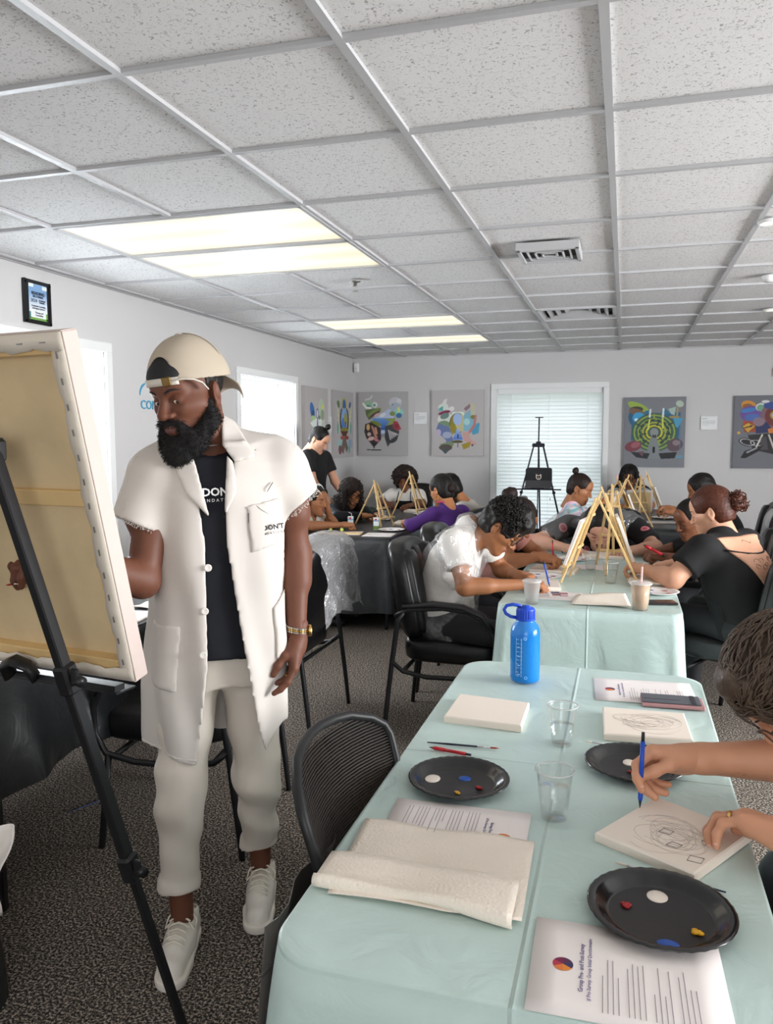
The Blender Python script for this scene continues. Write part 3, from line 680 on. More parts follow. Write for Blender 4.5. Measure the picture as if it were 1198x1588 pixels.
# ------------------------------------------------------------------ canvases, papers, tableware
CANVAS = mat('primed_canvas', hexc('#efe3d6'), .75, bump=.25, bscale=900, dist=.0006)
CANVW = mat('primed_canvas_white', hexc('#e9e2dc'), .8, bump=.2, bscale=900, dist=.0006)
RAW = mat('raw_canvas_back', hexc('#dcc49a'), .85, bump=.3, bscale=700, var=.08, vscale=9, dist=.0008)
PINE = mat('pine_wood', hexc('#e3c188'), .55, var=.10, vscale=6)
PAPER = mat('paper', hexc('#f1e9e6'), .8)
INK = mat('printed_ink', hexc('#8e888c'), .7); INKP = mat('printed_ink_violet', hexc('#6b628e'), .7); PENCIL = mat('pencil_line', hexc('#c9bdb3'), .8); PENCILD = mat('pencil_line_dark', hexc('#8f8884'), .8)
def small_canvas(label, fl, fr, br, bl, z, th=.018, group='small blank canvases on the tables', m=None):
    """corners (x,y) of the bottom, z of the table"""
    cx, cy = [sum(p[i] for p in (fl, fr, br, bl))/4 for i in (0, 1)]; mb = MB(); ch = .003
    P = [V((p[0]-cx, p[1]-cy, 0)) for p in (fl, fr, br, bl)]
    vs = [p for p in P]+[p+V((0, 0, th-ch)) for p in P]+[p*(1-ch/.1)+V((0, 0, th)) for p in P]
    fs = [(3, 2, 1, 0)]+[(i, (i+1) % 4, 4+(i+1) % 4, 4+i) for i in range(4)]+[(4+i, 4+(i+1) % 4, 8+(i+1) % 4, 8+i) for i in range(4)]+[(8, 9, 10, 11)]
    o = mb.add(vs, fs, 0, False).build('canvas', m or CANVAS); o.location = (cx, cy, z)
    tag(o, label, 'canvas', group); return o
def on(o, x, y, z): return (x-o.location.x, y-o.location.y, z-o.location.z)
def scribble(parent, cx, cy, z, rx, ry, n, seed, rz=0., squares=()):
    rg = random.Random(seed); mb = MB(); off = parent.location
    for k in range(n):
        a0 = rg.uniform(0, 6.28); sp = rg.uniform(2.5, 6.5); r1 = rg.uniform(.35, .95); px, py = rg.uniform(-.25, .25)*rx, rg.uniform(-.25, .25)*ry; e = rg.uniform(.5, 1)
        lim = 1-.3
        pts = []
        for q in range(22):
            a = a0+sp*q/21; x = px+rx*r1*lim*cos(a); y = py+ry*r1*lim*e*sin(a); c, s_ = cos(rz), sin(rz)
            pts.append((cx+x*c-y*s_-off.x, cy+x*s_+y*c-off.y, z-off.z))
        mb.tube(pts, .00036, 3)
    mb.build('pencil_sketch', PENCIL, parent)['kind'] = 'stuff'
    if squares:
        mb = MB()
        for (x, y, w, a) in squares:
            pts = [(x+w*cos(a+q*R90)*1.2-off.x, y+w*sin(a+q*R90)-off.y, z+.0003-off.z) for q in range(4)]; mb.tube(pts, .0007, 4, closed=True)
        mb.build('pencil_square', PENCILD, parent)['kind'] = 'stuff'
small_canvas('blank white canvas lying on the near aqua table beside the blue bottle', (-.442, 2.000), (-.236, 1.984), (-.237, 2.170), (-.438, 2.192), TZ)
c = small_canvas('canvas with faint pencil swirls lying beside the phone on the near table', (-.032, 1.989), (.177, 2.007), (.169, 2.200), (-.041, 2.192), TZ)
scribble(c, .07, 2.10, TZ+.0182, .11, .10, 16, 5)
c = small_canvas('canvas with pencilled circles and squares under the drawing hand', (-.036, 1.472), (.130, 1.372), (.243, 1.552), (.079, 1.660), TZ)
scribble(c, .104, 1.51, TZ+.0182, .10, .115, 22, 9, -.5, [(.092, 1.510, .012, .3), (.103, 1.462, .012, .2), (.136, 1.420, .014, .5), (.162, 1.485, .011, .9)])
# sheets of paper with the printed survey
def sheet(label, A, B, D, z, group='printed survey sheets', name='paper', text_rot=1, curl=0., printed=True, m=None, logo=True, cat='paper'):
    """A corner, B along the long side (top of print), D along the short side; local x = along A->B, y = A->D"""
    A, B, D = V((*A, 0)), V((*B, 0)), V((*D, 0)); c = (B+D)/2; W_, H_ = (B-A).length, (D-A).length
    M = basis((c.x, c.y, z), B-A, D-A); o = thing(name, label, cat, (c.x, c.y, z), group); L = M.copy(); L.translation = (0, 0, 0)
    mb = MB(); mb.grid(8, 8, lambda u, v: tuple(L @ V(((u-.5)*W_, (v-.5)*H_, .0005+curl*(u**3*.03+v**4*.02)))))
    mb.build('sheet', m or PAPER, o, solid=.0006)
    if printed:
        zz = .0014; rg = random.Random(len(label)); flip = Matrix.Rotation(pi if text_rot < 0 else 0, 4, 'Z')
        if logo:
            Lg = L @ flip; cx, cy = -.02, H_*.40
            mb = MB(); cols = ['#7a2348', '#c43f3f', '#e07a3a', '#5b2b53', '#2d3560', '#a04068']
            mm = [mat('logo_'+h[1:], hexc(h), .6) for h in cols]
            for k in range(6):
                a0, a1 = k*pi/3, (k+1)*pi/3; mb.add([(cx, cy, zz)]+[(cx+.014*cos(a0+(a1-a0)*q/5), cy+.014*sin(a0+(a1-a0)*q/5), zz) for q in range(6)], [tuple(range(7))], k, False, Lg)
            mb.build('logo', mm, o)
            M2 = Lg @ Matrix.Translation((cx-.0, cy-.026, zz)); text('lettering', 'Group Pre- and Post-Survey', .0088, INKP, o, M2, .0001)
            M2 = Lg @ Matrix.Translation((cx-.0, cy-.037, zz)); text('lettering', '# Pre-Survey: Group Initial Questionnaire', .0078, INKP, o, M2, .0001)
        mb = MB(); y = H_*.40-.052
        while y > -H_*.40:
            ln = rg.uniform(.25, .85)*W_*.8
            if rg.random() > .2: mb.box((-W_*.4+ln/2, y, zz), (ln, .0012, .0002), M=L @ flip)
            y -= .0085
        mb.build('print', INK, o)['kind'] = 'stuff'
    return o
# the near sheets: print reads along the short way, turned sideways
def sheet_side(label, A, B, D, z, logo_end=-1, curl=0.):
    """long side A->B (0.279) runs across; print lines run along A->D"""
    A, B, D = V((*A, 0)), V((*B, 0)), V((*D, 0)); c = (B+D)/2; W_, H_ = (D-A).length, (B-A).length
    o = thing('survey_sheet', label, 'paper', (c.x, c.y, z), 'printed survey sheets'); x = (D-A).normalized(); y = (A-B).normalized()
    L = basis((0, 0, 0), x, y)
    if L.col[2].z < 0: L = basis((0, 0, 0), -x, y)
    mb = MB(); mb.grid(8, 8, lambda u, v: tuple(L @ V(((u-.5)*W_, (v-.5)*H_, .0006+curl*(abs(u-.5)**3*.05))))); mb.build('sheet', PAPER, o, solid=.0006)
    cx, cy, zz = -.0, H_*.5-.045, .0018; cols = ['#7a2348', '#b0304a', '#e07a3a', '#e58a35', '#3a3560', '#5b2b53']; mm = [mat('logo_'+h[1:], hexc(h), .6) for h in cols]; mb = MB()
    for k in range(6):
        a0 = k*pi/3; mb.add([(cx, cy, zz)]+[(cx+.0145*cos(a0+q*pi/15), cy+.0145*sin(a0+q*pi/15), zz) for q in range(6)], [tuple(range(7))], k, False, L)
    mb.build('logo', mm, o)
    T_ = lambda yy: L @ Matrix.Translation((cx, yy, zz))
    text('lettering', 'Group Pre- and Post-Survey', .0092, INKP, o, T_(cy-.026), .0001, bold=.0001); text('lettering', '# Pre-Survey: Group Initial Questionnaire', .0080, INKP, o, T_(cy-.037), .0001)
    mb = MB(); rg = random.Random(3); y = cy-.055; k = 0
    while y > -H_*.5+.03:
        ln = rg.choice((.3, .42, .55, .6, .62))*W_*.85; mb.box((-W_*.41+ln/2, y, zz), (ln, .0010, .0002), M=L); k += 1; y -= .0070 if k % 4 else .013
        if k > 20: break
    mb.build('print', INK, o)['kind'] = 'stuff'; return o
sheet_side('survey sheet with round logo under the nearest black plate', (-.114, 1.195), (.150, 1.215), (-.109, .985), TZ+.0002)
sheet_side('survey sheet partly covered by the paper towel beside the mesh chair', (-.161, 1.525), (-.436, 1.551), (-.155, 1.31), TZ+.0002, curl=.3)
sheet_side('survey sheet with logo lying at the far corner of the near table under the phone', (-.075, 2.500), (.205, 2.54), (-.062, 2.285), TZ+.0002)
# paper towel folded over
TOWEL = mat('paper_towel', hexc('#f3e8da'), .95, bump=.9, bscale=170, kind='voronoi', dist=.0012)
t = thing('paper_towel', 'folded cream quilted paper towel on the near table, edge turned up', 'paper towel', (-.305, 1.29, TZ+.001))
mb = MB()
def tw(u, v):   # v: 0 near .. 1 far
    x = -.160+.318*u+(-.012*v if u < .5 else 0)+.004*v; y = -.125+.262*v-(.03*(1-u))*(1-v)*0+.02*u*(v-1)*0
    z = .003+.004*abs(sin(u*5+v*4))*(1-v)+.003*sin(u*11)*sin(v*8)**2
    return (x+.012*(1-v), y+.008*u, z)
mb.grid(24, 24, tw); mb.build('lower_layer', TOWEL, t, solid=.0012)
mb = MB()
def tw2(u, v):
    a = v*pi; r = .011*(1-.3*u)
    if v < .35: q = v/.35; y = -.128+.085*(1-q); z = .016*(.55+.45*u)+.005*(1-q)
    else: q = (v-.35)/.65; y = -.128-.012*sin(q*pi); z = .008+.010*cos(q*pi)
    x = -.178+.335*u; return (x, y+.014*sin(u*3)-.018*(1-u)*0+.02*(1-u), z+.003*sin(u*9+v*3)+.004)
mb.grid(26, 14, tw2); mb.build('turned_edge', TOWEL, t, solid=.0014)
# black plates with paint
PLATE = mat('black_coated_paper_plate', (.010, .010, .011), .16, spec=.8); PLATEM = mat('black_plate_flat', (.030, .029, .030), .5, spec=.4)
PAINT = {k: mat('paint_'+k, hexc(h), .12, spec=.7) for k, h in dict(white='#f2e6da', blue='#0d4fae', red='#9c0f16', yellow='#e3a90e', dullred='#b0605a', violet='#54439a').items()}
def plate(label, cx, cy, r, blobs, z=TZ, m=None, sz=.0):
    t = thing('paper_plate', label, 'plate', (cx, cy, z+.001), 'black paper plates holding paint')
    prof = [(0, 0), (r*.70, 0), (r*.76, .003), (r*.86, .013), (r*.90, .0155), (r*.97, .017), (r, .0155)]; n = 72; mb = MB(); vs = []; fs = []
    full = prof+[(r*.998, .0140), (r*.97, .0152), (r*.90, .0138), (r*.86, .0115), (r*.76, .0012), (r*.70, -.0006), (0, -.0006)]
    for k, (rr, zz) in enumerate(full):
        for j in range(n):
            a = 2*pi*j/n; fl = (.0008 if (j % 2) else -.0003) if .74*r < rr else 0
            vs.append(((rr)*cos(a), rr*sin(a), zz+.0008+fl*(1 if rr > .8*r else .6)))
    for i in range(len(full)-1):
        for j in range(n): j2 = (j+1) % n; fs.append((i*n+j, i*n+j2, (i+1)*n+j2, (i+1)*n+j))
    mb.add(vs, fs); mb.m = [1 if k < n or k >= (len(full)-2)*n else 0 for k in range(len(fs))]; o = mb.build('dish', [m or PLATE, PLATEM], t)
    for (c, x, y, rx, ry, h) in blobs:
        b = MB(); rg = random.Random(int((x+y)*1e4) % 99)
        if h > .003:   # squeezed lump
            for q in range(7): b.ball((x+rg.uniform(-.5, .5)*rx, y+rg.uniform(-.5, .5)*ry, h*.5+.0008), rx*.55, 10, sq=(1, .8, h/rx*1.1*rg.uniform(.6, 1)))
        else: b.ball((x, y, .001), 1, 20, sq=(rx, ry, h*1.3))
        b.build('paint_blob', PAINT[c], t)
    return t
plate('black paper plate with four paints between towel and blank canvas', -.329, 1.642, .110, [('white', -.060, .006, .017, .021, .0022), ('blue', .008, .026, .014, .013, .0026), ('red', .048, -.018, .009, .009, .006), ('yellow', .006, -.052, .009, .009, .005)])
plate('black paper plate with white and red paint by the drawing hand', .039, 1.834, .111, [('white', -.012, .026, .014, .019, .0022), ('red', -.008, -.030, .011, .009, .005)])
plate('nearest black paper plate, four paints, overlapping the survey sheet', .072, 1.258, .113, [('white', -.003, .052, .017, .018, .0024), ('red', -.052, .008, .0095, .010, .006), ('blue', .008, -.072, .017, .010, .0028), ('yellow', .052, -.035, .010, .010, .006)], z=TZ+.001)
# clear plastic cups
CUP = glassy('clear_cup_plastic', (.99, .99, .99), .05, .03); WATER = glassy('water', (.97, .98, .98), .04, .02)
CUPF = mat('frosted_cup_plastic', (.9, .92, .92), .35, trans=.7, alpha=.45); LID = mat('clear_lid', (.9, .9, .9), .2, alpha=.35)
def cup(label, x, y, r0, r1, h, fill=0., m=None, z=TZ, liquid=None, lid=False, group='clear plastic cups', straw=False):
    t = thing('plastic_cup', label, 'cup', (x, y, z+.0005), group); w = .0008
    rr = lambda q: r0+(r1-r0)*q
    MB().lathe([(0, .002), (r0-.003, .002), (r0, .0), (rr(.3), h*.3), (rr(.32)+.0006, h*.32), (rr(.9), h*.9), (r1, h-.004), (r1+.003, h-.002), (r1+.003, h), (r1, h+.0005), (r1-.001, h-.003), (rr(.5)-w, h*.5), (r0-w, .004), (0, .004)], 32).build('wall', m or CUP, t)
    MB().tube([(1.02*r1*cos(a)+.001*cos(a), 1.02*r1*sin(a)+.001*sin(a), h-.001) for a in [2*pi*k/32 for k in range(32)]], .0016, 6, closed=True).build('rim', mat('cup_rim', (.82, .84, .84), .15, alpha=.55), t)
    if fill:
        f = h*fill; MB().lathe([(0, .005), (r0-.003, .005), (rr(fill)-.002, f), (0, f)], 32).build('water', liquid or WATER, t)
    if lid: MB().lathe([(0, h+.006), (r1-.006, h+.006), (r1-.004, h+.002), (r1+.003, h+.003), (r1+.0045, h-.004)], 32).build('lid', LID, t)
    if straw: MB().tube([(0, 0, .01), (.004, .01, h+.07)], .0045, 10).build('straw', mat('straw_pink', hexc('#e9b9b4'), .4), t)
    return t
cup('clear plastic water cup beside the blank canvas, farther of the near pair', -.131, 1.935, .0245, .0355, .099, .50)
cup('clear plastic water cup beside the towel, nearer of the near pair', -.117, 1.545, .0255, .0360, .099, .62)
cup('frosted lidded plastic cup at the near edge of the middle table', -.387, 3.58, .026, .040, .105, 0, CUPF, lid=True)
cup('iced coffee cup with clear lid and pink straw on the middle table', .081, 3.58, .033, .045, .118, .97, CUP, liquid=mat('milky_coffee', hexc('#d9b89c'), .3), lid=True, straw=True)
cup('clear cup of water between the wooden easels, nearer one', -.054, 4.20, .027, .040, .11, .6)
cup('clear cup of water between the wooden easels, farther one', -.169, 4.60, .027, .038, .10, .5)
cup('clear cup on the far left table before the wooden easel', -2.02, 6.62, .028, .040, .11, .3)
cup('clear cup of water on the far black table', .12, 7.42, .028, .04, .11, .4)
# blue water bottle
BPL = mat('blue_bottle_plastic', hexc('#1e8fe6'), .06, alpha=.50, spec=.6); BWAT = mat('blue_bottle_water', hexc('#36a6f2'), .08, trans=.25, ior=1.33, emit=None); BCAP = mat('blue_cap', hexc('#1a49c4'), .4)
t = thing('water_bottle', 'tall translucent blue water bottle with looped cap on the near table', 'bottle', (-.279, 2.415, TZ+.0005))
MB().lathe([(0, .003), (.036, .003), (.043, .006), (.0455, .014), (.0455, .150), (.0445, .163), (.039, .178), (.030, .188), (.0275, .192), (.0275, .200), (.0265, .200), (.0265, .190), (.038, .174), (.0440, .150), (.0440, .016), (.04, .006), (0, .006)], 40).build('body', BPL, t)
MB().lathe([(0, .007), (.040, .008), (.0435, .016), (.0435, .135), (0, .135)], 40).build('water', BWAT, t)
mb = MB(); mb.lathe([(0, .238), (.012, .238), (.013, .232), (.0255, .231), (.0275, .228), (.0275, .199), (.031, .198), (.031, .195), (.027, .195), (0, .195)], 36)
for k in range(24): a = 2*pi*k/24; mb.box((.0275*cos(a), .0275*sin(a), .213), (.003, .003, .026), rz=a, ch=.0008)
mb.build('cap', BCAP, t)
MB().tube([(.0*q, 0, 0) for q in ()] or [(-.029, .0, .199), (-.045, -.002, .201), (-.060, -.003, .210), (-.066, -.003, .222), (-.058, -.002, .235), (-.040, -.001, .2395), (-.014, 0, .236)], .0033, 8, flat=1.6).build('cap_loop', BCAP, t)
mb = MB(); WHITEINK = mat('white_print', (.75, .88, .97), .5)
for k in range(10):
    zz = .028+k*.0125
    for a0, ln in ((-118, 9 if k % 2 else 14),):
        mb.tube([(.0459*cos(radians(a0+q)), .0459*sin(radians(a0+q)), zz) for q in range(0, ln+1, 3)], .0005, 4)
    mb.tube([(.0459*cos(radians(-100+q)), .0459*sin(radians(-100+q)), zz) for q in range(0, 6, 2)], .0005, 4)
for a0 in (-119, -98): mb.tube([(.0459*cos(radians(a0)), .0459*sin(radians(a0)), .028), (.0459*cos(radians(a0)), .0459*sin(radians(a0)), .145)], .0004, 4)
mb.tube([(.0459*cos(radians(-80+5*cos(q))), .0459*sin(radians(-80+5*cos(q))), .024+.004*sin(q)) for q in [k*pi/6 for k in range(12)]], .0005, 4, closed=True)
mb.tube([(.0459*cos(radians(-84+5*cos(q))), .0459*sin(radians(-84+5*cos(q))), .145+.004*sin(q)) for q in [k*pi/6 for k in range(12)]], .0005, 4, closed=True)
mb.build('printed_scale', WHITEINK, t)
for k, ml in enumerate(('200', '400', '600', '800')):
    a = radians(-108); p = V((.0462*cos(a), .0462*sin(a), .033+k*.028)); text('lettering', ml, .006, WHITEINK, t, basis(p, (-sin(a), cos(a), 0), (0, 0, 1)), .0001)
# brushes, pens, pencil stubs
SILV = mat('silver_ferrule', (.7, .7, .72), .25, metal=1.); BRISTLE = mat('bristle_white', hexc('#e8ddcb'), .8); BRR = mat('bristle_red', hexc('#a33a2e'), .8)
HND = mat('brush_handle_dark', hexc('#1d2233'), .3); REDP = mat('red_plastic', hexc('#c3202c'), .35); BLUEP = mat('blue_plastic', hexc('#1f4fbf'), .3); BLKP = mat('black_tip', (.02, .02, .025), .4)
def brush(label, a, b, m=HND, tip=BRR, r=.0028, group='slim paint brushes'):
    a, b = V(a), V(b); t = thing('paint_brush', label, 'brush', a, group); d = b-a; 
    MB().tube([(0, 0, 0), d*.3, d*.70], [r*.5, r, r*.9], 8).build('handle', m, t); MB().tube([d*.70, d*.88], [r*.95, r*.8], 8).build('ferrule', SILV, t); MB().tube([d*.88, d*.95, d], [r*.75, r*.8, r*.15], 8).build('bristles', tip, t); return t
def pen(label, a, b, m, r=.0042, name='mechanical_pencil', grip=None, cat='pencil', group='mechanical pencils'):
    a, b = V(a), V(b); t = thing(name, label, cat, a, group); d = b-a
    MB().tube([(0, 0, 0), d*.02, d*.10, d*.105], [.0006, .0011, r*.75, r*.9], 10).build('tip', BLKP, t)
    MB().tube([d*.10, d*.14, d*.38], [r*.85, r*1.05, r*1.05], 12).build('grip', grip or m, t)
    MB().tube([d*.38, d*.88], [r, r*.95], 12).build('barrel', m, t); MB().tube([d*.88, d*.97], [r*.6, r*.6], 8).build('clip_ring', SILV, t); MB().tube([d*.88, d*1.0], [r*.75, r*.7], 8).build('eraser', BLKP, t)
    return t
zb = TZ+.0045
brush('dark paint brush with red tip above the first black plate', (-.449, 1.842, zb), (-.273, 1.853, zb))
pen('red mechanical pencil half hidden under the first black plate', (-.437, 1.814, zb), (-.330, 1.790, zb+.002), REDP, name='mechanical_pencil', grip=REDP)
brush('dark paint brush lying under the second black plate', (.08, 1.935, zb), (-.078, 1.957, zb), tip=BRISTLE)
brush('dark paint brush beneath the canvas by the nearest plate', (.178, 1.352, zb), (.000, 1.397, zb), tip=BRISTLE)
# phones
def phone(label, c, rz, sx, sy, th, m, name='phone', z=TZ):
    t = thing(name, label, 'phone', (c[0], c[1], z+.0006), 'phones', rz)
    MB().box((0, 0, th/2), (sx, sy, th), ch=.003).build('body', m, t)
    return t
p = phone('phone in a grey folio case with pink edge on the near table', (.145, 2.318), .045, .168, .082, .011, mat('pink_case', hexc('#b98a8c'), .3))
MB().box((-.004, .002, .013), (.158, .074, .004), ch=.0015).build('cover', mat('folio_grey', hexc('#5c5f66'), .55, bump=.3, bscale=500), p); MB().box((.055, .002, .0153), (.012, .074, .0012)).build('strap', mat('folio_dark', hexc('#33353b'), .5), p); MB().box((-.028, -.008, .0153), (.10, .0015, .0006)).build('seam', mat('folio_dark', 'x'), p)
p = phone('dark phone lying near the iced coffee on the middle table', (.165, 3.735), .25, .15, .075, .010, mat('phone_dark', hexc('#2a2224'), .3))
MB().box((0, 0, .0105), (.14, .067, .001)).build('screen', mat('screen_black', (.01, .01, .012), .08), p)
# paper towel stack / sheets on the middle table
def flat_cloth(label, pts, z, m, name, cat, th=.004, seed=1, group=None):
    """quad sheet with soft undulation, pts = four xy corners"""
    cx, cy = sum(p[0] for p in pts)/4, sum(p[1] for p in pts)/4; A, B, C, D = [V((p[0]-cx, p[1]-cy, 0)) for p in pts]; rg = random.Random(seed); a, b, c_ = [rg.uniform(4, 9) for _ in range(3)]
    mb = MB(); mb.grid(16, 12, lambda u, v: tuple(A*(1-u)*(1-v)+B*u*(1-v)+C*u*v+D*(1-u)*v+V((0, 0, th*.5+th*.45*sin(u*a+1)*sin(v*b+c_)))))
    o = mb.build(name, m, solid=.0015); o.location = (cx, cy, z+.001); return tag(o, label, cat, group)
flat_cloth('cream paper towel at the near edge of the middle table', [(-.215, 3.60), (.045, 3.60), (.02, 3.90), (-.19, 3.86)], TZ, TOWEL, 'paper_towel', 'paper towel', .010, 4)
flat_cloth('cream paper towel under the auburn woman\'s arm', [(.03, 4.12), (.22, 4.10), (.23, 4.36), (.05, 4.40)], TZ+.018, TOWEL, 'paper_towel', 'paper towel', .006, 6)
def tcanvas(label, x, y, z, w, h, rz, th=.018):
    c, s_ = cos(rz), sin(rz); q = [(-w/2, -h/2), (w/2, -h/2), (w/2, h/2), (-w/2, h/2)]; P = [(x+a*c-b*s_, y+a*s_+b*c) for a, b in q]
    return small_canvas(label, *P, z, th)
tcanvas('white canvas under the right hand of the bespectacled young man', -.40, 4.02, TZ, .20, .25, .15)
tcanvas('cream canvas by the red pencil on the middle table', -.36, 4.50, TZ, .25, .20, -.1)
tcanvas('small white canvas beneath the auburn woman\'s elbow', .15, 4.26, TZ, .20, .25, .25)
tcanvas('white canvas before the floral shirted painter', -.12, 5.12, TZ, .25, .20, .05)
def palette(label, x, y, z, r=.10, seed=1):
    t = thing('paint_palette', label, 'palette', (x, y, z+.001), 'white paper palettes with paint spots'); wp = mat('white_plate', hexc('#f2eeec'), .4)
    MB().lathe([(0, 0), (r*.75, 0), (r*.85, .006), (r, .009), (r*.99, .0105), (r*.84, .0075), (r*.75, .0015), (0, .0015)], 32).build('dish', wp, t)
    rg = random.Random(seed)
    for k, c in enumerate(('red', 'blue', 'yellow', 'violet', 'dullred')):
        a = 6.28*k/5+rg.random(); MB().ball((r*.55*cos(a), r*.55*sin(a), .002), 1, 10, sq=(.016, .011, .002)).build('paint_blob', PAINT[c], t)
palette('white palette beside the young man\'s canvas', -.41, 4.30, TZ, .105, 1)
palette('white palette beside the dark phone on the middle table', .17, 4.00, TZ, .10, 2)
palette('white palette before the floral shirted painter', -.28, 4.95, TZ, .10, 3)
palette('white palette near the far boy\'s easel', .36, 7.70, TZ, .11, 4)
palette('white palette beside the juice box on the far left table', -1.79, 6.12, TZ, .11, 5)
palette('white palette by the curly haired girl', -2.12, 6.88, TZ, .10, 6)
palette('white palette beside the white bottle on the far left table', -1.86, 7.45, TZ, .10, 8)
sheet('printed sheet by the young man\'s elbow', (-.43, 3.70), (-.20, 3.68), (-.40, 3.90), TZ+.0004)
sheet('printed sheet beneath the wooden easel, middle table', (-.36, 4.78), (-.10, 4.78), (-.36, 4.60), TZ+.0004, printed=False)
# coloured reference card
t = thing('reference_card', 'coloured photo card on the middle table by the lidded cup', 'card', (-.285, 3.82, TZ+.0022)); MB().box((0, 0, .0004), (.10, .13, .0008), rz=.2).build('card', PAPER, t)
for k, (h, dx, dy) in enumerate((('#3b3a57', -.02, .03), ('#a9677a', .02, .02), ('#8a4a50', -.01, -.02), ('#c9a2a8', .025, -.035))): MB().box((dx, dy, .001), (.04, .04, .0004), rz=.2).build('printed_patch', mat('card_%d' % k, hexc(h), .5), t)
sheet('white sheet on the far black table', (.20, 7.22), (.46, 7.22), (.20, 7.42), TZ+.0004, printed=False)
sheet('printed sheet hanging over the corner of the far left table', (-1.93, 5.68), (-1.70, 5.70), (-1.90, 5.92), TZ+.0004, printed=False)
sheet('white sheet beside the wooden ruler, far left table', (-2.20, 5.70), (-1.96, 5.74), (-2.2, 5.94), TZ+.0004, printed=False)
# bits on the table behind the big canvas
sheet('white sheet on the table behind the man in white', (-2.05, 2.70), (-1.90, 2.72), (-2.05, 2.95), TZ+.0004, printed=False)
flat_cloth('cream paper towel on the table behind the man in white', [(-2.08, 3.0), (-1.90, 3.0), (-1.9, 3.12), (-2.08, 3.12)], TZ, TOWEL, 'paper_towel', 'paper towel', .006, 14)
tag(MB().ball((0, 0, 0), .014, 14).build('orange_ball', mat('orange', hexc('#e8862a'), .5)), 'small orange ball on the black table behind the man', 'ball').location = (-1.99, 3.30, TZ+.0135)
t = thing('brush_tray', 'white ribbed plastic tray on the black table at the left edge', 'tray', (-2.03, 2.02, TZ), rz=.1)
mb = MB().box((0, 0, .010), (.30, .24, .02), ch=.006); mb.build('tray', mat('white_plastic', (.75, .76, .78), .3), t)
mb = MB()
for k in range(9): mb.box((.115-.028*k, .0, .0205), (.010, .19, .003))
mb.build('slot', mat('slot_dark', (.03, .03, .035), .5), t)
# ------------------------------------------------------------------ small wooden easels
def wood_easel(label, x, y, yaw, h=.44, z=TZ, lean=.17, w=.10, canvas=None, s=1.):
    """faces local -y; feet at y=0"""
    t = thing('wooden_easel', label, 'easel', (x, y, z), 'wooden table easels', yaw)
    top = V((0, lean, h))
    for sx in (-1, 1): MB().bar((sx*w, 0, .002), V((sx*.018, lean, h)), .014, .010, up=(0, 1, 0), ch=.0015).build('front_leg', PINE, t)
    MB().bar((0, .012+lean*.18, h*.16), (0, .012+lean*1.06, h*1.08), .014, .010, up=(0, 1, 0), ch=.0015).build('mast', PINE, t)
    MB().bar((0, lean+.22, .002), (0, lean+.014, h*.97), .014, .010, up=(0, 1, 0), ch=.0015).build('rear_leg', PINE, t)
    q = .20; MB().box((0, lean*q-.014, h*q), (.20, .030, .012), ch=.0015).build('ledge', PINE, t)
    q = .80; MB().box((0, lean*q+.016, h*q), (.075, .008, .014), ch=.0015).build('crossbar', PINE, t)
    MB().box((0, lean*.42+.012, h*.42), (.135, .008, .014), ch=.0015).build('crossbar', PINE, t)
    MB().tube([(-.03, lean+.004, h*.955), (.03, lean+.004, h*.955)], .0025, 6).build('hinge_pin', STEEL, t)
    if canvas:
        cw, chh = canvas; R = Matrix.Rotation(-math.atan2(lean, h), 3, 'X'); c0 = V((0, lean*.2-.016, h*.2+.006))+R @ V((0, 0, chh/2))
        co = thing('canvas', 'x', 'canvas', t.matrix_basis @ c0, 'canvases standing on the wooden easels', yaw)
        MB().box((0, 0, 0), (cw, .016, chh), ch=.002, rot=R).build('front', CANVW, co)
        MB().box(R @ V((0, .0085, 0)), (cw-.03, .002, chh-.03), rot=R).build('back', RAW, co)
        co['label'] = 'canvas standing on the '+label; return t, co
    return t, None
_e = wood_easel('wooden table easel facing the bespectacled young man', -.285, 4.225, -R90-.15, .44, lean=.155, canvas=(.20, .25))
_e[1]['label'] = 'canvas edge on, leaning toward the bespectacled young man'
_e = wood_easel('wooden table easel facing the auburn haired woman', .070, 4.42, R90+.05, .45, lean=.165, canvas=(.20, .25))
_e[1]['label'] = 'pale canvas leaning toward the auburn haired woman\'s hand'
wood_easel('wooden table easel turned to the floral shirted painter', -.045, 4.78, pi-.1, .45, lean=.15)
_e = wood_easel('wooden table easel facing the headbanded girl, far left table', -1.90, 6.38, R90-.35, .36, lean=.13, w=.09)
_e = wood_easel('wooden table easel before the apron girl, far left table', -1.77, 7.12, R90-.35, .40, lean=.15, w=.09)
_e = wood_easel('wooden table easel facing the tie dye child', -.13, 6.95, -R90-.1, .40, lean=.15, canvas=(.20, .22)); _e[1]['label'] = 'white canvas tilted before the tie dye child'
_e = wood_easel('wooden table easel with canvas hiding the far girl', .14, 7.52, pi, .38, lean=.14, canvas=(.22, .20)); _e[1]['label'] = 'tan backed canvas propped in front of the far girl'
_e = wood_easel('wooden table easel facing the far boy', .36, 7.66, R90, .40, lean=.15, canvas=(.18, .22)); _e[1]['label'] = 'white canvas edge beside the far boy\'s easel'
_e = wood_easel('wooden table easel at the near left of the far black table', .10, 7.02, R90+.3, .38, lean=.15, w=.08, canvas=(.14, .20)); _e[1]['label'] = 'small white canvas on the nearest easel of the far black table'
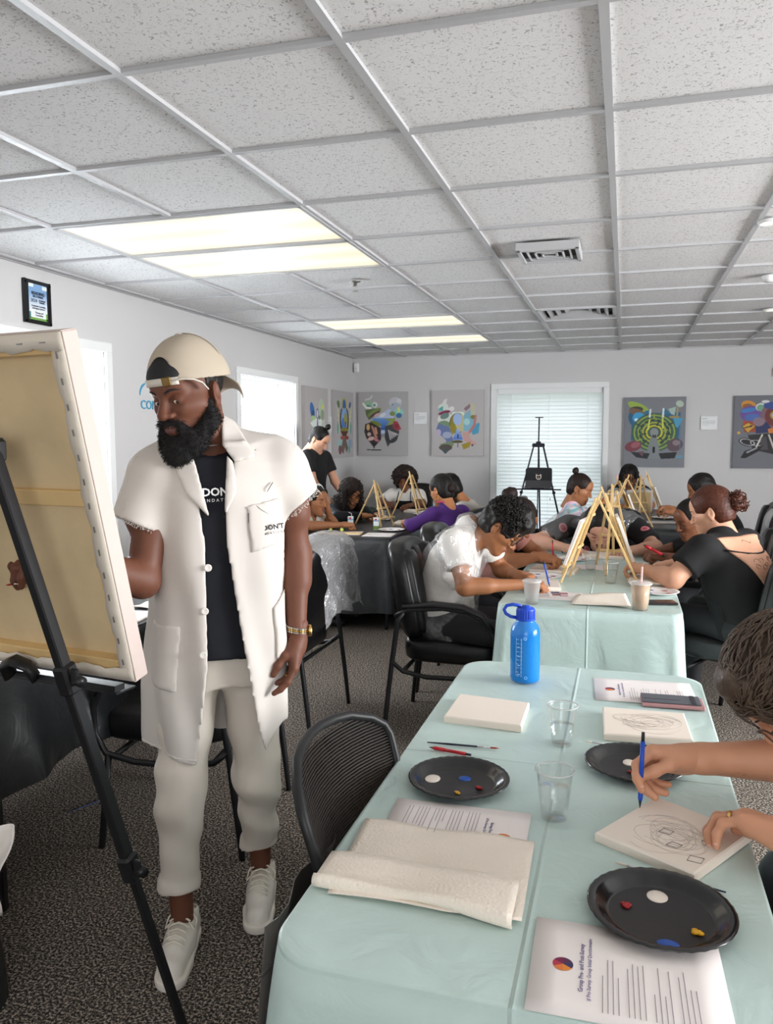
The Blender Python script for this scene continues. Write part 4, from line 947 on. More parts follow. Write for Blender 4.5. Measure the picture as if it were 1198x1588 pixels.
# juice boxes and snacks
def juice(label, x, y, rz):
    t = thing('juice_box', label, 'juice box', (x, y, TZ+.0005), 'small drink cartons', rz); MB().box((0, 0, .05), (.042, .032, .10), ch=.001).build('carton', mat('carton_white', hexc('#dfe8e8'), .35), t)
    MB().box((0, 0, .018), (.0425, .0325, .030)).build('green_band', mat('carton_green', hexc('#6f8a3a'), .4), t); MB().prism([(-.014, 0), (.014, 0), (0, -.02)], 0, .0335, M=Matrix.Translation((0, .0168, .092)) @ Matrix.Rotation(radians(90), 4, 'X')).build('red_mark', mat('carton_red', hexc('#cf2d3f'), .4), t)
    MB().box((0, 0, .075), (.0425, .0325, .012)).build('blue_band', mat('carton_blue', hexc('#7fb2cf'), .4), t)
    MB().tube([(.008, 0, .10), (.006, 0, .125), (-.016, 0, .132)], .002, 6).build('straw', TRIM, t)
juice('drink carton with bent straw by the headbanded girl\'s hand', -2.155, 6.16, .1); juice('drink carton beside the wooden easel foot, far left table', -1.92, 6.12, .0)
t = thing('plastic_bottle', 'clear small water bottle beside the apron girl', 'bottle', (-1.80, 7.75, TZ)); MB().lathe([(0, 0), (.03, 0), (.031, .01), (.031, .12), (.012, .16), (.012, .17), (0, .17)], 18).build('body', CUP, t); MB().lathe([(.0315, .06), (.0315, .11)], 18).build('label_band', mat('label_blue', hexc('#a9c8dd'), .5), t); MB().lathe([(.014, .165), (.014, .182), (0, .182)], 14).build('cap', TRIM, t)
t = thing('plastic_bottle', 'clear small bottle on the far black table', 'bottle', (.24, 7.95, TZ)); MB().lathe([(0, 0), (.03, 0), (.031, .01), (.031, .12), (.012, .16), (.012, .17), (0, .17)], 18).build('body', CUP, t); MB().lathe([(.014, .165), (.014, .182), (0, .182)], 14).build('cap', TRIM, t)
for x, y, lb in ((-2.235, 5.90, 'left green grape ball beside the drink carton'), (-2.15, 5.93, 'green grape ball nearer the drink carton')): tag(MB().ball((0, 0, 0), .016, 12).build('grape', mat('grape_green', hexc('#c3cc62'), .3)), lb, 'fruit').location = (x, y, TZ+.0155)
tag(MB().box((0, 0, 0), (.36, .035, .012), ch=.002, rz=.12).build('wooden_bar', PINE), 'flat pale wooden bar at the near edge of the far left table', 'bar').location = (-2.12, 5.79, TZ+.0065)
tcanvas('white canvas on the far left table before the purple sweater girl', -1.79, 6.62, TZ, .22, .26, .1); tcanvas('white canvas before the black apron girl', -1.98, 7.72, TZ, .25, .2, 0); tcanvas('white canvas under the curly haired girl\'s brush', -2.22, 7.0, TZ, .22, .2, .1)
tag(MB().box((0, 0, 0), (.15, .20, .02), ch=.004, rz=.2).build('sketch_book', mat('book_black', (.03, .03, .04), .5)), 'dark sketch book on the far left table', 'book').location = (-1.78, 6.93, TZ+.0105)
# paint brush on the carpet
brush('blue paint brush dropped on the carpet beside the easel leg', (-2.10, 2.55, .006), (-2.02, 2.72, .006), m=mat('brush_blue', hexc('#2c3f66'), .4), tip=BRISTLE)
# white garment over the chair at the lower left edge
# ------------------------------------------------------------------ wall pictures: flat painted canvases
class Paint:
    def __init__(s, bg, w=192, h=240):
        s.w, s.h = w, h; s.a = np.ones((h, w, 3))*np.array(hexc(bg)); s.X, s.Y = np.meshgrid((np.arange(w)+.5)/w, (np.arange(h)+.5)/h)
    def put(s, m, c, al=1.): c = np.array(hexc(c)); s.a[m] = s.a[m]*(1-al)+c*al; return s
    def ell(s, cx, cy, rx, ry, c, rot=0., al=1., ring=0.):
        x, y = (s.X-cx)*.8, s.Y-cy; q = radians(rot); u = (x*cos(q)+y*sin(q))/(rx*.8); v = (-x*sin(q)+y*cos(q))/ry; d = np.sqrt(u*u+v*v); return s.put((d < 1) & (d > ring), c, al)
    def poly(s, pts, c, al=1.):
        m = np.zeros(s.X.shape, bool); n = len(pts)
        for i in range(n):
            (x0, y0), (x1, y1) = pts[i], pts[(i+1) % n]; m ^= ((y0 > s.Y) != (y1 > s.Y)) & (s.X < (x1-x0)*(s.Y-y0)/(y1-y0+1e-12)+x0)
        return s.put(m, c, al)
    def line(s, pts, c, w=.008, al=1.):
        for (x0, y0), (x1, y1) in zip(pts, pts[1:]):
            dx, dy = (x1-x0)*.8, y1-y0; L = dx*dx+dy*dy+1e-9; t = np.clip(((s.X-x0)*.8*dx+(s.Y-y0)*dy)/L, 0, 1); s.put(np.hypot((s.X-x0)*.8-t*dx, s.Y-y0-t*dy) < w, c, al)
        return s
    def grad(s, pts, c0, c1, y0, y1):
        m = np.zeros(s.X.shape, bool); n = len(pts)
        for i in range(n):
            (a, b), (c, d) = pts[i], pts[(i+1) % n]; m ^= ((b > s.Y) != (d > s.Y)) & (s.X < (c-a)*(s.Y-b)/(d-b+1e-12)+a)
        t = np.clip((s.Y[m]-y0)/(y1-y0), 0, 1)[:, None]; s.a[m] = np.array(hexc(c0))*(1-t)+np.array(hexc(c1))*t; return s
def p1():
    p = Paint('#b9b4b4')
    p.ell(.30, .33, .09, .12, '#3f74b8', -25).ell(.33, .38, .05, .06, '#2b4f7c').ell(.36, .45, .10, .05, '#a8cf8a', 20).ell(.34, .55, .06, .08, '#8fc0a4').poly([(.2, .5), (.5, .42), (.85, .46), (.70, .58), (.40, .6)], '#e4ece6')
    p.ell(.70, .28, .13, .13, '#b9ccb2').ell(.76, .27, .04, .035, '#e6de6a').ell(.74, .38, .08, .08, '#93a488').ell(.60, .42, .04, .03, '#6f8258').ell(.52, .37, .055, .08, '#5f6a94').ell(.52, .37, .035, .055, '#d4d4df').poly([(.50, .44), (.54, .44), (.56, .55), (.48, .55)], '#747aa8')
    p.poly([(.40, .56), (.64, .54), (.70, .66), (.62, .86), (.50, .92), (.42, .80)], '#6f86cf').poly([(.50, .60), (.56, .6), (.60, .8), (.53, .85)], '#cfdcf6').ell(.78, .55, .09, .10, '#c4c9c0').line([(.30, .62), (.26, .85)], '#e0d8d0', .02).line([(.35, .66), (.37, .84)], '#dfe7d5', .018).ell(.36, .75, .02, .015, '#e0a090'); return p
def p2():
    p = Paint('#b7b3b5')
    for k in range(7): p.line([(.34, .44-.02*k+.1), (.13+.012*k, .22+.07*k)], '#cfd1a6', .012).line([(.66, .44-.02*k+.1), (.89-.012*k, .22+.07*k)], '#cfd1a6', .012)
    p.ell(.20, .20, .08, .05, '#5f7a50', 40).ell(.80, .20, .07, .04, '#475f86', -50).ell(.5, .44, .24, .24, '#4c4a3c').ell(.5, .20, .15, .11, '#b8b36c').ell(.5, .22, .09, .10, '#4a66a0').ell(.5, .42, .17, .17, '#88a9e0').ell(.47, .50, .11, .10, '#4f78d0').ell(.56, .42, .08, .10, '#a7a238').poly([(.52, .46), (.60, .46), (.56, .58)], '#4b5a2a').ell(.5, .585, .20, .045, '#8c8a3c').poly([(.3, .6), (.7, .6), (.58, .68), (.42, .68)], '#5e3a2c')
    p.ell(.40, .70, .11, .03, '#b0523c').ell(.62, .70, .11, .03, '#8c3c38').ell(.17, .56, .04, .09, '#5aa69c').ell(.84, .56, .04, .09, '#5aa69c').ell(.26, .78, .12, .06, '#9cc3bf').ell(.80, .79, .11, .07, '#8aa6bd').poly([(.44, .70), (.56, .70), (.70, .86), (.60, .93), (.52, .84), (.44, .95), (.30, .88)], '#6e6258').ell(.27, .88, .08, .07, '#7d4a56').ell(.75, .88, .07, .06, '#7aa39c'); return p
def p3():
    p = Paint('#b3b1b1'); p.line([(.15, .12), (.25, .10), (.28, .06)], '#d8d6d4', .012)
    p.ell(.22, .20, .10, .06, '#9cc0a0', 20).ell(.20, .23, .05, .03, '#3f8f94').ell(.34, .20, .055, .045, '#e2e2df').ell(.33, .205, .03, .025, '#6fa79c').line([(.10, .18), (.16, .24), (.25, .25)], '#f2eee9', .016).poly([(.14, .28), (.30, .26), (.47, .255), (.40, .33), (.22, .44), (.16, .36)], '#5e7247').ell(.33, .32, .155, .045, '#7d9350', -28).ell(.34, .345, .13, .022, '#6a4550', -30).ell(.38, .355, .06, .018, '#d9b3b0', -28)
    p.poly([(.33, .42), (.62, .26), (.72, .32), (.72, .45), (.33, .45)], '#bcc9e4').ell(.50, .36, .07, .03, '#e3e8f0', -20).ell(.76, .17, .13, .085, '#c8c9cf').ell(.76, .25, .11, .08, '#aebbc8').ell(.83, .14, .05, .03, '#d9dbe2').ell(.70, .20, .012, .01, '#2c2c2c').ell(.82, .32, .10, .06, '#8fd4c8').ell(.83, .37, .06, .04, '#3f74a8').poly([(.80, .24), (.85, .24), (.85, .32), (.80, .32)], '#e2d98a')
    p.grad([(.27, .41), (.75, .41), (.68, .50), (.56, .52), (.56, .62), (.47, .62), (.46, .52), (.33, .48)], '#6f9fdc', '#2a55b0', .40, .60).poly([(.24, .45), (.36, .45), (.48, .51), (.44, .54), (.28, .50)], '#7a8a38').poly([(.52, .42), (.76, .41), (.74, .50), (.58, .53), (.64, .46)], '#94a35c').ell(.70, .34, .06, .035, '#8a9a60').ell(.51, .64, .08, .045, '#b8cbe6').ell(.51, .68, .07, .03, '#8d8f98')
    p.poly([(.14, .50), (.26, .47), (.46, .56), (.47, .74), (.32, .87), (.16, .72), (.12, .62)], '#3d3234').poly([(.26, .53), (.30, .53), (.40, .72), (.34, .72)], '#c08a78').poly([(.33, .55), (.37, .55), (.40, .66), (.36, .66)], '#d09c88').ell(.20, .55, .035, .05, '#d8b070').ell(.22, .66, .04, .03, '#c9b2a8').ell(.26, .73, .07, .03, '#d9b4b0', -15).ell(.37, .75, .06, .022, '#c27f8a', 25).poly([(.28, .80), (.36, .80), (.32, .90)], '#2a282a').line([(.18, .905), (.46, .91)], '#2c2a2a', .008)
    p.poly([(.55, .53), (.74, .50), (.84, .62), (.80, .74), (.66, .80), (.60, .86), (.54, .72)], '#4a4c50').poly([(.72, .46), (.80, .46), (.88, .58), (.80, .61), (.70, .55)], '#a2404c').ell(.79, .53, .05, .035, '#8d2f3c').ell(.68, .70, .13, .10, '#3b3c40', -30)
    for k in range(5): p.line([(.62+.035*k, .60+.012*k), (.66+.035*k, .74-.018*k)], '#c9c6c8', .009)
    return p
def p4():
    p = Paint('#c0bcbc'); p.poly([(.18, .24), (.24, .14), (.30, .13), (.28, .20), (.36, .30), (.30, .30)], '#e6e4e4').ell(.22, .25, .10, .05, '#dfe6de', -10).poly([(.14, .27), (.22, .24), (.22, .31), (.14, .31)], '#4fb0ac').ell(.39, .28, .05, .035, '#e8e8e6').ell(.24, .34, .12, .028, '#8a2f56', -14).ell(.28, .44, .17, .085, '#e6e6e2').ell(.25, .39, .09, .045, '#6e8a84', -18).ell(.24, .52, .12, .06, '#7f9c7c').ell(.22, .55, .05, .03, '#a2ad5c')
    p.poly([(.13, .50), (.35, .56), (.42, .76), (.28, .84), (.28, .76), (.19, .69), (.10, .65), (.09, .58)], '#6d7fae').ell(.13, .64, .05, .05, '#c3b9d2').ell(.30, .68, .09, .05, '#a9b4cf').poly([(.40, .33), (.62, .33), (.66, .45), (.36, .45)], '#e4ece4')
    p.ell(.50, .50, .155, .155, '#4e5528').ell(.50, .49, .135, .14, '#9c9034').ell(.56, .50, .10, .13, '#c9c49a').ell(.50, .44, .085, .09, '#a9c4ee').poly([(.36, .49), (.50, .58), (.41, .68), (.36, .60)], '#a4952c').poly([(.50, .58), (.62, .72), (.52, .62)], '#b08c28').grad([(.49, .58), (.52, .58), (.61, .75), (.41, .75)], '#a9c6f2', '#3f6fd0', .58, .76).line([(.51, .67), (.51, .72)], '#1c1c22', .008)
    p.poly([(.62, .38), (.74, .30), (.86, .37), (.86, .50), (.74, .62), (.62, .62), (.62, .5)], '#86bcd0').ell(.68, .48, .06, .05, '#b2dede').poly([(.62, .28), (.75, .20), (.78, .24), (.66, .32)], '#8e6f7c').poly([(.74, .20), (.84, .20), (.84, .40), (.76, .42)], '#c7c6aa').ell(.80, .41, .05, .03, '#7a8234').poly([(.88, .50), (.93, .50), (.91, .65), (.80, .68), (.76, .62)], '#4fa0c4').poly([(.83, .38), (.87, .38), (.85, .54), (.72, .68), (.72, .62), (.80, .52)], '#c07c7c').poly([(.60, .64), (.72, .62), (.74, .72), (.88, .82), (.78, .84), (.62, .76)], '#cfa49e')
    p.poly([(.15, .82), (.44, .76), (.42, .85), (.30, .88)], '#7f9270').ell(.27, .87, .13, .05, '#5c5650').poly([(.18, .90), (.36, .90), (.27, .97)], '#4c5c60').ell(.50, .78, .11, .022, '#5a5a3c').line([(.51, .80), (.51, .86)], '#77747a', .010).poly([(.58, .82), (.76, .78), (.74, .86), (.62, .90)], '#a2902c').poly([(.76, .82), (.82, .82), (.79, .86)], '#3c3c3c'); return p
def p5():
    p = Paint('#7c7f86'); p.ell(.20, .28, .13, .14, '#2a5e84').poly([(.13, .30), (.30, .24), (.92, .22), (.90, .62), (.12, .62)], '#2a6488').ell(.23, .14, .19, .055, '#96b04a', 25).ell(.20, .17, .11, .04, '#4a4436').ell(.22, .22, .15, .05, '#7a5f4c', 22).ell(.24, .29, .10, .075, '#3f9fd0').ell(.20, .32, .03, .02, '#dff0f6').poly([(.33, .20), (.42, .18), (.47, .25), (.34, .27)], '#2f6f94').poly([(.58, .24), (.66, .16), (.76, .24)], '#2f7494')
    p.ell(.50, .50, .37, .275, '#3c5c4c')
    for r, c in ((.34, '#8fa34e'), (.27, '#8fa34e'), (.20, '#b2b23e'), (.14, '#d4c832')):
        p.ell(.50, .50, r, r*.74, c, ring=1-.028/r)
    for k in range(18):
        a = 2*pi*k/18+.15; r0 = (.20, .27, .14)[k % 3]; p.line([(.5+r0*cos(a), .5+r0*.74*sin(a)), (.5+(r0+.07)*cos(a), .5+(r0+.07)*.74*sin(a))], '#8fa34e' if k % 2 else '#30483f', .011)
    for k in range(14): a = 2*pi*k/14; p.line([(.5+.24*cos(a), .5+.24*.74*sin(a)), (.5+.24*cos(a+.18), .5+.24*.74*sin(a+.18))], '#26382f', .011)
    p.poly([(.47, .50), (.53, .50), (.62, .88), (.36, .88)], '#7f868a').ell(.50, .50, .07, .06, '#8a8f92').poly([(.46, .44), (.53, .44), (.52, .50), (.47, .50)], '#8a8f92').line([(.485, .545), (.485, .57)], '#181a1e', .010).line([(.52, .545), (.52, .57)], '#181a1e', .010).line([(.50, .72), (.50, .78)], '#141418', .016)
    p.line([(.43, .18), (.42, .28)], '#dfe6ea', .012).line([(.64, .17), (.635, .28)], '#dfe6ea', .012).line([(.63, .30), (.64, .44)], '#cfd860', .010).line([(.42, .32), (.40, .46)], '#cfd860', .010)
    p.poly([(.72, .17), (.84, .14), (.82, .26), (.76, .24)], '#a8c0b8').ell(.90, .10, .065, .045, '#b4c4b4', 35).line([(.87, .14), (.86, .26)], '#a89a6c', .010).ell(.82, .285, .09, .020, '#a08a5c').poly([(.80, .30), (.96, .30), (.88, .44), (.84, .42)], '#4a9cc0')
    p.ell(.16, .70, .14, .075, '#7a3c48', -15).ell(.20, .68, .08, .04, '#9c5c66', -20).poly([(.12, .78), (.44, .80), (.40, .88), (.22, .86)], '#1c2024').ell(.84, .68, .13, .09, '#5c4c54', -25).ell(.86, .65, .06, .04, '#8a7880').poly([(.58, .80), (.88, .78), (.84, .87), (.62, .88)], '#1c2024').poly([(.24, .78), (.34, .77), (.32, .85)], '#6c4a54').ell(.92, .85, .05, .025, '#5c90ac').line([(.92, .40), (.92, .80)], '#4f7c9c', .004); return p
def p6():
    p = Paint('#6f7279'); p.ell(.22, .14, .12, .07, '#c98a34', 20).ell(.20, .15, .08, .04, '#8a5a2c').poly([(.14, .18), (.34, .14), (.36, .34), (.16, .34)], '#7a3428').ell(.26, .25, .17, .11, '#6a4c96').ell(.22, .20, .12, .03, '#3f7cc0', -10).ell(.28, .30, .12, .05, '#4a6aae').poly([(.14, .34), (.36, .36), (.34, .50), (.16, .50)], '#a8452c').ell(.40, .16, .075, .055, '#cfd8d0').ell(.40, .17, .06, .045, '#6f9c84').ell(.47, .085, .06, .02, '#d8d8da')
    p.ell(.60, .28, .20, .18, '#7c5c68').ell(.62, .28, .15, .14, '#6c2c2c').ell(.63, .27, .085, .06, '#a89a3c').ell(.63, .27, .055, .042, '#b8a8c8').ell(.63, .27, .02, .016, '#1c1c1c').ell(.58, .14, .14, .05, '#2f4a8c').poly([(.12, .42), (.22, .36), (.34, .42), (.22, .52)], '#3a3020').poly([(.135, .42), (.22, .372), (.325, .42), (.22, .508)], '#d2a03c').line([(.17, .44), (.27, .42)], '#18140c', .008).poly([(.25, .40), (.30, .415), (.25, .44)], '#18140c').poly([(.33, .42), (.50, .36), (.62, .50), (.34, .52)], '#26305c').ell(.38, .36, .09, .06, '#8a7480').poly([(.52, .46), (.60, .44), (.62, .51), (.54, .52)], '#d07c34')
    p.poly([(.22, .54), (.80, .50), (.86, .70), (.80, .84), (.30, .74)], '#232326').ell(.22, .64, .14, .055, '#1c1c1f', 15).ell(.22, .64, .12, .042, '#c8c8cc', 15, ring=.86).ell(.36, .65, .10, .04, '#c8c8cc', 10, ring=.86).line([(.44, .54), (.36, .70)], '#d8d4cc', .010).line([(.54, .54), (.62, .72)], '#c8c4bc', .010).poly([(.42, .58), (.50, .56), (.54, .74), (.42, .74)], '#4a444c').poly([(.18, .76), (.46, .68), (.40, .76), (.20, .86), (.12, .86)], '#0e0e10').line([(.22, .78), (.36, .72)], '#9a9ca2', .010).ell(.08, .51, .025, .018, '#d8a84c').poly([(.60, .80), (.84, .78), (.72, .88)], '#5c2c34'); return p
ARTM = bpy.data.materials.new('painted_canvas'); ARTM.use_nodes = True
_at = ARTM.node_tree.nodes.new('ShaderNodeAttribute'); _at.attribute_name = 'paint'; ARTM.node_tree.links.new(_at.outputs['Color'], ARTM.node_tree.nodes['Principled BSDF'].inputs['Base Color']); ARTM.node_tree.nodes['Principled BSDF'].inputs['Roughness'].default_value = .6
def picture(label, fn, c, w, h, wall, th=.038):
    """c centre on the wall; wall 'far' faces -y, 'left' faces +x"""
    p = fn(); A = p.a.reshape(120, 2, 96, 2, 3).mean((1, 3)); ny, nx = 120, 96
    t = thing('wall_picture', label, 'picture', c, 'painted canvases on the walls'); X = V((1, 0, 0)) if wall == 'far' else V((0, 1, 0)); N = V((0, -1, 0)) if wall == 'far' else V((1, 0, 0))
    vs = [tuple(X*((i/nx-.5)*w)+V((0, 0, (.5-j/ny)*h))+N*(th+.0005)) for j in range(ny+1) for i in range(nx+1)]
    fs = [(j*(nx+1)+i, (j+1)*(nx+1)+i, (j+1)*(nx+1)+i+1, j*(nx+1)+i+1) for j in range(ny) for i in range(nx)]
    me = bpy.data.meshes.new('painting'); me.from_pydata(vs, [], fs); me.materials.append(ARTM); at = me.color_attributes.new('paint', 'FLOAT_COLOR', 'CORNER')
    cc = np.ones((ny*nx, 4, 4), np.float32); cc[:, :, :3] = A.reshape(-1, 1, 3); at.data.foreach_set('color', cc.ravel()); me.update(); link('painting', me, t)
    edge = mat('picture_edge_'+('dark' if A[0, 0, 0] < .3 else 'pale'), tuple(A[0, 0]*.95), .7)
    sz = (w, th, h) if wall == 'far' else (th, w, h); MB().box(tuple(N*th/2), sz, ch=.002).build('stretcher', edge, t); return t
XW = XL+.001; YW = YF-.001
picture('pale butterfly shaped painting on the left wall, nearer of the two there', p1, (XW, 7.895, 1.645), .655, .755, 'left')
picture('pale winged painting with blue globe on the left wall next to the corner', p2, (XW, 8.75, 1.642), .655, .765, 'left')
picture('painting with hat, blue waterfall and red rose on pale grey, left on the far wall', p3, (-2.79, YW, 1.652), .612, .762, 'far')
picture('painting of two facing profiles around a golden arch between label and window', p4, (-1.878, YW, 1.655), .612, .768, 'far')
picture('dark grey painting of a green round maze right of the far window', p5, (.302, YW, 1.540), .635, .762, 'far')
picture('dark grey painting with purple fish and yellow arrow sign at the right edge', p6, (1.418, YW, 1.538), .635, .765, 'far')
ACR = mat('acrylic_label', hexc('#e6e8e8'), .25); GTX = mat('label_text', hexc('#8d9296'), .6)
def wall_label(label, c, w, h, wall, title):
    t = thing('wall_label', label, 'label', c, 'small artwork labels on the walls'); X = V((1, 0, 0)) if wall == 'far' else V((0, 1, 0)); N = V((0, -1, 0)) if wall == 'far' else V((1, 0, 0))
    sz = (w, .006, h) if wall == 'far' else (.006, w, h); MB().box(tuple(N*.012), sz, ch=.001).build('plate', ACR, t)
    for sx in (-1, 1): MB().box(tuple(X*sx*w*.42-V((0, 0, h*.42))+N*.014), (.008, .008, .008)).build('stand_off', STEEL, t)
    mb = MB()
    for k, (z, q) in enumerate(((.36, .35), (.30, .28), (.16, .8), (.09, .8), (.02, .8), (-.05, .76), (-.16, .4))):
        lw = w*q; s_ = (lw, .0006, .0030 if k < 2 else .0022) if wall == 'far' else (.0006, lw, .003); mb.box(tuple(X*(-w*.42+lw/2)+V((0, 0, z*h))+N*.0154), s_)
    o = mb.build('print', GTX, t); o['kind'] = 'stuff'
wall_label('small clear label between the two pale far wall paintings', (-2.33, YW, 1.717), .158, .135, 'far', '')
wall_label('small clear label between the two dark grey paintings', (.857, YW, 1.637), .165, .140, 'far', '')
wall_label('small clear label between the two left wall paintings', (XW, 8.33, 1.64), .13, .17, 'left', '')
# framed award
t = thing('framed_award', 'black framed blue and white award certificate high on the left wall', 'award', (XL, 3.768, 2.25)); FRB = mat('award_frame', (.012, .012, .014), .25)
AW, AH = .212, .238
MB().box((.008, 0, 0), (.016, AW, AH), ch=.003).build('frame', FRB, t)
MB().box((.0175, 0, AH/2-.016), (.004, AW, .012), ch=.001).box((.0175, 0, -AH/2+.010), (.004, AW, .012), ch=.001).box((.0175, AW/2-.008, 0), (.004, .014, AH), ch=.001).box((.0175, -AW/2+.010, 0), (.004, .014, AH), ch=.001).build('frame_rim', FRB, t)
cw, chh = .142, .196
certm = mat('certificate', (.8, .85, .9), .35); nt = certm.node_tree; tc = nt.nodes.new('ShaderNodeTexCoord'); sp = nt.nodes.new('ShaderNodeSeparateXYZ'); r = nt.nodes.new('ShaderNodeValToRGB'); mr = nt.nodes.new('ShaderNodeMapRange'); mr.inputs[1].default_value = -.1; mr.inputs[2].default_value = .1
nt.links.new(tc.outputs['Object'], sp.inputs[0]); nt.links.new(sp.outputs['Z'], mr.inputs[0]); nt.links.new(mr.outputs[0], r.inputs[0]); nt.links.new(r.outputs[0], nt.nodes['Principled BSDF'].inputs['Base Color'])
e = r.color_ramp.elements; e[0].position = .25; e[0].color = (*hexc('#e9edf0'), 1); e[1].position = .75; e[1].color = (*hexc('#7fa6cf'), 1)
MB().box((.0165, 0, 0), (.0015, cw, chh)).build('certificate', certm, t)
GRN = mat('cert_green', hexc('#6fa04a'), .5); TEALM = mat('cert_teal', hexc('#3f8a88'), .5); WHT = mat('cert_white', hexc('#e9eeee'), .5); NVY = mat('cert_navy', hexc('#1c2436'), .5)
MB().box((.0178, 0, -chh/2+.006), (.001, cw, .012)).box((.0178, cw/2-.006, -chh/2+.022), (.001, .012, .04)).build('green_border', GRN, t); MB().box((.0178, -cw/2+.005, -chh/2+.024), (.001, .010, .036)).build('teal_border', TEALM, t)
MB().box((.0178, -cw/2+.018, chh/2-.010), (.001, .036, .018)).build('cloud', WHT, t); MB().box((.0178, cw/2-.018, chh/2-.016), (.001, .036, .020)).build('cloud', WHT, t)
AB = lambda y, z: basis((.0185, y, z), (0, 1, 0), (0, 0, 1))
for s_, y, z, sz, b_ in (('READING', 0, .046, .024, .0008), ('RECOVERED', 0, .029, .015, .0005), ('2024', -.034, .006, .026, 0), ('PLATINUM', .030, .010, .0105, .0004), ('WINNER', .028, -.001, .0105, .0004), ('Community Counseling', 0, -.022, .0115, .0003), ('and Support Services', 0, -.035, .0115, .0003), ('Therapy and', .004, -.058, .013, .0003), ('Counseling', .004, -.072, .013, .0003)):
    text('lettering', s_, sz, NVY, t, AB(y, z), .0003, bold=b_)
# tripod easel with the flat black case in front of the far window
t = thing('tripod_easel', 'black folding tripod easel standing in front of the far window', 'easel', (-.885, 8.62, 0)); TW_ = mat('easel_dark_blue', hexc('#1b1c2c'), .5)
MB().bar((0, 0, 1.38), (.004, 0, 1.70), .014, .012).build('mast', TW_, t); MB().bar((0, .0, .90), (0, 0, 1.40), .012, .010).build('mast_lower', TW_, t); MB().box((.004, 0, 1.70), (.085, .012, .010), ch=.002).build('top_clip', TW_, t)
mb = MB().box((0, 0, 1.405), (.13, .05, .04), ch=.008); mb.box((0, 0, 1.43), (.05, .04, .03), ch=.006); mb.build('hub', TW_, t)
for sx in (-1, 1):
    MB().bar((sx*.05, 0, 1.40), (sx*.385, -.10, .0), .016, .014).build('leg', TW_, t); MB().box((sx*.172, -.03, .90), (.03, .03, .03), ch=.004).build('clamp', TW_, t)
MB().bar((0, .02, 1.40), (0, .42, .0), .016, .014).build('leg', TW_, t); MB().bar((0, 0, .90), (0, -.02, .35), .012, .010).build('post', TW_, t)
mb = MB().box((0, -.05, .935), (.50, .05, .012), ch=.002); mb.box((0, -.03, .955), (.34, .006, .030)); mb.build('tray', TW_, t)
mb = MB(); 
for k in range(5):
    for sx in (-1, 1): mb.box((sx*(.075+.022*k), -.036, .956), (.012, .004, .020))
o = mb.build('tray_slot', TRIM, t); o['kind'] = 'stuff'
t = thing('art_case', 'flat black two tone case with pale shield emblem on the far tripod easel', 'case', (-.872, 8.57, .945)); CB = mat('case_black', hexc('#232427'), .6); CG = mat('case_grey', hexc('#47474a'), .6)
pol = [(-.13, .005), (.125, .005), (.14, .03), (.137, .21), (.12, .222), (-.12, .222), (-.137, .205), (-.14, .03)]
MB().prism([(x, z) for x, z in pol], -.015, .015, M=Matrix.Rotation(R90, 4, 'X')).build('shell', CB, t); MB().prism([(-.13, .005), (.125, .005), (.139, .03), (.138, .085), (-.139, .085), (-.14, .03)], .0152, .018, M=Matrix.Rotation(R90, 4, 'X')).build('lower_flap', CG, t)
EMB = mat('emblem_cream', hexc('#e8dcd0'), .5); mb = MB()
mb.tube([(-.024, -.0185, .150), (-.024, -.0185, .115), (-.012, -.0185, .100), (0, -.0185, .096), (.012, -.0185, .100), (.024, -.0185, .115), (.024, -.0185, .150)], .005, 6, flat=.4, up=(0, 1, 0)); mb.tube([(-.024, -.0185, .150), (-.008, -.0185, .138), (.008, -.0185, .138), (.024, -.0185, .150)], .004, 6, flat=.4, up=(0, 1, 0)); mb.tube([(0, -.0185, .104), (0, -.0185, .122)], .004, 6); mb.build('emblem', EMB, t)
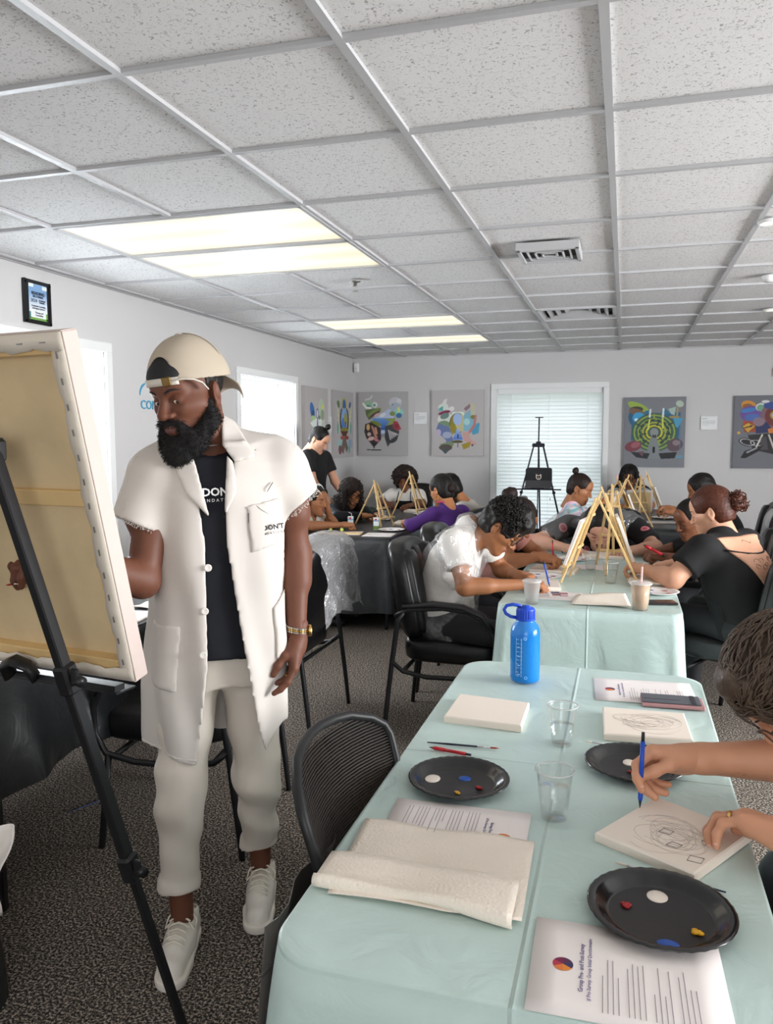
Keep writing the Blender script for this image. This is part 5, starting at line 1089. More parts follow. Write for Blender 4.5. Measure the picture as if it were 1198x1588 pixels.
# ------------------------------------------------------------------ people: shared builders
def skin(name, h, rough=.48): return mat('skin_'+name, hexc(h), rough, spec=.4, bump=.06, bscale=260, var=.05, vscale=14, dist=.0006)
def A3(v): return np.array(tuple(v), float)
def hframe(c, fwd, up=(0, 0, 1), roll=0.):
    f = V(fwd).normalized(); u = V(up); u = (u-f*u.dot(f)).normalized(); x = f.cross(u)
    if roll: u = (u*cos(roll)+x*sin(roll)); x = f.cross(u)
    return Matrix(((x.x, f.x, u.x, c[0]), (x.y, f.y, u.y, c[1]), (x.z, f.z, u.z, c[2]), (0, 0, 0, 1)))
def head_sdf(vx, male=1., closed=False, nose=1., lips=1., wide=1., neck=True):
    g = SDF((-.115, -.14, -.20), (.115, .15, .14), vx); k = .02
    g.prim(('e', (0, -.012, .035), (.074*wide, .095, .085), None), k=.0)
    g.prim(('e', (0, .032, -.035), (.060*wide, .056, .078), None), k=.04)
    for s in (-1, 1):
        g.prim(('c', (s*.047*wide, -.008, -.055), (0, .066, -.102), .020+.004*male, .019), k=.035)
        g.prim(('c', (s*.036, .068, -.020), (s*.058*wide, .03, -.022), .014, .012), k=.03)
        g.prim(('c', (s*.012, .083, .022), (s*.042, .068, .026), .009+.003*male, .008), k=.02)
    g.prim(('e', (0, .070, .050), (.045, .025, .035), None), k=.03)
    g.prim(('e', (0, .075, -.100), (.019, .015, .015), None), k=.02)
    g.prim(('e', (0, .074, -.066), (.030, .022, .020), None), k=.02)
    for s in (-1, 1):
        g.prim(('e', (s*.031, .094, .000), (.018, .016, .012), None), k=.014, op='s')
        g.prim(('e', (s*.031, .0735, .000), (.0165, .0150, .0125), None), k=.004)       # closed lid volume
        if not closed: g.prim(('e', (s*.031, .092, -.0030), (.0130, .009, .0034), None), k=.002, op='s')
    g.prim(('c', (0, .088, .014), (0, .1085, -.030), .0075, .0105*nose), k=.012)
    g.prim(('e', (0, .109, -.031), (.0105*nose, .0105, .0095), None), k=.008)
    for s in (-1, 1):
        g.prim(('e', (s*.0130*nose, .0985, -.034), (.0085, .010, .0078), None), k=.006)
        g.prim(('e', (s*.0065*nose, .105, -.0425), (.0030, .0045, .003), None), k=.002, op='s')
    g.prim(('e', (0, .0925, -.0600), (.0235, .0105, .0060*lips), None), k=.005, mat=1)
    g.prim(('e', (0, .0915, -.0705), (.0200, .0110, .0075*lips), None), k=.005, mat=1)
    g.prim(('c', (-.024, .0990, -.0652), (.024, .0990, -.0652), .0014, .0014), k=.002, op='s')
    for s in (-1, 1):
        R = Matrix.Rotation(-s*.35, 3, 'Z') @ Matrix.Rotation(.15, 3, 'X'); Rr = [[R[j][i] for j in range(3)] for i in range(3)]
        g.prim(('e', (s*.080*wide, -.012, -.008), (.008, .019, .032), Rr), k=.008)
        g.prim(('e', (s*.088*wide, -.008, -.004), (.006, .0105, .019), Rr), k=.005, op='s')
        g.prim(('e', (s*.0775*wide, -.004, -.034), (.007, .010, .009), Rr), k=.006)
    if neck: g.prim(('c', (0, -.022, -.04), (0, -.040, -.19), .050+.006*male, .054+.006*male), k=.03)
    return g
_headcache = {}
def head_part(vx, **kw):
    key = (vx, tuple(sorted(kw.items())))
    if key not in _headcache: _headcache[key] = head_sdf(vx, **kw).mesh(1)
    return _headcache[key]
LIPD = mat('lips_dark', hexc('#7a4a46'), .4); LIPL = mat('lips_rose', hexc('#b8716a'), .4); EYEW = mat('eye_white', (.75, .72, .70), .15); IRIS = mat('iris_dark', (.03, .015, .01), .1)
BROW = mat('brow_hair', (.02, .014, .012), .8)
def face_bits(t, M, s, off, closed=False, brow=.0022, look=(0, 0), m=None):
    Mo = Matrix.Translation(-V(off)) @ M @ Matrix.Scale(s, 4)
    if not closed:
        for q in (-1, 1):
            mb = MB(); mb.ball((q*.031, .0745, -.001), .0128, 14, M=Mo)
            d = V((look[0]+q*.02, 1, look[1])).normalized(); c = V((q*.031, .0745, -.001))
            mb.ball(tuple(c+d*.0078), .0062, 10, mi=1, M=Mo); mb.build('eye', [EYEW, IRIS], t)
    else:
        mb = MB()
        for q in (-1, 1): mb.tube([V((q*.031+.0145*c, .0895-.0035*abs(c)**2*2, -.0045-.002*(1-c*c))) for c in (-1, -.5, 0, .5, 1)], .0011, 5, M=Mo)
        mb.build('eyelashes', BROW, t)['kind'] = 'stuff'
    for q in (-1, 1):
        MB().tube([V((q*(.013+.036*c), .0965-.0180*c*c*1.0, .0215+.006*sin(c*2.6))) for c in (0, .25, .5, .75, 1)], [brow*.8*2, brow*2, brow*1.9, brow*1.5, brow*.7], 6, flat=.6, M=Mo).build('eyebrow', m or BROW, t)
def hand_prims(W, F, N, right=True, L=.19, pose='relax', curls=None, thumb=None, spread=1.):
    W, F, N = V(W), V(F).normalized(), V(N); N = (N-F*N.dot(F)).normalized(); S = (F.cross(N) if right else N.cross(F)); s = L/.19
    P = dict(relax=[(15, 30, 18), (20, 34, 20), (26, 38, 22), (32, 42, 24)], grip=[(42, 48, 22), (52, 56, 30), (62, 72, 38), (68, 78, 40)], fist=[(70, 90, 50)]*4, flat=[(6, 10, 6)]*4, loose=[(25, 25, 15), (45, 55, 30), (55, 65, 35), (60, 65, 35)])
    cu = curls or P[pose]
    th = thumb or dict(relax=[(.70, .62, .25), (.90, .32, .25), (.95, .12, .28)], grip=[(.62, .52, .55), (.85, -.05, .55), (.85, -.30, .40)], fist=[(.6, .45, .6), (.55, -.3, .75), (.4, -.75, .5)], flat=[(.65, .72, .1), (.85, .5, .1), (.95, .3, .1)], loose=[(.65, .45, .6), (.85, .1, .5), (.9, -.1, .4)])[pose]
    at = lambda f, a, n: tuple(W+F*(f*s)+S*(a*s)+N*(n*s))
    out = []; sp = [(.029, .086), (.0095, .090), (-.0105, .085), (-.029, .076)]
    for (a, f), r0 in zip(sp, (.0135, .0135, .0135, .0125)):
        out.append((('c', at(.006, a*.45, .0), at(f*.93, a, .001), .0165*s, r0*s), dict(k=.016*s)))
    out.append((('c', at(-.04, 0, 0), at(.02, 0, 0), .0245*s, .023*s), dict(k=.02*s)))
    out.append((('c', at(.018, .016, .010), at(.050, .024, .010), .0155*s, .013*s), dict(k=.02*s)))
    out.append((('c', at(.015, -.018, .008), at(.055, -.026, .006), .0145*s, .0125*s), dict(k=.02*s)))
    segs = [(.043, .026, .021), (.048, .030, .022), (.044, .028, .022), (.034, .021, .019)]
    tips = []
    for i, ((a, f), Lg, c) in enumerate(zip(sp, segs, cu)):
        p = W+F*(f*.93*s)+S*(a*s); ang = 0; r = (.0102, .0102, .0098, .0088)[i]*s; dS = S*(.10*spread*(1.5-i)/1.5)
        for j in range(3):
            ang += radians(c[j]); d = (F*cos(ang)+N*sin(ang)+dS*(cos(ang) if ang < 1.2 else 0)).normalized(); q = p+d*(Lg[j]*s); r2 = r*(.93 if j < 2 else .84)
            out.append((('c', tuple(p), tuple(q), r*(1.03 if j == 0 else 1.05), r2), dict(k=.005*s))); p = q; r = r2
        tips.append((p, d))
    p = W+F*(.022*s)+S*(.020*s)+N*(.006*s); r = .0150*s
    for j, (Lg, d) in enumerate(zip((.040, .032, .027), th)):
        d = (F*d[0]+S*d[1]+N*d[2]).normalized(); q = p+d*(Lg*s); r2 = (.0118, .0112, .0088)[j]*s
        out.append((('c', tuple(p), tuple(q), r, r2), dict(k=.007*s if j else .014*s))); p = q; r = r2
    tips.append((p, d)); return out, tips
def mesh_prims(L, vx, smooth=1, noise=None, pad=.03, mats=None):
    lo = np.full(3, 9e9); hi = -lo
    for p, kw in L:
        if p[0] == 'c': m = max(p[3], p[4]); pts = [np.array(p[1], float), np.array(p[2], float)]
        else: m = max(p[2]); pts = [np.array(p[1], float)]
        for q in pts: lo = np.minimum(lo, q-m); hi = np.maximum(hi, q+m)
    g = SDF(lo-pad, hi+pad, vx); g.prims(L)
    if noise: g.near(noise)
    return g.mesh(smooth)
def rows(right, fwd, up): return [list(right), list(fwd), list(up)]
def folds(seed, amp=.004, f0=12, f1=45):
    n = snoise(seed, 7, f0, f1); n2 = snoise(seed+50, 5, f1, f1*2.2)
    return lambda x, y, z, f: f+amp*n(x, y, z)*1.6+amp*.4*n2(x, y, z)
def torso_prims(J, w=1.):
    """J: pelvis, chest, neck, shR, shL"""
    P, C, B, SR, SL = [V(J[k]) for k in ('pelvis', 'chest', 'neck', 'shR', 'shL')]; rt = (SR-SL).normalized(); up1 = (C-P).normalized(); up2 = (B-C).normalized()
    f1 = up1.cross(rt).normalized(); r1 = f1.cross(up1); f2 = up2.cross(rt).normalized(); r2 = f2.cross(up2); m = (P+C)/2
    return [(('e', tuple(P), (.165*w, .118*w, .125), rows(r1, f1, up1)), dict(k=.05)), (('e', tuple(m), (.142*w, .105*w, .16), rows(r1, f1, up1)), dict(k=.07)),
            (('e', tuple(C), (.158*w, .115*w, .165), rows(r2, f2, up2)), dict(k=.07)), (('c', tuple(SR+(SL-SR)*.08), tuple(SL+(SR-SL)*.08), .055*w, .055*w), dict(k=.06)), (('c', tuple(C+(B-C)*.5), tuple(B), .07*w, .055), dict(k=.05))]
def seg(a, b, ra, rb, k=.02, **kw): return (('c', tuple(a), tuple(b), ra, rb), dict(k=k, **kw))
CLOTH = []
def person(label, base, J, sk, head, arms, top, hair=None, legs=None, w=1., vx=.010, hvx=.0045, closed=True, s=1., group=None, sleeve=.5, topmat=None, topname='shirt', trousers=None, noise_amp=.004, seed=1, glasses=False, male=0., lip=None, build_legs=True, armr=1., hand_vx=.0035, look=(0, 0), wide=1., head_mesh=True, extras=None, top_infl=.012):
    """seated figure in world coordinates"""
    t = thing('person', label, 'person', base, group); off = base; J = {k: V(v) for k, v in J.items()}; Mh = hframe(*head)
    hc = Mh.translation; nb = hc+(Mh.to_3x3() @ V((0, -.035, -.12)))*s
    body = torso_prims(J, w)+[seg(J['neck'], nb, .052, .047, .03)]
    skinparts = []; armp = []; sl = []
    for side in ('R', 'L'):
        if side not in arms: continue
        a = arms[side]; sh = J['sh'+side]; el, wr = V(a['elbow']), V(a['wrist'])
        armp += [seg(sh, el, .049*armr, .040*armr, .03), seg(el, wr, .041*armr, .0255*armr, .02), seg(el, el+(wr-el)*.35, .041*armr, .038*armr, .02)]
        hp, tips = hand_prims(wr, a.get('F', wr-el), a.get('N', (0, 0, -1)), side == 'R', .18*s*a.get('hs', 1.), a.get('pose', 'grip'), a.get('curls'), a.get('thumb'))
        a['tips'] = tips; skinparts.append(mesh_prims(hp, hand_vx, 1))
        if sleeve <= 1: e = sh+(el-sh)*sleeve; sl += [seg(sh, e+(el-sh).normalized()*.02, .062*armr, (.066+.006*(1-sleeve))*armr, .04, cut=[(tuple(e), tuple((el-sh).normalized()))])]
        else:
            q = el+(wr-el)*min(1, sleeve-1); sl += [seg(sh, el, .060*armr, .052*armr, .04), seg(el, q, .052*armr, .037*armr, .02, cut=[(tuple(q), tuple((wr-el).normalized()))])]
    bl = []; legp = []
    fw = (J['chest']-J['pelvis']).cross(V((0, 0, 1))); rt = (J['shR']-J['shL']); rt.z = 0; rt.normalize(); fw = V((-rt.y, rt.x, 0)) if True else fw
    if build_legs:
        legs = legs or {}
        for q, side in ((1, 'R'), (-1, 'L')):
            hip = J['pelvis']+rt*q*.09+V((0, 0, -.02)); kn = V(legs.get('knee'+side, hip+fw*.40+rt*q*.05+V((0, 0, .02)))); an = V(legs.get('ankle'+side, (kn.x+fw.x*.02, kn.y+fw.y*.02, .09)))
            legp += [seg(hip, kn, .088*w, .06, .05), seg(kn, an, .058, .040, .02)]; toe = V((an.x+fw.x*.14, an.y+fw.y*.14, .035))
            MB_shoe(t, an, toe, off)
    g = mesh_prims(body+armp, vx, 1); skinparts.insert(0, g)
    if head_mesh: skinparts.append(xform(head_part(hvx, male=male, closed=closed, wide=wide), Mh, s))
    npmesh('body', skinparts, [sk, lip or LIPD], t, off)
    if head_mesh: face_bits(t, Mh, s, off, closed, look=look)
    tp = []
    for p, kw in body[:-2]+[seg(J['chest']+(J['neck']-J['chest'])*.4, J['neck']-(J['neck']-J['chest']).normalized()*.015, .075*w, .066)]:
        p = list(p); p[2 if p[0] == 'e' else 3] = tuple(x+top_infl for x in p[2]) if p[0] == 'e' else p[3]+top_infl*.8
        if p[0] == 'c': p[4] += top_infl*.8
        tp.append((tuple(p), kw))
    npmesh(topname, [mesh_prims(tp+sl, vx, 2, folds(seed, noise_amp))], [topmat], t, off); CLOTH[:] = tp+sl
    if build_legs: 
        pel = [(('e', tuple(J['pelvis']+V((0, 0, -.01))), (.175*w, .16*w, .11), rows(rt, fw, (0, 0, 1))), dict(k=.05))]
        npmesh('trousers', [mesh_prims(pel+legp, vx*1.2, 1, folds(seed+3, .004))], [trousers or JEANB], t, off)
    t['_'] = 1; del t['_']
    return t, Mh, J
JEANB = mat('black_trousers', (.016, .016, .019), .8, bump=.1, bscale=300); SHOEB = mat('dark_shoe', (.03, .03, .035), .5); SHOEW = mat('white_shoe', hexc('#e9e4de'), .45)
def MB_shoe(t, an, toe, off, m=None):
    L = [seg(an+V((0, 0, -.03)), toe, .042, .036, .02), seg(V((an.x, an.y, .045)), an, .045, .045, .02)]
    L = [(p, dict(k=kw['k'], cut=[((0, 0, .004), (0, 0, -1))])) for p, kw in L]
    npmesh('shoe', [mesh_prims(L, .012, 1)], [m or SHOEB], t, off)
# ---- hair
def hairmat(name, h, rough=.42, bscale=70): return mat('hair_'+name, hexc(h), rough, spec=.35, bump=.9, bscale=bscale, dist=.004, var=.25, vscale=40)
HBLK = hairmat('black', '#15110f', .5); HBRN = hairmat('dark_brown', '#241814', .55); HAUB = hairmat('auburn', '#4a2416', .48); HGRY = hairmat('brown_grey', '#54453a', .5)
def hair_cap(t, Mh, s, off, m, infl=.010, amp=.0, face=(.088, -.035, .070, .060, .098), back=-.075, vx=.005, seed=1, name='hair', extra=None, big=None, f0=60, f1=160, fringe=0.):
    g = SDF((-.2, -.22, -.2), (.2, .2, .22), vx); r = big or (.076+infl, .097+infl, .088+infl)
    g.prim(('e', (0, -.012, .036), r, None), k=0)
    g.prim(('e', (0, -.045, -.02), (.066+infl, .055+infl, .075+infl), None), k=.03)
    for e in (extra or []): g.prim(e, k=.012)
    if amp:
        n1 = snoise(seed, 8, f0, f1); n2 = snoise(seed+9, 8, f1, f1*1.8); g.near(lambda x, y, z, f: f+amp*n1(x, y, z)*1.5+amp*.7*n2(x, y, z))
    g.prim(('e', (0, face[0]+.012, face[1]-fringe), (face[2], face[3], face[4]), None), k=.008, op='s')
    for q in (-1, 1): g.prim(('e', (q*.095, .0, -.012), (.032, .026, .040), None), k=.01, op='s')
    g.prim(('b', (0, 0, back-.1), (.3, .3, .1), None, .0), k=.01, op='s') if back else None
    P = g.mesh(1); return npmesh(name, [xform(P, Mh, s)], [m], t, off)
def bun(t, Mh, s, off, m, c=(0, -.12, .06), r=.04, name='hair_bun', seed=4, vx=.005):
    g = SDF((-.09, -.09, -.09), (.09, .09, .09), vx); n = snoise(seed, 6, 60, 130)
    g.prim(('e', (0, 0, 0), (r, r*.85, r), None), k=0)
    for k in range(3): a = k*2.1; g.prim(('c', (r*.5*cos(a), -r*.5, r*.5*sin(a)), (r*.8*cos(a+1.5), 0, r*.8*sin(a+1.5)), r*.35, r*.3), k=.006)
    g.near(lambda x, y, z, f: f+.0022*n(x, y, z)); P = xform(g.mesh(1), Matrix.Translation(c)); return npmesh(name, [xform(P, Mh, s)], [m], t, off)
def locks(t, Mh, s, off, m, n=120, length=.35, wave=.010, wl=.05, r=.006, seed=2, body=(), name='hair_locks', spread=.0, part=None, front=-.2, curl=False, sides=5, fwd_pull=0.):
    """hanging locks: roots on the scalp, falling under gravity, kept out of head and body spheres"""
    rg = random.Random(seed); mb = MB(); c0 = Mh @ V((0, -.012*s, .036*s)); R = Mh.to_3x3(); fcs = Mh @ V((0, .085*s, -.035*s))
    for i in range(n):
        for _ in range(30):
            d = V((rg.gauss(0, 1), rg.gauss(0, 1), rg.gauss(0, 1))).normalized()
            if d.z > -.15 and d.y < (.55 if front > -.5 else .12) and (d.y < front+.75 or d.z > .55): break
        p = c0+R @ V((d.x*.084*s, d.y*.104*s, d.z*.095*s)); v = (R @ V((d.x, d.y*.6, d.z*.2))).normalized()*.012; pts = []; ln = length*rg.uniform(.7, 1.05); st = .016; k = 0; ph = rg.uniform(0, 6.28); ph2 = rg.uniform(0, 6.28); ax = frame_of(V((0, 0, -1)))
        L = 0
        while L < ln:
            w = wave*min(1, L/.06); o = V((w*sin(L/wl*6.28+ph), w*cos(L/wl*6.28*(1 if curl else .7)+ph2), 0)); pts.append(p+o-V(off))
            v = v*.55+V((0, 0, -1))*.0085+(R @ V((0, fwd_pull, 0)))*.01; v = v.normalized()*st; q = p+v
            loc = R.transposed() @ (q-c0); e = V((loc.x/(.088*s), loc.y/(.108*s), loc.z/(.098*s)))
            if e.length < 1: e = e.normalized(); q = c0+R @ V((e.x*.088*s, e.y*.108*s, e.z*.098*s))
            for (bc, br) in list(body)+[(fcs, .080*s)]:
                dd = q-V(bc)
                if dd.length < br: q = V(bc)+dd.normalized()*br
            v = q-p; p = q; L += st
        rr = r*rg.uniform(.7, 1.2); mb.tube(pts, [rr*(.8+.3*sin(k_*1.7+ph))*(1-.75*(k_/len(pts))**2) for k_ in range(len(pts))], sides)
    o = mb.build(name, m, t); o['kind'] = 'stuff'; return o
def curls(t, Mh, s, off, m, n=260, rad=(.1, .115, .105), c=(0, -.012, .04), r=.0035, cr=.008, seed=5, name='hair_curls', ymax=.35, zmin=-.35, ln=1.6):
    rg = random.Random(seed); mb = MB(); Mo = Matrix.Translation(-V(off)) @ Mh @ Matrix.Scale(s, 4)
    for i in range(n):
        while True:
            d = V((rg.gauss(0, 1), rg.gauss(0, 1), rg.gauss(0, 1))).normalized()
            if d.z > zmin and (d.y < ymax or d.z > .55): break
        p = V((c[0]+d.x*rad[0], c[1]+d.y*rad[1], c[2]+d.z*rad[2])); x, y, z = frame_of(V((rg.gauss(0, 1), rg.gauss(0, 1), rg.gauss(0, 1)))); ph = rg.uniform(0, 6.28); c_ = cr*rg.uniform(.7, 1.3)
        mb.tube([p+x*c_*cos(ph+q*.9)+y*c_*sin(ph+q*.9)+z*(q-3)*c_*.35 for q in range(7)], r, 4, M=Mo)
    o = mb.build(name, m, t); o['kind'] = 'stuff'; return o
# ------------------------------------------------------------------ the standing man in white
MO = V((-1.10, 2.03, 0)); MRH = V((.88, .475, 0)); MFH = V((.475, -.88, 0))
MM = Matrix(((MRH.x, MFH.x, 0, MO.x), (MRH.y, MFH.y, 0, MO.y), (0, 0, 1, 0), (0, 0, 0, 1)))
# the (r, f, z) frame is left-handed, so mirrored parts get their faces flipped
def mx(part): P, Q, m = xform(part, MM); return P, Q[:, ::-1], m
def mp(r, f, z): return MM @ V((r, f, z))
SKM = skin('man_brown', '#6a4130', .55); SKM2 = mat('lips_man', hexc('#6e4540'), .4)
man = thing('person', 'bearded man standing in white cut-sleeve coat and backward beige cap, painting at the big canvas', 'person', (MO.x, MO.y, 0))
O_ = (MO.x, MO.y, 0)
sR, sL, eR, eL, wR, wL = (-.168, .02, 1.385), (.175, .0, 1.43), (-.215, .10, 1.115), (.212, -.03, 1.155), (-.40, .30, 1.22), (.205, .035, .935)
body = [(('e', (-.015, 0, 1.28), (.16, .11, .17), None), dict(k=.05)), (('e', (-.02, 0, 1.02), (.14, .10, .18), None), dict(k=.06)), seg((-.14, .01, 1.42), (.13, 0, 1.43), .055, .055, .05),
        seg((-.02, -.01, 1.42), (-.055, .01, 1.56), .062, .056, .04)]
armp = [seg(sR, eR, .056, .044, .03), seg(sR, (-.21, .05, 1.28), .052, .052, .02), seg(eR, wR, .044, .029, .02), seg(eR, (-.28, .17, 1.15), .044, .043, .02),
        seg(sL, eL, .056, .042, .03), seg(sL, (.205, -.01, 1.28), .052, .050, .02), seg(eL, wL, .042, .028, .02), seg(eL, (.215, -.01, 1.08), .043, .041, .02), seg((.205, .035, .95), (.205, .04, .91), .028, .027, .01)]
parts = [mx(mesh_prims(body+armp, .006, 1))]
aw = lambda p: tuple(mp(*p)); dw = lambda d: (MM.to_3x3() @ V(d))
hpL, tipsL = hand_prims(aw((.208, .045, .915)), dw((-.16, .28, -1)), dw((-.98, -.1, -.1)), right=False, L=.195, curls=[(18, 22, 12), (38, 45, 25), (50, 58, 28), (54, 60, 28)], thumb=[(.70, .35, .62), (.90, .05, .45), (.95, -.05, .35)])
parts.append(mesh_prims(hpL, .0024, 1))
hpR, tipsR = hand_prims(aw(wR), dw((-.30, .55, .15)), dw((-.3, .1, -.9)), right=True, L=.195, pose='grip'); parts.append(mesh_prims(hpR, .003, 1))
MHC = mp(-.082, .055, 1.618); HF = dw((-.60, .74, -.26)); HS = 1.07
Mh = hframe(MHC, HF, (0, 0, 1), .06)
parts.append(xform(head_part(.0028, male=1., nose=1.25, lips=1.25), Mh, HS))
npmesh('body', parts, [SKM, SKM2], man, O_)
face_bits(man, Mh, HS, O_, False, brow=.0030, look=(-.35, -.35))
# lower eyelid and upper lid folds
# beard
BEARD = mat('beard_hair', (.012, .010, .010), .75, bump=1., bscale=420, dist=.004)
g = SDF((-.13, -.07, -.20), (.13, .16, .05), .003)
for q in (-1, 1):
    g.prim(('c', (q*.072, .012, -.022), (q*.066, .020, -.068), .008, .020), k=.01); g.prim(('c', (q*.066, .018, -.065), (q*.038, .062, -.112), .020, .025), k=.02)
    g.prim(('c', (q*.038, .062, -.108), (0, .090, -.128), .025, .028), k=.02); g.prim(('c', (q*.024, .094, -.055), (q*.034, .078, -.085), .0065, .014), k=.01)
    g.prim(('c', (0, .103, -.0505), (q*.026, .093, -.056), .0050, .0055), k=.004)
g.prim(('e', (0, .088, -.120), (.034, .030, .034), None), k=.02)
g.prim(('e', (0, .102, -.070), (.021, .020, .0115), None), k=.006, op='s')
nb_ = snoise(3, 10, 150, 380); g.near(lambda x, y, z, f: f+.0055*nb_(x, y, z)-.001)
bd = npmesh('beard', [xform(g.mesh(), Mh, HS)], [BEARD], man, O_)
mb = MB(); rg = random.Random(4); Mo = Matrix.Translation(-V(O_)) @ Mh @ Matrix.Scale(HS, 4)
bm_v = [v.co.copy() for v in bd.data.vertices]; bm_n = [v.normal.copy() for v in bd.data.vertices]
for i in rg.sample(range(len(bm_v)), min(5200, len(bm_v))):
    n_ = bm_n[i]+V((rg.gauss(0, .5), rg.gauss(0, .5), rg.gauss(-.25, .5))); p = bm_v[i]; l_ = rg.uniform(.003, .012); e = V((rg.gauss(0, 1), rg.gauss(0, 1), rg.gauss(0, 1)))*.002
    mb.tube([p, p+n_.normalized()*l_*.6+e, p+n_.normalized()*l_], [.0008, .0006, .0002], 3, cap=False)
o = mb.build('beard_strands', BEARD, bd); o['kind'] = 'stuff'
# cap worn backwards
CAPM = mat('cap_cotton', hexc('#b5a896'), .85, bump=.3, bscale=420, dist=.0008); STRAP = mat('cap_strap', hexc('#d9d2c6'), .7); BRASS = mat('brass', hexc('#7a6238'), .4, metal=.7)
g = SDF((-.13, -.16, -.03), (.13, .14, .18), .003)
g.prim(('e', (0, -.014, .045), (.088, .109, .104), None), k=0); g.prim(('e', (0, -.02, .03), (.087, .106, .07), None), k=.03)
nn = snoise(8, 5, 25, 50); g.near(lambda x, y, z, f: f+.0022*nn(x, y, z)+.0012*np.abs(np.sin(np.arctan2(x, y+.014)*3))**8*0)
g.shell(.006)
g.prim(('b', (0, 0, -.066), (.3, .3, .1), [[1, 0, 0], [0, cos(.13), sin(.13)], [0, -sin(.13), cos(.13)]], 0.), k=.002, op='s')
g.prim(('e', (0, .100, .066), (.038, .06, .046), None), k=.003, op='s')
cp = npmesh('cap', [xform(g.mesh(1), Mh, HS)], [CAPM], man, O_)
MB().ball((0, -.014, .149), .007, 12, sq=(1, 1, .4), M=Mo).build('cap_button', CAPM, cp)
mb = MB()   # seams of the six panels
for k in range(6):
    a = pi/6+k*pi/3
    if k == 0 or k == 2 or k == 1: continue
    mb.tube([V((.0905*cos(a)*sin(q), -.014+.1115*sin(a)*sin(q), .045+.1055*cos(q))) for q in [j*.15 for j in range(1, 10)]], .0011, 4, M=Mo)
mb.build('seam', mat('cap_thread', hexc('#948771'), .9), cp)
mb = MB(); mb.grid(14, 8, lambda u, v: tuple(Mo @ V(((u-.5)*.155*(1-.25*v*v), -.108-.062*v*sqrt(max(0, 1-(2*u-1)**2*.75)), .028-.050*v-.030*(2*u-1)**2)))); mb.build('brim', CAPM, cp, solid=.003)
arc = lambda a, r=1.: V((.0900*r*sin(a), -.012+.113*r*cos(a), .050-.016*(1-cos(a))))
MB().grid(16, 2, lambda u, v: tuple(Mo @ (arc(-.62+1.24*u, 1.02)+V((0, 0, -.009+.018*v))))).build('strap', STRAP, cp, solid=.003)
MB().box((0, 0, 0), (.024, .006, .022), ch=.002, M=Mo @ Matrix.Translation(arc(-.33, 1.035)) @ Matrix.Rotation(.33, 4, 'Z')).build('buckle', BRASS, cp)
MB().tube([arc(-.42, 1.04), arc(-.7, 1.06)+V((0, 0, .004)), arc(-.95, 1.09), arc(-1.12, 1.10)+V((0, 0, -.010)), arc(-1.22, 1.10)+V((0, 0, -.028))], .0075, 8, flat=.3, M=Mo).build('strap_tail', STRAP, cp)
g = SDF((-.13, -.14, -.03), (.13, .14, .16), .004); g.prim(('e', (0, -.012, .042), (.0815, .1025, .095), None), k=0); g.prim(('e', (0, .070, .050), (.049, .029, .039), None), k=.03); g.prim(('b', (0, 0, -.046), (.3, .3, .1), None, 0.), k=.002, op='s')
npmesh('head_wrap', [xform(g.mesh(), Mh, HS)], [mat('black_wrap', (.012, .012, .014), .7)], man, O_)
g = SDF((-.13, -.14, -.08), (.13, .14, .12), .004); g.prim(('e', (0, -.014, .030), (.0775, .098, .080), None), k=0); g.prim(('b', (0, 0, -.13), (.3, .3, .1), None, 0.), k=.002, op='s'); g.prim(('b', (0, .10, 0), (.3, .09, .3), None, 0.), k=.002, op='s')
for q in (-1, 1): g.prim(('e', (q*.095, -.01, -.012), (.03, .03, .040), None), k=.01, op='s')
npmesh('hair', [xform(g.mesh(), Mh, HS)], [HBLK], man, O_)
# --- clothes, all in the man's own frame (r, f, z)
def loft(g, rows_, op='u', k=.03, infl=0., mid=0):
    X, Y, Z = [a.astype(np.float32) for a in np.meshgrid(*g.ax, indexing='ij', sparse=True)]
    z = np.array([r[0] for r in rows_]); I = lambda j: np.interp(Z, z, np.array([r[j] for r in rows_])).astype(np.float32)
    cx, cy, rx, ry = I(1), I(2), I(3)+infl, I(4)+infl; d = (np.sqrt(((X-cx)/rx)**2+((Y-cy)/ry)**2)-1)*np.minimum(rx, ry); d = np.maximum(d, np.maximum(Z-z[-1], z[0]-Z))
    f = g.f
    if op == 'u': h = np.maximum(k-np.abs(f-d), 0)/k; g.f = np.minimum(f, d)-h*h*k*.25
    else: g.f = np.maximum(f, d)
def carve(g, fn): 
    X, Y, Z = np.meshgrid(*g.ax, indexing='ij', sparse=True); g.f = np.maximum(g.f, fn(X, Y, Z).astype(np.float32))
COAT = mat('coat_white', hexc('#d3ccc5'), .8, bump=.25, bscale=520, dist=.0006, spec=.25); TEEB = mat('black_tee', (.008, .009, .014), .85); CHINO = mat('white_chinos', hexc('#ddd4c8'), .85, bump=.25, bscale=600, dist=.0006)
g = SDF((-.24, -.19, .82), (.24, .19, 1.52), .008)
loft(g, [(.885, -.015, .005, .165, .122), (1.05, -.018, 0, .160, .112), (1.25, -.018, 0, .168, .118), (1.38, -.015, 0, .16, .11), (1.44, -.015, 0, .12, .09)]); g.prim(('c', (-.15, .01, 1.42), (.14, 0, 1.43), .058, .058), k=.05)
g.prim(('c', (-.02, .0, 1.40), (-.035, .01, 1.475), .075, .070), k=.03, cut=[((0, 0, 1.465), (-.15, .35, 1))])
g.near(folds(11, .004)); g.prim(('c', (-.03, .01, 1.46), (-.05, .03, 1.56), .060, .058), k=.004, op='s')
tee = npmesh('tee_shirt', [mx(g.mesh(1))], [TEEB], man, O_)
WTX = mat('white_ink', (.85, .85, .85), .6)
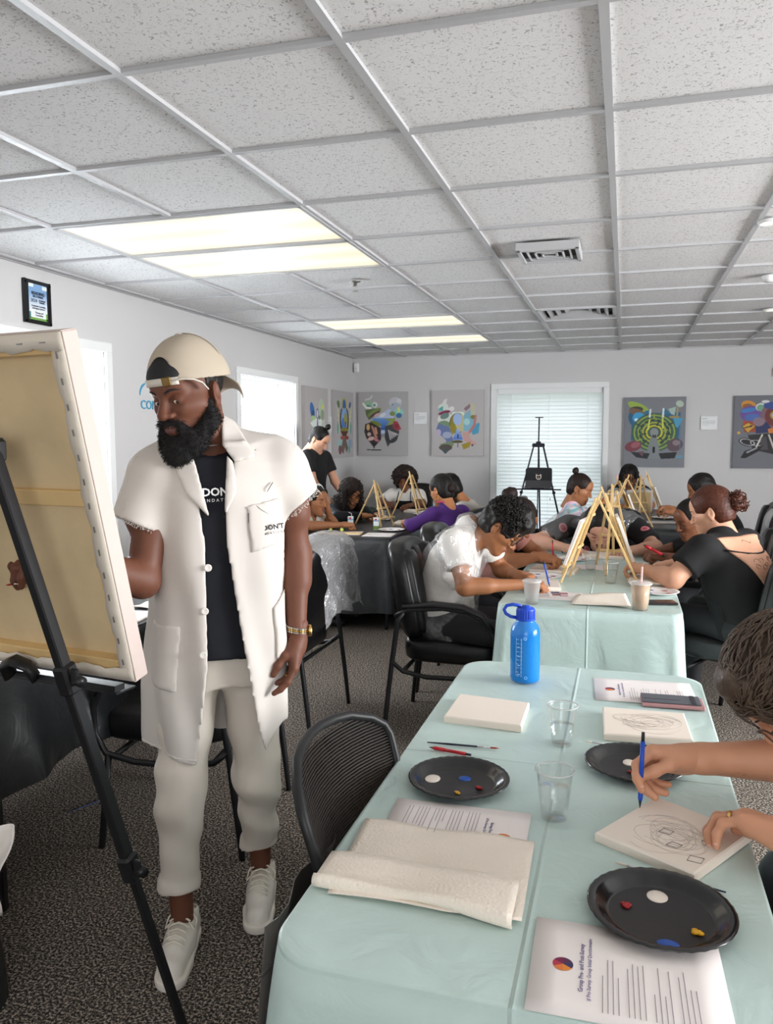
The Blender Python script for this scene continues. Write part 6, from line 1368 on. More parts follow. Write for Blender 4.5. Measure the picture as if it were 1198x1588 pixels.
def mtext(s, r, z, size, m, f=.13, tilt=0., parent=man, ext=.0006, bold=0.):
    x = MRH*cos(tilt)+V((0, 0, sin(tilt))); return text('lettering', s, size, m, parent, basis(mp(r, f, z)-V(O_), x, (0, 0, 1)), ext, bold=bold)
mtext("K DON'T", -.018, 1.352, .030, WTX, .128, .03, bold=.0008); mtext('F O U N D A T I O N', -.018, 1.330, .012, WTX, .127, .03)
# coat
def coat_sdf(vx=.006):
    g = SDF((-.36, -.22, .56), (.36, .24, 1.56), vx)
    loft(g, [(.585, -.028, .010, .196, .150), (.80, -.025, .005, .194, .148), (1.0, -.015, .0, .190, .140), (1.20, -.012, .0, .192, .142), (1.34, -.012, 0, .196, .142), (1.43, -.010, 0, .175, .115), (1.475, -.01, 0, .125, .090)])
    g.prim(('c', (-.165, .015, 1.405), (.16, .0, 1.415), .070, .070), k=.05)
    g.prim(('c', (.035, -.01, 1.475), (.14, -.005, 1.44), .055, .062), k=.03); g.prim(('c', (-.10, -.005, 1.465), (-.15, .01, 1.42), .055, .062), k=.03)
    g.prim(('c', (-.182, .02, 1.39), (-.232, .06, 1.24), .072, .072), k=.03, cut=[((-.276, .05, 1.292), (-.415, 0, -.91))])
    g.prim(('c', (.178, 0, 1.40), (.230, -.01, 1.27), .074, .076), k=.03, cut=[((.275, 0, 1.350), (.64, 0, -.76))])
    g.prim(('c', (-.02, -.01, 1.44), (-.035, -.01, 1.49), .092, .078), k=.03)
    vf = snoise(21, 6, 18, 40); v2 = snoise(33, 6, 60, 110)
    def fold(x, y, z, f):
        a = np.arctan2(y, x+.02); lo = np.clip((1.35-z)/.7, 0, 1)
        return f+.010*lo*np.sin(a*9+3*np.sin(z*3))+.010*vf(x*1., y, z*.35)*(.7+lo)+.0030*v2(x, y, z*.5)+.006*np.clip((z-1.2)*6, 0, 1)*np.sin(38*x+26*z)*vf(x*.6, y, z*.6)
    g.near(fold, .05); return g
g = coat_sdf(); outer = g.f.copy()
zl = [.56, .60, .70, .89, 1.05, 1.20, 1.30, 1.40, 1.46, 1.56]; xl = [-.080, -.083, -.068, -.045, -.046, -.044, -.056, -.072, -.080, -.09]; xr = [.112, .108, .085, .056, .032, .012, .010, .030, .040, .055]
f0 = g.f; g.f = np.maximum(f0, -(f0+.010))
carve(g, lambda X, Y, Z: np.minimum(np.minimum(X-np.interp(Z, zl, xl), np.interp(Z, zl, xr)-X), Y-.02)+0*X)
carve(g, lambda X, Y, Z: ((.598+.035*np.clip((-.09-X)/.12, 0, 1)**1*1.2+.08*np.clip((X-.10)/.06, 0, 1))-Z)+0*Y)
g.prim(('c', (-.04, .005, 1.44), (-.06, .03, 1.62), .066, .085), k=.004, op='s')
g.prim(('c', (-.205, .045, 1.27), (-.225, .08, 1.10), .056, .052), k=.002, op='s'); g.prim(('c', (.20, -.01, 1.30), (.225, -.02, 1.10), .058, .054), k=.002, op='s')
coat = npmesh('coat', [mx(g.mesh(1))], [COAT], man, O_)
def patch(name, poly, t0, t1, parent, m=COAT, y0=.0):
    h = SDF((-.36, -.22, .56), (.36, .24, 1.56), .006); h.f = np.maximum(outer-t1, -(outer-t0)); c = np.array(poly).mean(0)
    def fn(X, Y, Z):
        d = y0-Y+0*X+0*Z; n = len(poly)
        for i in range(n):
            a, b = np.array(poly[i]), np.array(poly[(i+1) % n]); e = b-a; nn_ = np.array([e[1], -e[0]])/np.linalg.norm(e)
            if nn_@(c-a) > 0: nn_ = -nn_
            d = np.maximum(d, (X-a[0])*nn_[0]+(Z-a[1])*nn_[1])
        return d
    carve(h, fn); return npmesh(name, [mx(h.mesh(1))], [m], parent, O_)
ip = lambda x, y: ((x-343)*.00181, 1.46-(y-700)*.00178)
patch('collar', [ip(344, 640), ip(366, 652), ip(396, 708), ip(364, 716), ip(346, 690)], -.008, .011, coat)
patch('collar', [ip(262, 672), ip(253, 708), ip(286, 713), ip(304, 702), ip(298, 672)], -.008, .011, coat)
patch('lapel', [ip(272, 714), ip(288, 712), ip(303, 704), ip(326, 800), ip(290, 760)], -.008, .009, coat)
patch('lapel', [ip(362, 716), ip(352, 705), ip(346, 800), ip(366, 760)], -.008, .009, coat)
patch('chest_pocket', [ip(379, 782), ip(432, 772), ip(434, 842), ip(386, 856)], -.008, .0065, coat)
patch('side_pocket', [ip(236, 962), ip(279, 966), ip(270, 1066), ip(232, 1060)], -.008, .0065, coat)
patch('side_pocket', [ip(417, 945), ip(440, 925), ip(440, 1040), ip(423, 1035)], -.008, .0065, coat)
patch('hem_band', [(-.24, .655), (-.08, .617), (-.08, .607), (-.24, .645)], -.008, .0035, coat)
def surf_f(r, z):
    """front surface depth of the coat at r, z"""
    i = int(round((r+.36)/.006)); k = int(round((z-.56)/.006)); col_ = outer[i, :, k]; ys = np.nonzero(col_ < 0)[0]; return -.22+ys.max()*.006+.003 if len(ys) else .14
for (x, y) in ((321, 875), (315, 941), (311, 1006), (390, 1095)):
    r_, z_ = ip(x, y); f_ = surf_f(r_, z_)+.005
    if x > 380: continue
    Mb = basis(mp(r_, f_, z_)-V(O_), MRH, (0, 0, 1)); b = MB().lathe([(0, 0), (.0095, 0), (.0105, .002), (.0095, .0035), (.006, .0022), (0, .0022)], 20, M=Mb).build('button', mat('button_white', hexc('#ece6df'), .3), coat)
INKC = mat('coat_ink', hexc('#2b2a33'), .7)
r_, z_ = ip(411, 818); ff = surf_f(r_, z_)+.017; mtext("TCA DON'T", r_-.006, z_, .0185, INKC, ff, .13, coat, bold=.0006); mtext('F O U N D A T I O N', r_+.003, z_-.015, .0085, INKC, ff, .13, coat)
for pts in ([(411, 762), (414, 757), (420, 748)], [(394, 782), (401, 788), (412, 796)], [(382, 793), (382, 808)]):
    q = [mp(ip(*p)[0], surf_f(*ip(*p))+.007, ip(*p)[1])-V(O_) for p in pts]; MB().tube(q, [.0012]+[.0022 if pts[0][0] == 411 else .0008]*(len(q)-1), 5, flat=.5).build('ink_mark', INKC, coat)
mb = MB(); rg = random.Random(6)   # frayed threads on the cut sleeves
for (a, b, f0_, rad) in (((-.276, 1.292), (-.173, 1.246), .055, .07), ((.275, 1.350), (.169, 1.259), -.003, .07)):
    for q in range(46):
        u = q/45; ang = pi*u; r_ = (a[0]+b[0])/2+(a[0]-b[0])/2*cos(ang); z_ = (a[1]+b[1])/2+(a[1]-b[1])/2*cos(ang); f_ = f0_+rad*sin(ang)*.95
        p = mp(r_, f_, z_)-V(O_); mb.tube([p, p+V((rg.gauss(0, .004), rg.gauss(0, .004), -.004)), p+V((rg.gauss(0, .006), rg.gauss(0, .006), -rg.uniform(.004, .012)))], .0009, 3)
o = mb.build('frayed_edge', COAT, coat); o['kind'] = 'stuff'
# trousers
hipR, hipL, kR, kL, aR, aL = (-.095, .01, .90), (.065, -.01, .90), (-.133, .085, .48), (.088, -.03, .48), (-.143, .045, .205), (.095, -.155, .20)
g = SDF((-.27, -.26, .12), (.24, .22, 1.0), .007)
loft(g, [(.80, -.018, .0, .148, .106), (.90, -.018, 0, .146, .098), (.97, -.018, 0, .140, .096)])
for (h, k_, a, dn) in ((hipR, kR, aR, 1), (hipL, kL, aL, 1)):
    g.prim(('c', h, k_, .092, .066), k=.03); g.prim(('c', k_, a, .066, .052), k=.03, cut=[(a, (0, .12, -1))])
    g.prim(('c', (a[0], a[1], a[2]+.005), (a[0], a[1], a[2]+.045), .0615, .0615), k=.002, cut=[((a[0], a[1], a[2]-.004), (0, .12, -1)), ((a[0], a[1], a[2]+.040), (0, 0, 1))])
n1, n2 = snoise(41, 6, 25, 55), snoise(43, 6, 60, 110)
g.near(lambda x, y, z, f: f+.0130*n1(x*.7, y*.7, z*1.6)*np.clip(1.15-np.abs(z-.45)*2.2, .15, 1)+.0030*n2(x, y, z)*(z < .75))
for a in (aR, aL): g.prim(('c', (a[0], a[1], a[2]-.04), (a[0], a[1], a[2]+.02), .043, .043), k=.002, op='s')
npmesh('trousers', [mx(g.mesh(1))], [CHINO], man, O_)
for q_ in (seg((aR[0], aR[1], .24), (-.138, .035, .08), .036, .032), seg((aL[0], aL[1], .24), (.100, -.20, .08), .036, .032)): npmesh('ankle', [mx(mesh_prims([q_], .006, 1))], [SKM], man, O_)
LEA = mat('white_sneaker_leather', hexc('#eee7dd'), .4, bump=.05, bscale=200); SOLE = mat('sneaker_sole', hexc('#efe7dc'), .6); LACE = mat('lace', hexc('#f2ead9'), .85)
def sneaker(heel, toe, label=None):
    """heel, toe in world xy on the floor"""
    heel, toe = V((*heel, 0)), V((*toe, 0)); d = (toe-heel).normalized(); L_ = (toe-heel).length; x = d.cross(V((0, 0, 1))); M = Matrix(((x.x, d.x, 0, heel.x), (x.y, d.y, 0, heel.y), (0, 0, 1, 0), (0, 0, 0, 1))); k = L_/.30
    sc = Matrix.Scale(k, 4); g = SDF((-.08, -.03, -.01), (.08, .33, .16), .0035)
    g.prim(('c', (0, .045, .022), (0, .19, .022), .041, .049), k=0, cut=[((0, 0, .030), (0, 0, 1)), ((0, 0, .001), (0, 0, -1))]); g.prim(('c', (0, .19, .022), (-.004, .248, .022), .050, .047), k=.01, cut=[((0, 0, .030), (0, 0, 1)), ((0, 0, .001), (0, 0, -1))])
    sole = xform(g.mesh(1), M @ sc); h = SDF((-.08, -.03, .0), (.08, .33, .18), .0035)
    h.prim(('c', (0, .045, .045), (0, .13, .045), .036, .042), k=0); h.prim(('c', (0, .13, .042), (-.003, .245, .034), .043, .037), k=.02); h.prim(('c', (0, .035, .06), (0, .06, .100), .032, .038), k=.02, cut=[((0, .04, .108), (0, -.25, 1))]); h.prim(('c', (0, .085, .085), (0, .17, .065), .034, .036), k=.03)
    h.prim(('b', (0, 0, -.08), (.3, .6, .1), None, 0.), k=.001, op='s'); h.prim(('c', (0, .055, .08), (0, .062, .14), .029, .033), k=.003, op='s')
    up = xform(h.mesh(1), M @ sc); sh = npmesh('sneaker', [up], [LEA], man, O_); npmesh('sole', [sole], [SOLE], sh, O_)
    Mo_ = Matrix.Translation(-V(O_)) @ M @ sc
    MB().grid(8, 10, lambda u, v: tuple(Mo_ @ V(((u-.5)*.062, .085+.02*v-.015*(v), .092+.050*v-.012*(2*u-1)**2)))).build('tongue', LEA, sh, solid=.004)
    mb = MB()
    for q in range(6):
        yy = .105+.019*q; zz = lambda xx: .1265-.0070*q-.55*xx*xx/.04*.9
        mb.tube([V((xx*s_, yy+.006*abs(xx)/.03, zz(xx)+.004)) for s_, xx in ((1, -.031), (1, -.018), (1, 0), (1, .018), (1, .031))], .0042, 6, flat=.5, M=Mo_)
    o = mb.build('laces', LACE, sh); o['kind'] = 'stuff'
    mb = MB(); mb.tube([V((0, .108, .122)), V((.02, .09, .128)), V((.042, .100, .105)), V((.046, .125, .085)), V((.02, .120, .112))], .0028, 6, M=Mo_); mb.tube([V((0, .108, .122)), V((-.02, .092, .128)), V((-.044, .104, .100)), V((-.042, .13, .085)), V((-.015, .118, .114))], .0028, 6, M=Mo_); mb.tube([V((.01, .11, .12)), V((.03, .15, .098)), V((.02, .175, .092))], .0028, 6, M=Mo_); mb.build('lace_bow', LACE, sh)
    return sh
p0, p1 = mp(-.118, -.060, 0), mp(-.178, .225, 0); sneaker((p0.x, p0.y), (p1.x, p1.y)); p0, p1 = mp(.118, -.268, 0), mp(.068, .022, 0); sneaker((p0.x, p0.y), (p1.x, p1.y))
# watch, rings
GOLD = mat('gold', hexc('#d9b36a'), .25, metal=1.); mb = MB(); Wc = mp(.205, .036, .944)-V(O_)
for q in range(30):
    a = 2*pi*q/30; p = Wc+MRH*.0315*cos(a)+MFH*.0315*sin(a)+V((0, 0, .006*cos(a)*-1)); 
    for dz in (-.006, 0, .006): mb.box(tuple(p+V((0, 0, dz))), (.0042, .0062, .0052), rz=math.atan2(MRH.y*cos(a)+MFH.y*sin(a), MRH.x*cos(a)+MFH.x*sin(a)), mi=(1 if dz == 0 else 0), ch=.0008)
wt = mb.build('watch_band', [mat('watch_steel', hexc('#cfc8bb'), .25, metal=1.), GOLD], man); wt['kind'] = 'stuff'
p = Wc+MRH*.034+MFH*.004+V((0, 0, -.006)); MB().tube([p, p+MRH*.009], .017, 20).build('watch_case', GOLD, man)
for i, (ti, mm_) in enumerate(((1, GOLD), (2, SILV))):
    prm = [q for q in hpL if q[0][0] == 'c'][7+ti*3][0]; a_, b_ = V(prm[1]), V(prm[2]); c_ = a_+(b_-a_)*.55; x, y, z = frame_of(b_-a_)
    MB().tube([c_+x*.0112*cos(q*pi/8)+y*.0112*sin(q*pi/8)-V(O_) for q in range(16)], .0022, 6, closed=True).build('ring', mm_, man)
# chain at the neck
MB().tube([mp(-.045+.066*cos(a), .02+.066*sin(a), 1.475+.006*cos(a))-V(O_) for a in [pi*k/14-.4 for k in range(14)]], .0012, 5).build('neck_chain', SILV, man)
# paint brush held against the big canvas
hb = (tipsR[0][0]+tipsR[4][0])/2; d_ = dw((-.35, .55, .05)).normalized(); brush('paint brush in the capped man\'s raised hand', tuple(hb-d_*.12), tuple(hb+d_*.05))
# ------------------------------------------------------------------ big canvas and its tripod easel
def big_canvas():
    BR, TR = V((-1.003, 1.45, .974)), V((-.975-.028, 1.28, 1.697)); dx = V((-.99, .125, 0)).normalized(); up = (TR-BR).normalized(); up = (up-dx*up.dot(dx)).normalized(); n = dx.cross(up)   # towards the painter?
    if n.y < 0: n = -n
    W_, H_, th = .61, .745, .038; t = thing('stretched_canvas', 'large stretched canvas seen from the back, staples along its folded edge', 'canvas', BR)
    M = Matrix(((dx.x, n.x, up.x, 0), (dx.y, n.y, up.y, 0), (dx.z, n.z, up.z, 0), (0, 0, 0, 1))); b = .034
    mb = MB(); B = lambda c, s, ch=.0: mb.box(c, s, M=M, ch=ch)
    SIDE = mat('canvas_side', hexc('#cdbcb4'), .8, bump=.2, bscale=700, dist=.0006)
    mb = MB().box((W_/2, th-.0015, H_/2), (W_, .003, H_), M=M); mb.build('painted_front', CANVW, t)
    MB().box((-.001, th/2, H_/2), (.003, th, H_), M=M, ch=.001).box((W_+.001, th/2, H_/2), (.003, th, H_), M=M).box((W_/2, th/2, H_+.001), (W_, th, .003), M=M, ch=.001).box((W_/2, th/2, -.001), (W_, th, .003), M=M).build('wrapped_edge', SIDE, t)
    MB().box((W_/2, th-.006, H_/2), (W_-.01, .003, H_-.01), M=M).build('canvas_back', RAW, t)
    for nm, c, s in (('stretcher_bar', (.022, th/2, H_/2), (.040, th-.006, H_-.004)), ('stretcher_bar', (W_-.022, th/2, H_/2), (.040, th-.006, H_-.004)), ('stretcher_bar', (W_/2, th/2, H_-.022), (W_-.09, th-.008, .040)), ('stretcher_bar', (W_/2, th/2, .022), (W_-.09, th-.008, .040)), ('cross_brace', (W_/2, th/2+.004, H_*.545), (W_-.09, .016, .034))):
        MB().box(c, s, M=M, ch=.002).build(nm, PINE, t)
    FOLD = mat('folded_canvas', hexc('#e6dccd'), .85, bump=.3, bscale=500, dist=.001)
    mb = MB(); nz = lambda q: .003*sin(q*37)+.002*sin(q*91)
    mb.grid(2, 40, lambda u, v: tuple(M @ V((.0+(.034+nz(v))*u, .0-.0012, .001+(H_-.002)*v)))); mb.grid(40, 2, lambda u, v: tuple(M @ V((.0+W_*u, -.0016, H_-(.034+nz(u))*v))))
    mb.grid(40, 2, lambda u, v: tuple(M @ V((W_*u, -.0014, (.026+nz(u))*v)))); mb.build('folded_edge', FOLD, t, solid=.0015)
    ST = mat('staple', hexc('#9b9a96'), .35, metal=.8)
    for k in range(14): MB().box((.021, -.0035, .045+k*.0505), (.0022, .0022, .013), M=M).build('staple', ST, t)
    for k in range(9): MB().box((.05+k*.06, -.0035, H_-.018), (.014, .0022, .0022), M=M).build('staple', ST, t)
    return M, BR
BM, BR = big_canvas()
te = thing('tripod_easel', 'black metal tripod easel carrying the large canvas, leg crossing toward the viewer', 'easel', (-1.25, 1.45, 0)); off = V((-1.25, 1.45, 0)); ELM = mat('easel_black', (.014, .014, .016), .38, spec=.5, metal=.2)
ap, jt, kn_, ft = V((-1.187, 1.27, 1.478)), V((-1.140, 1.385, .985)), V((-1.062, 1.50, .52)), V((-.985, 1.60, 0))
# straight leg in two telescoping sections
d = (ft-ap); P_ = lambda q: ap+d*q-off
MB().bar(P_(0), P_(.66), .030, .022, up=(1, 0, 0), ch=.003).build('leg', ELM, te); MB().bar(P_(.60), P_(.985), .022, .017, up=(1, 0, 0), ch=.003).build('leg_extension', ELM, te)
MB().bar(P_(.985), P_(1.0), .028, .024, up=(1, 0, 0), ch=.004).build('foot', RUBBER, te)
for q, nm in ((.645, 'leg_clamp'), (.330, 'leg_clamp')):
    c = P_(q); mb = MB().bar(P_(q-.022), P_(q+.022), .042, .036, up=(1, 0, 0), ch=.006); mb.tube([c+V((.018, 0, 0)), c+V((.045, -.012, 0))], .012, 10); mb.box(tuple(c+V((.028, -.012, .01))), (.018, .010, .036), ch=.003); mb.build(nm, ELM, te)
f2 = V((-1.86, 1.95, 0)); MB().bar(V((-1.30, 1.34, 1.47))-off, f2-off, .024, .018, up=(1, 0, 0), ch=.003).build('leg', ELM, te)
f3 = V((-1.62, .78, 0)); MB().bar(V((-1.245, 1.24, 1.47))-off, f3-off, .024, .018, up=(1, 0, 0), ch=.003).build('leg', ELM, te)
MB().box(tuple(V((-1.24, 1.285, 1.475))-off), (.13, .05, .05), ch=.008, rz=-.15).build('hub', ELM, te)
MB().bar(V((-1.245, 1.285, 1.47))-off, V((-1.245, 1.245, 1.80))-off, .016, .014, ch=.002).build('mast', ELM, te)
dx = V((-.99, .125, 0)); r0 = V((-1.045, 1.452, .955)); up_ = BM.to_3x3() @ V((0, 0, 1)); n_ = BM.to_3x3() @ V((0, 1, 0))
tr = MB().bar(r0-off, r0+dx*.58-off, .030, .014, up=(0, 0, 1)).bar(r0+n_*.02-off+V((0, 0, -.016)), r0+n_*.02+dx*.58-off+V((0, 0, -.016)), .06, .004, up=(0, 0, 1)); tr.build('tray', ELM, te)
mb = MB()
for q in (.085, .115, .15, .24, .33, .46): p = r0+dx*q-off-V((0, .009, .003)); mb.ball(tuple(p), .0045, 8, sq=(.8, .5, 1.6))
o = mb.build('slot', mat('slot_light', hexc('#c9c2b4'), .5), te)
p = r0+dx*.27-V((0, .03, -.018))-off; MB().tube([p+V((-.035, .01, -.02)), p+V((-.030, -.01, .014)), p+V((0, -.018, .026)), p+V((.030, -.01, .014)), p+V((.035, .01, -.02))], .009, 8, flat=2.2, up=(0, 1, 0)).build('canvas_clip', ELM, te)
# ------------------------------------------------------------------ the painters at the tables
SK_T = skin('tan', '#b57a50'); SK_B = skin('brown', '#7d4f38'); SK_L = skin('light', '#cf9c80'); SK_P = skin('pale', '#c99880'); SK_D = skin('deep', '#5e3a2a'); SK_M = skin('medium', '#a06a48')
WTEE = mat('white_tee', hexc('#ece6e0'), .85, bump=.15, bscale=300); BTEE = mat('black_cotton', (.006, .006, .007), .85, bump=.15, bscale=300); PURP = mat('purple_knit', hexc('#4a2470'), .85, bump=.2, bscale=400); PINKT = mat('pink_tee', hexc('#d79a90'), .85); GREYT = mat('light_grey_tee', hexc('#cfcac2'), .85); NAVY = mat('dark_navy_knit', hexc('#15181f'), .8)
def multi(name, stops, scale, rough=.85, detail=2., dist=1., vor=False):
    m = mat(name, stops[0][1], rough); nt = m.node_tree; b = nt.nodes['Principled BSDF']; tc = nt.nodes.new('ShaderNodeTexCoord'); n = nt.nodes.new('ShaderNodeTexVoronoi' if vor else 'ShaderNodeTexNoise'); n.inputs['Scale'].default_value = scale
    if not vor: n.inputs['Detail'].default_value = detail; n.inputs['Distortion'].default_value = dist
    r = nt.nodes.new('ShaderNodeValToRGB'); e = r.color_ramp.elements; e[0].position = stops[0][0]; e[0].color = (*hexc(stops[0][1]), 1); e[1].position = stops[-1][0]; e[1].color = (*hexc(stops[-1][1]), 1)
    for p, h in stops[1:-1]: r.color_ramp.elements.new(p).color = (*hexc(h), 1)
    nt.links.new(tc.outputs['Object'], n.inputs['Vector']); nt.links.new(n.outputs[0], r.inputs[0]); nt.links.new(r.outputs[0], b.inputs['Base Color']); return m
FLOR = multi('floral_print', [(.0, '#c8404a'), (.14, '#8e1f2c'), (.20, '#d9848c'), (.24, '#141114'), (1., '#100e10')], 7, vor=True)
TIED = multi('tie_dye', [(.36, '#3bb7cf'), (.44, '#9fdbe2'), (.50, '#f1e6ea'), (.58, '#e8b8cc'), (.64, '#7fc9da')], 6)
GREYP = mat('grey_patterned', hexc('#a8adb3'), .85, var=.3, vscale=60)
FILM = glassy('clear_film', (.98, .98, .98), .09, .14, bump=.9, bscale=14, milk=.06)
def apron(t, J, off, w, m, y=.02, name='apron', top=.25, straps=True, infl=.022, seed=9):
    L = []
    for p, kw in torso_prims({k: V(J[k]) for k in J}, w)[:3]: L.append((('e', p[1], tuple(x+infl for x in p[2]), p[3]), kw))
    P, C, B, SR, SL = [V(J[k]) for k in ('pelvis', 'chest', 'neck', 'shR', 'shL')]; rt = (SR-SL).normalized(); up = (C-P).normalized(); f = up.cross(rt).normalized(); u2 = (B-C).normalized(); tp = C+(B-C)*top
    L = [(p, dict(k=kw['k'], cut=[(tuple(C+f*y), tuple(-f)), (tuple(tp), tuple(u2)), (tuple(C+rt*.115*w), tuple(rt*.96+u2*.28)), (tuple(C-rt*.115*w), tuple(-rt*.96+u2*.28))])) for p, kw in L]
    o = npmesh(name, [mesh_prims(L, .009, 1, folds(seed, .002))], [m], t, off)
    if straps:
        for q in (-1, 1):
            a = C+rt*q*.085*w+u2*.08+f*(.115*w+.018); MB().tube([a-V(off), tp+rt*q*.075*w+f*(.095*w+infl)-V(off), B+rt*q*.065+f*.055-V(off), B+rt*q*.06-f*.02+V((0, 0, .01))-V(off)], .007, 6, flat=.5).build('apron_strap', m, t)
    return o
def J_(pelvis, chest, neck, shR, shL): return dict(pelvis=pelvis, chest=chest, neck=neck, shR=shR, shL=shL)
LENSM = glassy('lens_glass', (.96, .97, .98), .12, .02)
def glasses(t, Mh, s, off, m=BLACKM):
    Mo = Matrix.Translation(-V(off)) @ Mh @ Matrix.Scale(s, 4); mb = MB()
    for q in (-1, 1):
        mb.tube([V((q*.033+.0215*cos(a), .104-.010*abs(cos(a)*q+0) if cos(a)*q > 0 else .106, -.002+.017*sin(a))) for a in [k*pi/9 for k in range(18)]], .0018, 5, closed=True, M=Mo)
        mb.tube([V((q*.054, .096, .003)), V((q*.078, .05, .004)), V((q*.084, .0, .004)), V((q*.083, -.02, -.008))], .0018, 5, M=Mo)
    mb.tube([V((-.012, .108, .002)), V((0, .112, .004)), V((.012, .108, .002))], .0018, 5, M=Mo); o = mb.build('glasses_frame', m, t)
    for q in (-1, 1):
        mb = MB(); mb.add([(q*.033, .105, -.002)]+[(q*.033+.0205*cos(k*pi/8), .105-(.008 if cos(k*pi/8)*q > .3 else 0), -.002+.016*sin(k*pi/8)) for k in range(17)], [(0, k, k+1) for k in range(1, 17)], 0, False, Mo); mb.build('lens', LENSM, o)
# 1. young man in the white tee, the nearest painter of the middle table
b_ = (-.84, 3.95, 0)
J = J_((-.86, 3.95, .56), (-.83, 3.95, .85), (-.735, 3.95, 1.045), (-.795, 3.775, .985), (-.70, 4.12, .965))
p, Mh, _ = person('young man with curly dark hair and glasses in white tee, bent over his canvas', b_, J, SK_M, ((-.575, 3.925, 1.052), (.66, -.10, -.72), (.72, 0, .66)), dict(
    R=dict(elbow=(-.715, 3.69, .785), wrist=(-.445, 3.83, .785), F=(.92, .32, .02), N=(.1, .1, -1), pose='grip'), L=dict(elbow=(-.62, 4.20, .79), wrist=(-.505, 4.02, .795), F=(.85, -.45, 0), N=(0, 0, -1), pose='loose')),
    'tee', topmat=WTEE, topname='tee_shirt', sleeve=.58, vx=.008, hvx=.0035, closed=True, male=.6, noise_amp=.006, seed=3, lip=mat('lips_mid', hexc('#8a5549'), .5), s=1.02)
hair_cap(p, Mh, 1.02, b_, HBLK, infl=.018, amp=.005, seed=3, extra=[('e', (0, .07, .095), (.062, .045, .045), None), ('e', (0, .02, .12), (.07, .07, .045), None)], face=(.088, -.045, .070, .050, .088), vx=.0045)
curls(p, Mh, 1.02, b_, HBLK, n=950, rad=(.096, .114, .110), c=(0, -.008, .045), r=.0032, cr=.008, ymax=.62, zmin=-.10)
glasses(p, Mh, 1.02, b_)
L = []
for q, kw in torso_prims({k: V(v) for k, v in J.items()}, 1.0):
    q = list(q)
    if q[0] == 'e': q[2] = tuple(x+.036 for x in q[2])
    else: q[3] += .024; q[4] += .020
    L.append((tuple(q), kw))
L += [seg((-.79, 3.77, .97), (-.745, 3.72, .86), .082, .090, .03), (('e', (-.80, 3.95, .52), (.24, .20, .10), None), dict(k=.05))]
def fz(x, y, z, f): return f+.012*np.sin(x*30+z*22+y*9)*np.sin(z*17-y*14)+.006*np.sin(70*x-50*z+33*y)
npmesh('clear_film_poncho', [mesh_prims(L, .011, 1, fz)], [FILM], p, b_)
pen('blue capped mechanical pencil in the bespectacled young man\'s hand', (-.335, 3.90, .765), (-.365, 3.86, .90), BLUEP)
tag(MB().tube([(0, 0, 0), (.03, 0, .002)], .004, 8).build('eraser_stub', BLKP), 'small dark stub between the young man\'s fingers', 'eraser').location = (-.43, 3.93, TZ+.024)
# 2. the one in pink just behind
b_ = (-.84, 4.66, 0); J = J_((-.86, 4.68, .55), (-.78, 4.68, .82), (-.69, 4.66, .98), (-.68, 4.50, .93), (-.66, 4.83, .93))
p, Mh, _ = person('person in pink tee with tied up hair, half hidden behind the bespectacled young man', b_, J, SK_M, ((-.585, 4.60, 1.02), (.72, -.2, -.66), (.7, 0, .7)), dict(
    R=dict(elbow=(-.60, 4.40, .80), wrist=(-.435, 4.43, .835), F=(.85, .1, -.1), N=(.2, .3, -1), pose='grip'), L=dict(elbow=(-.5, 4.85, .79), wrist=(-.40, 4.68, .785), pose='loose')), 'tee', topmat=PINKT, topname='tee_shirt', sleeve=.6, seed=5)
hair_cap(p, Mh, 1, b_, HBRN, infl=.006, amp=.0015); bun(p, Mh, 1, b_, HBRN, c=(.0, -.135, .065), r=.052)
pen('red mechanical pencil upright in the pink shirted painter\'s hand', (-.365, 4.46, .80), (-.370, 4.42, .93), REDP)
# 3. floral shirt, bent over the far end of the middle table
b_ = (-.12, 5.62, 0); J = J_((-.10, 5.68, .54), (-.13, 5.62, .80), (-.14, 5.42, .95), (-.36, 5.46, .90), (.09, 5.47, .89))
p, Mh, _ = person('person in black rose print shirt bowed low over the far end of the aqua table', b_, J, SK_P, ((-.145, 5.27, .915), (.03, -.80, -.58), (0, -.6, .8)), dict(
    R=dict(elbow=(-.54, 5.30, .805), wrist=(-.345, 5.16, .785), F=(.8, -.4, 0), pose='loose'), L=dict(elbow=(.20, 5.28, .79), wrist=(.03, 5.12, .785), pose='grip')), 'top', topmat=FLOR, topname='floral_shirt', sleeve=.72, seed=6, s=1.08, armr=1.15)
hair_cap(p, Mh, 1.08, b_, HBLK, infl=.012, amp=.0015, fringe=-.0); locks(p, Mh, 1.08, b_, HBLK, n=46, length=.16, wave=.004, seed=3, front=-.6, body=[((-.13, 5.42, .93), .12)])
MB().tube([V((-.36+.029*sin(a)*.3, 5.175+.029*cos(a), .785+.029*sin(a)))-V(b_) for a in [k*pi/8 for k in range(16)]], .006, 6, closed=True).build('bracelet', mat('bracelet', hexc('#5c5a4a'), .5), p)
L = [seg((-.36, 5.46, .92), (-.46, 5.36, .86), .085, .075, .03), (('e', (-.14, 5.50, .92), (.27, .13, .11), None), dict(k=.04))]
npmesh('clear_film_poncho', [mesh_prims(L, .012, 1, fz)], [FILM], p, b_)
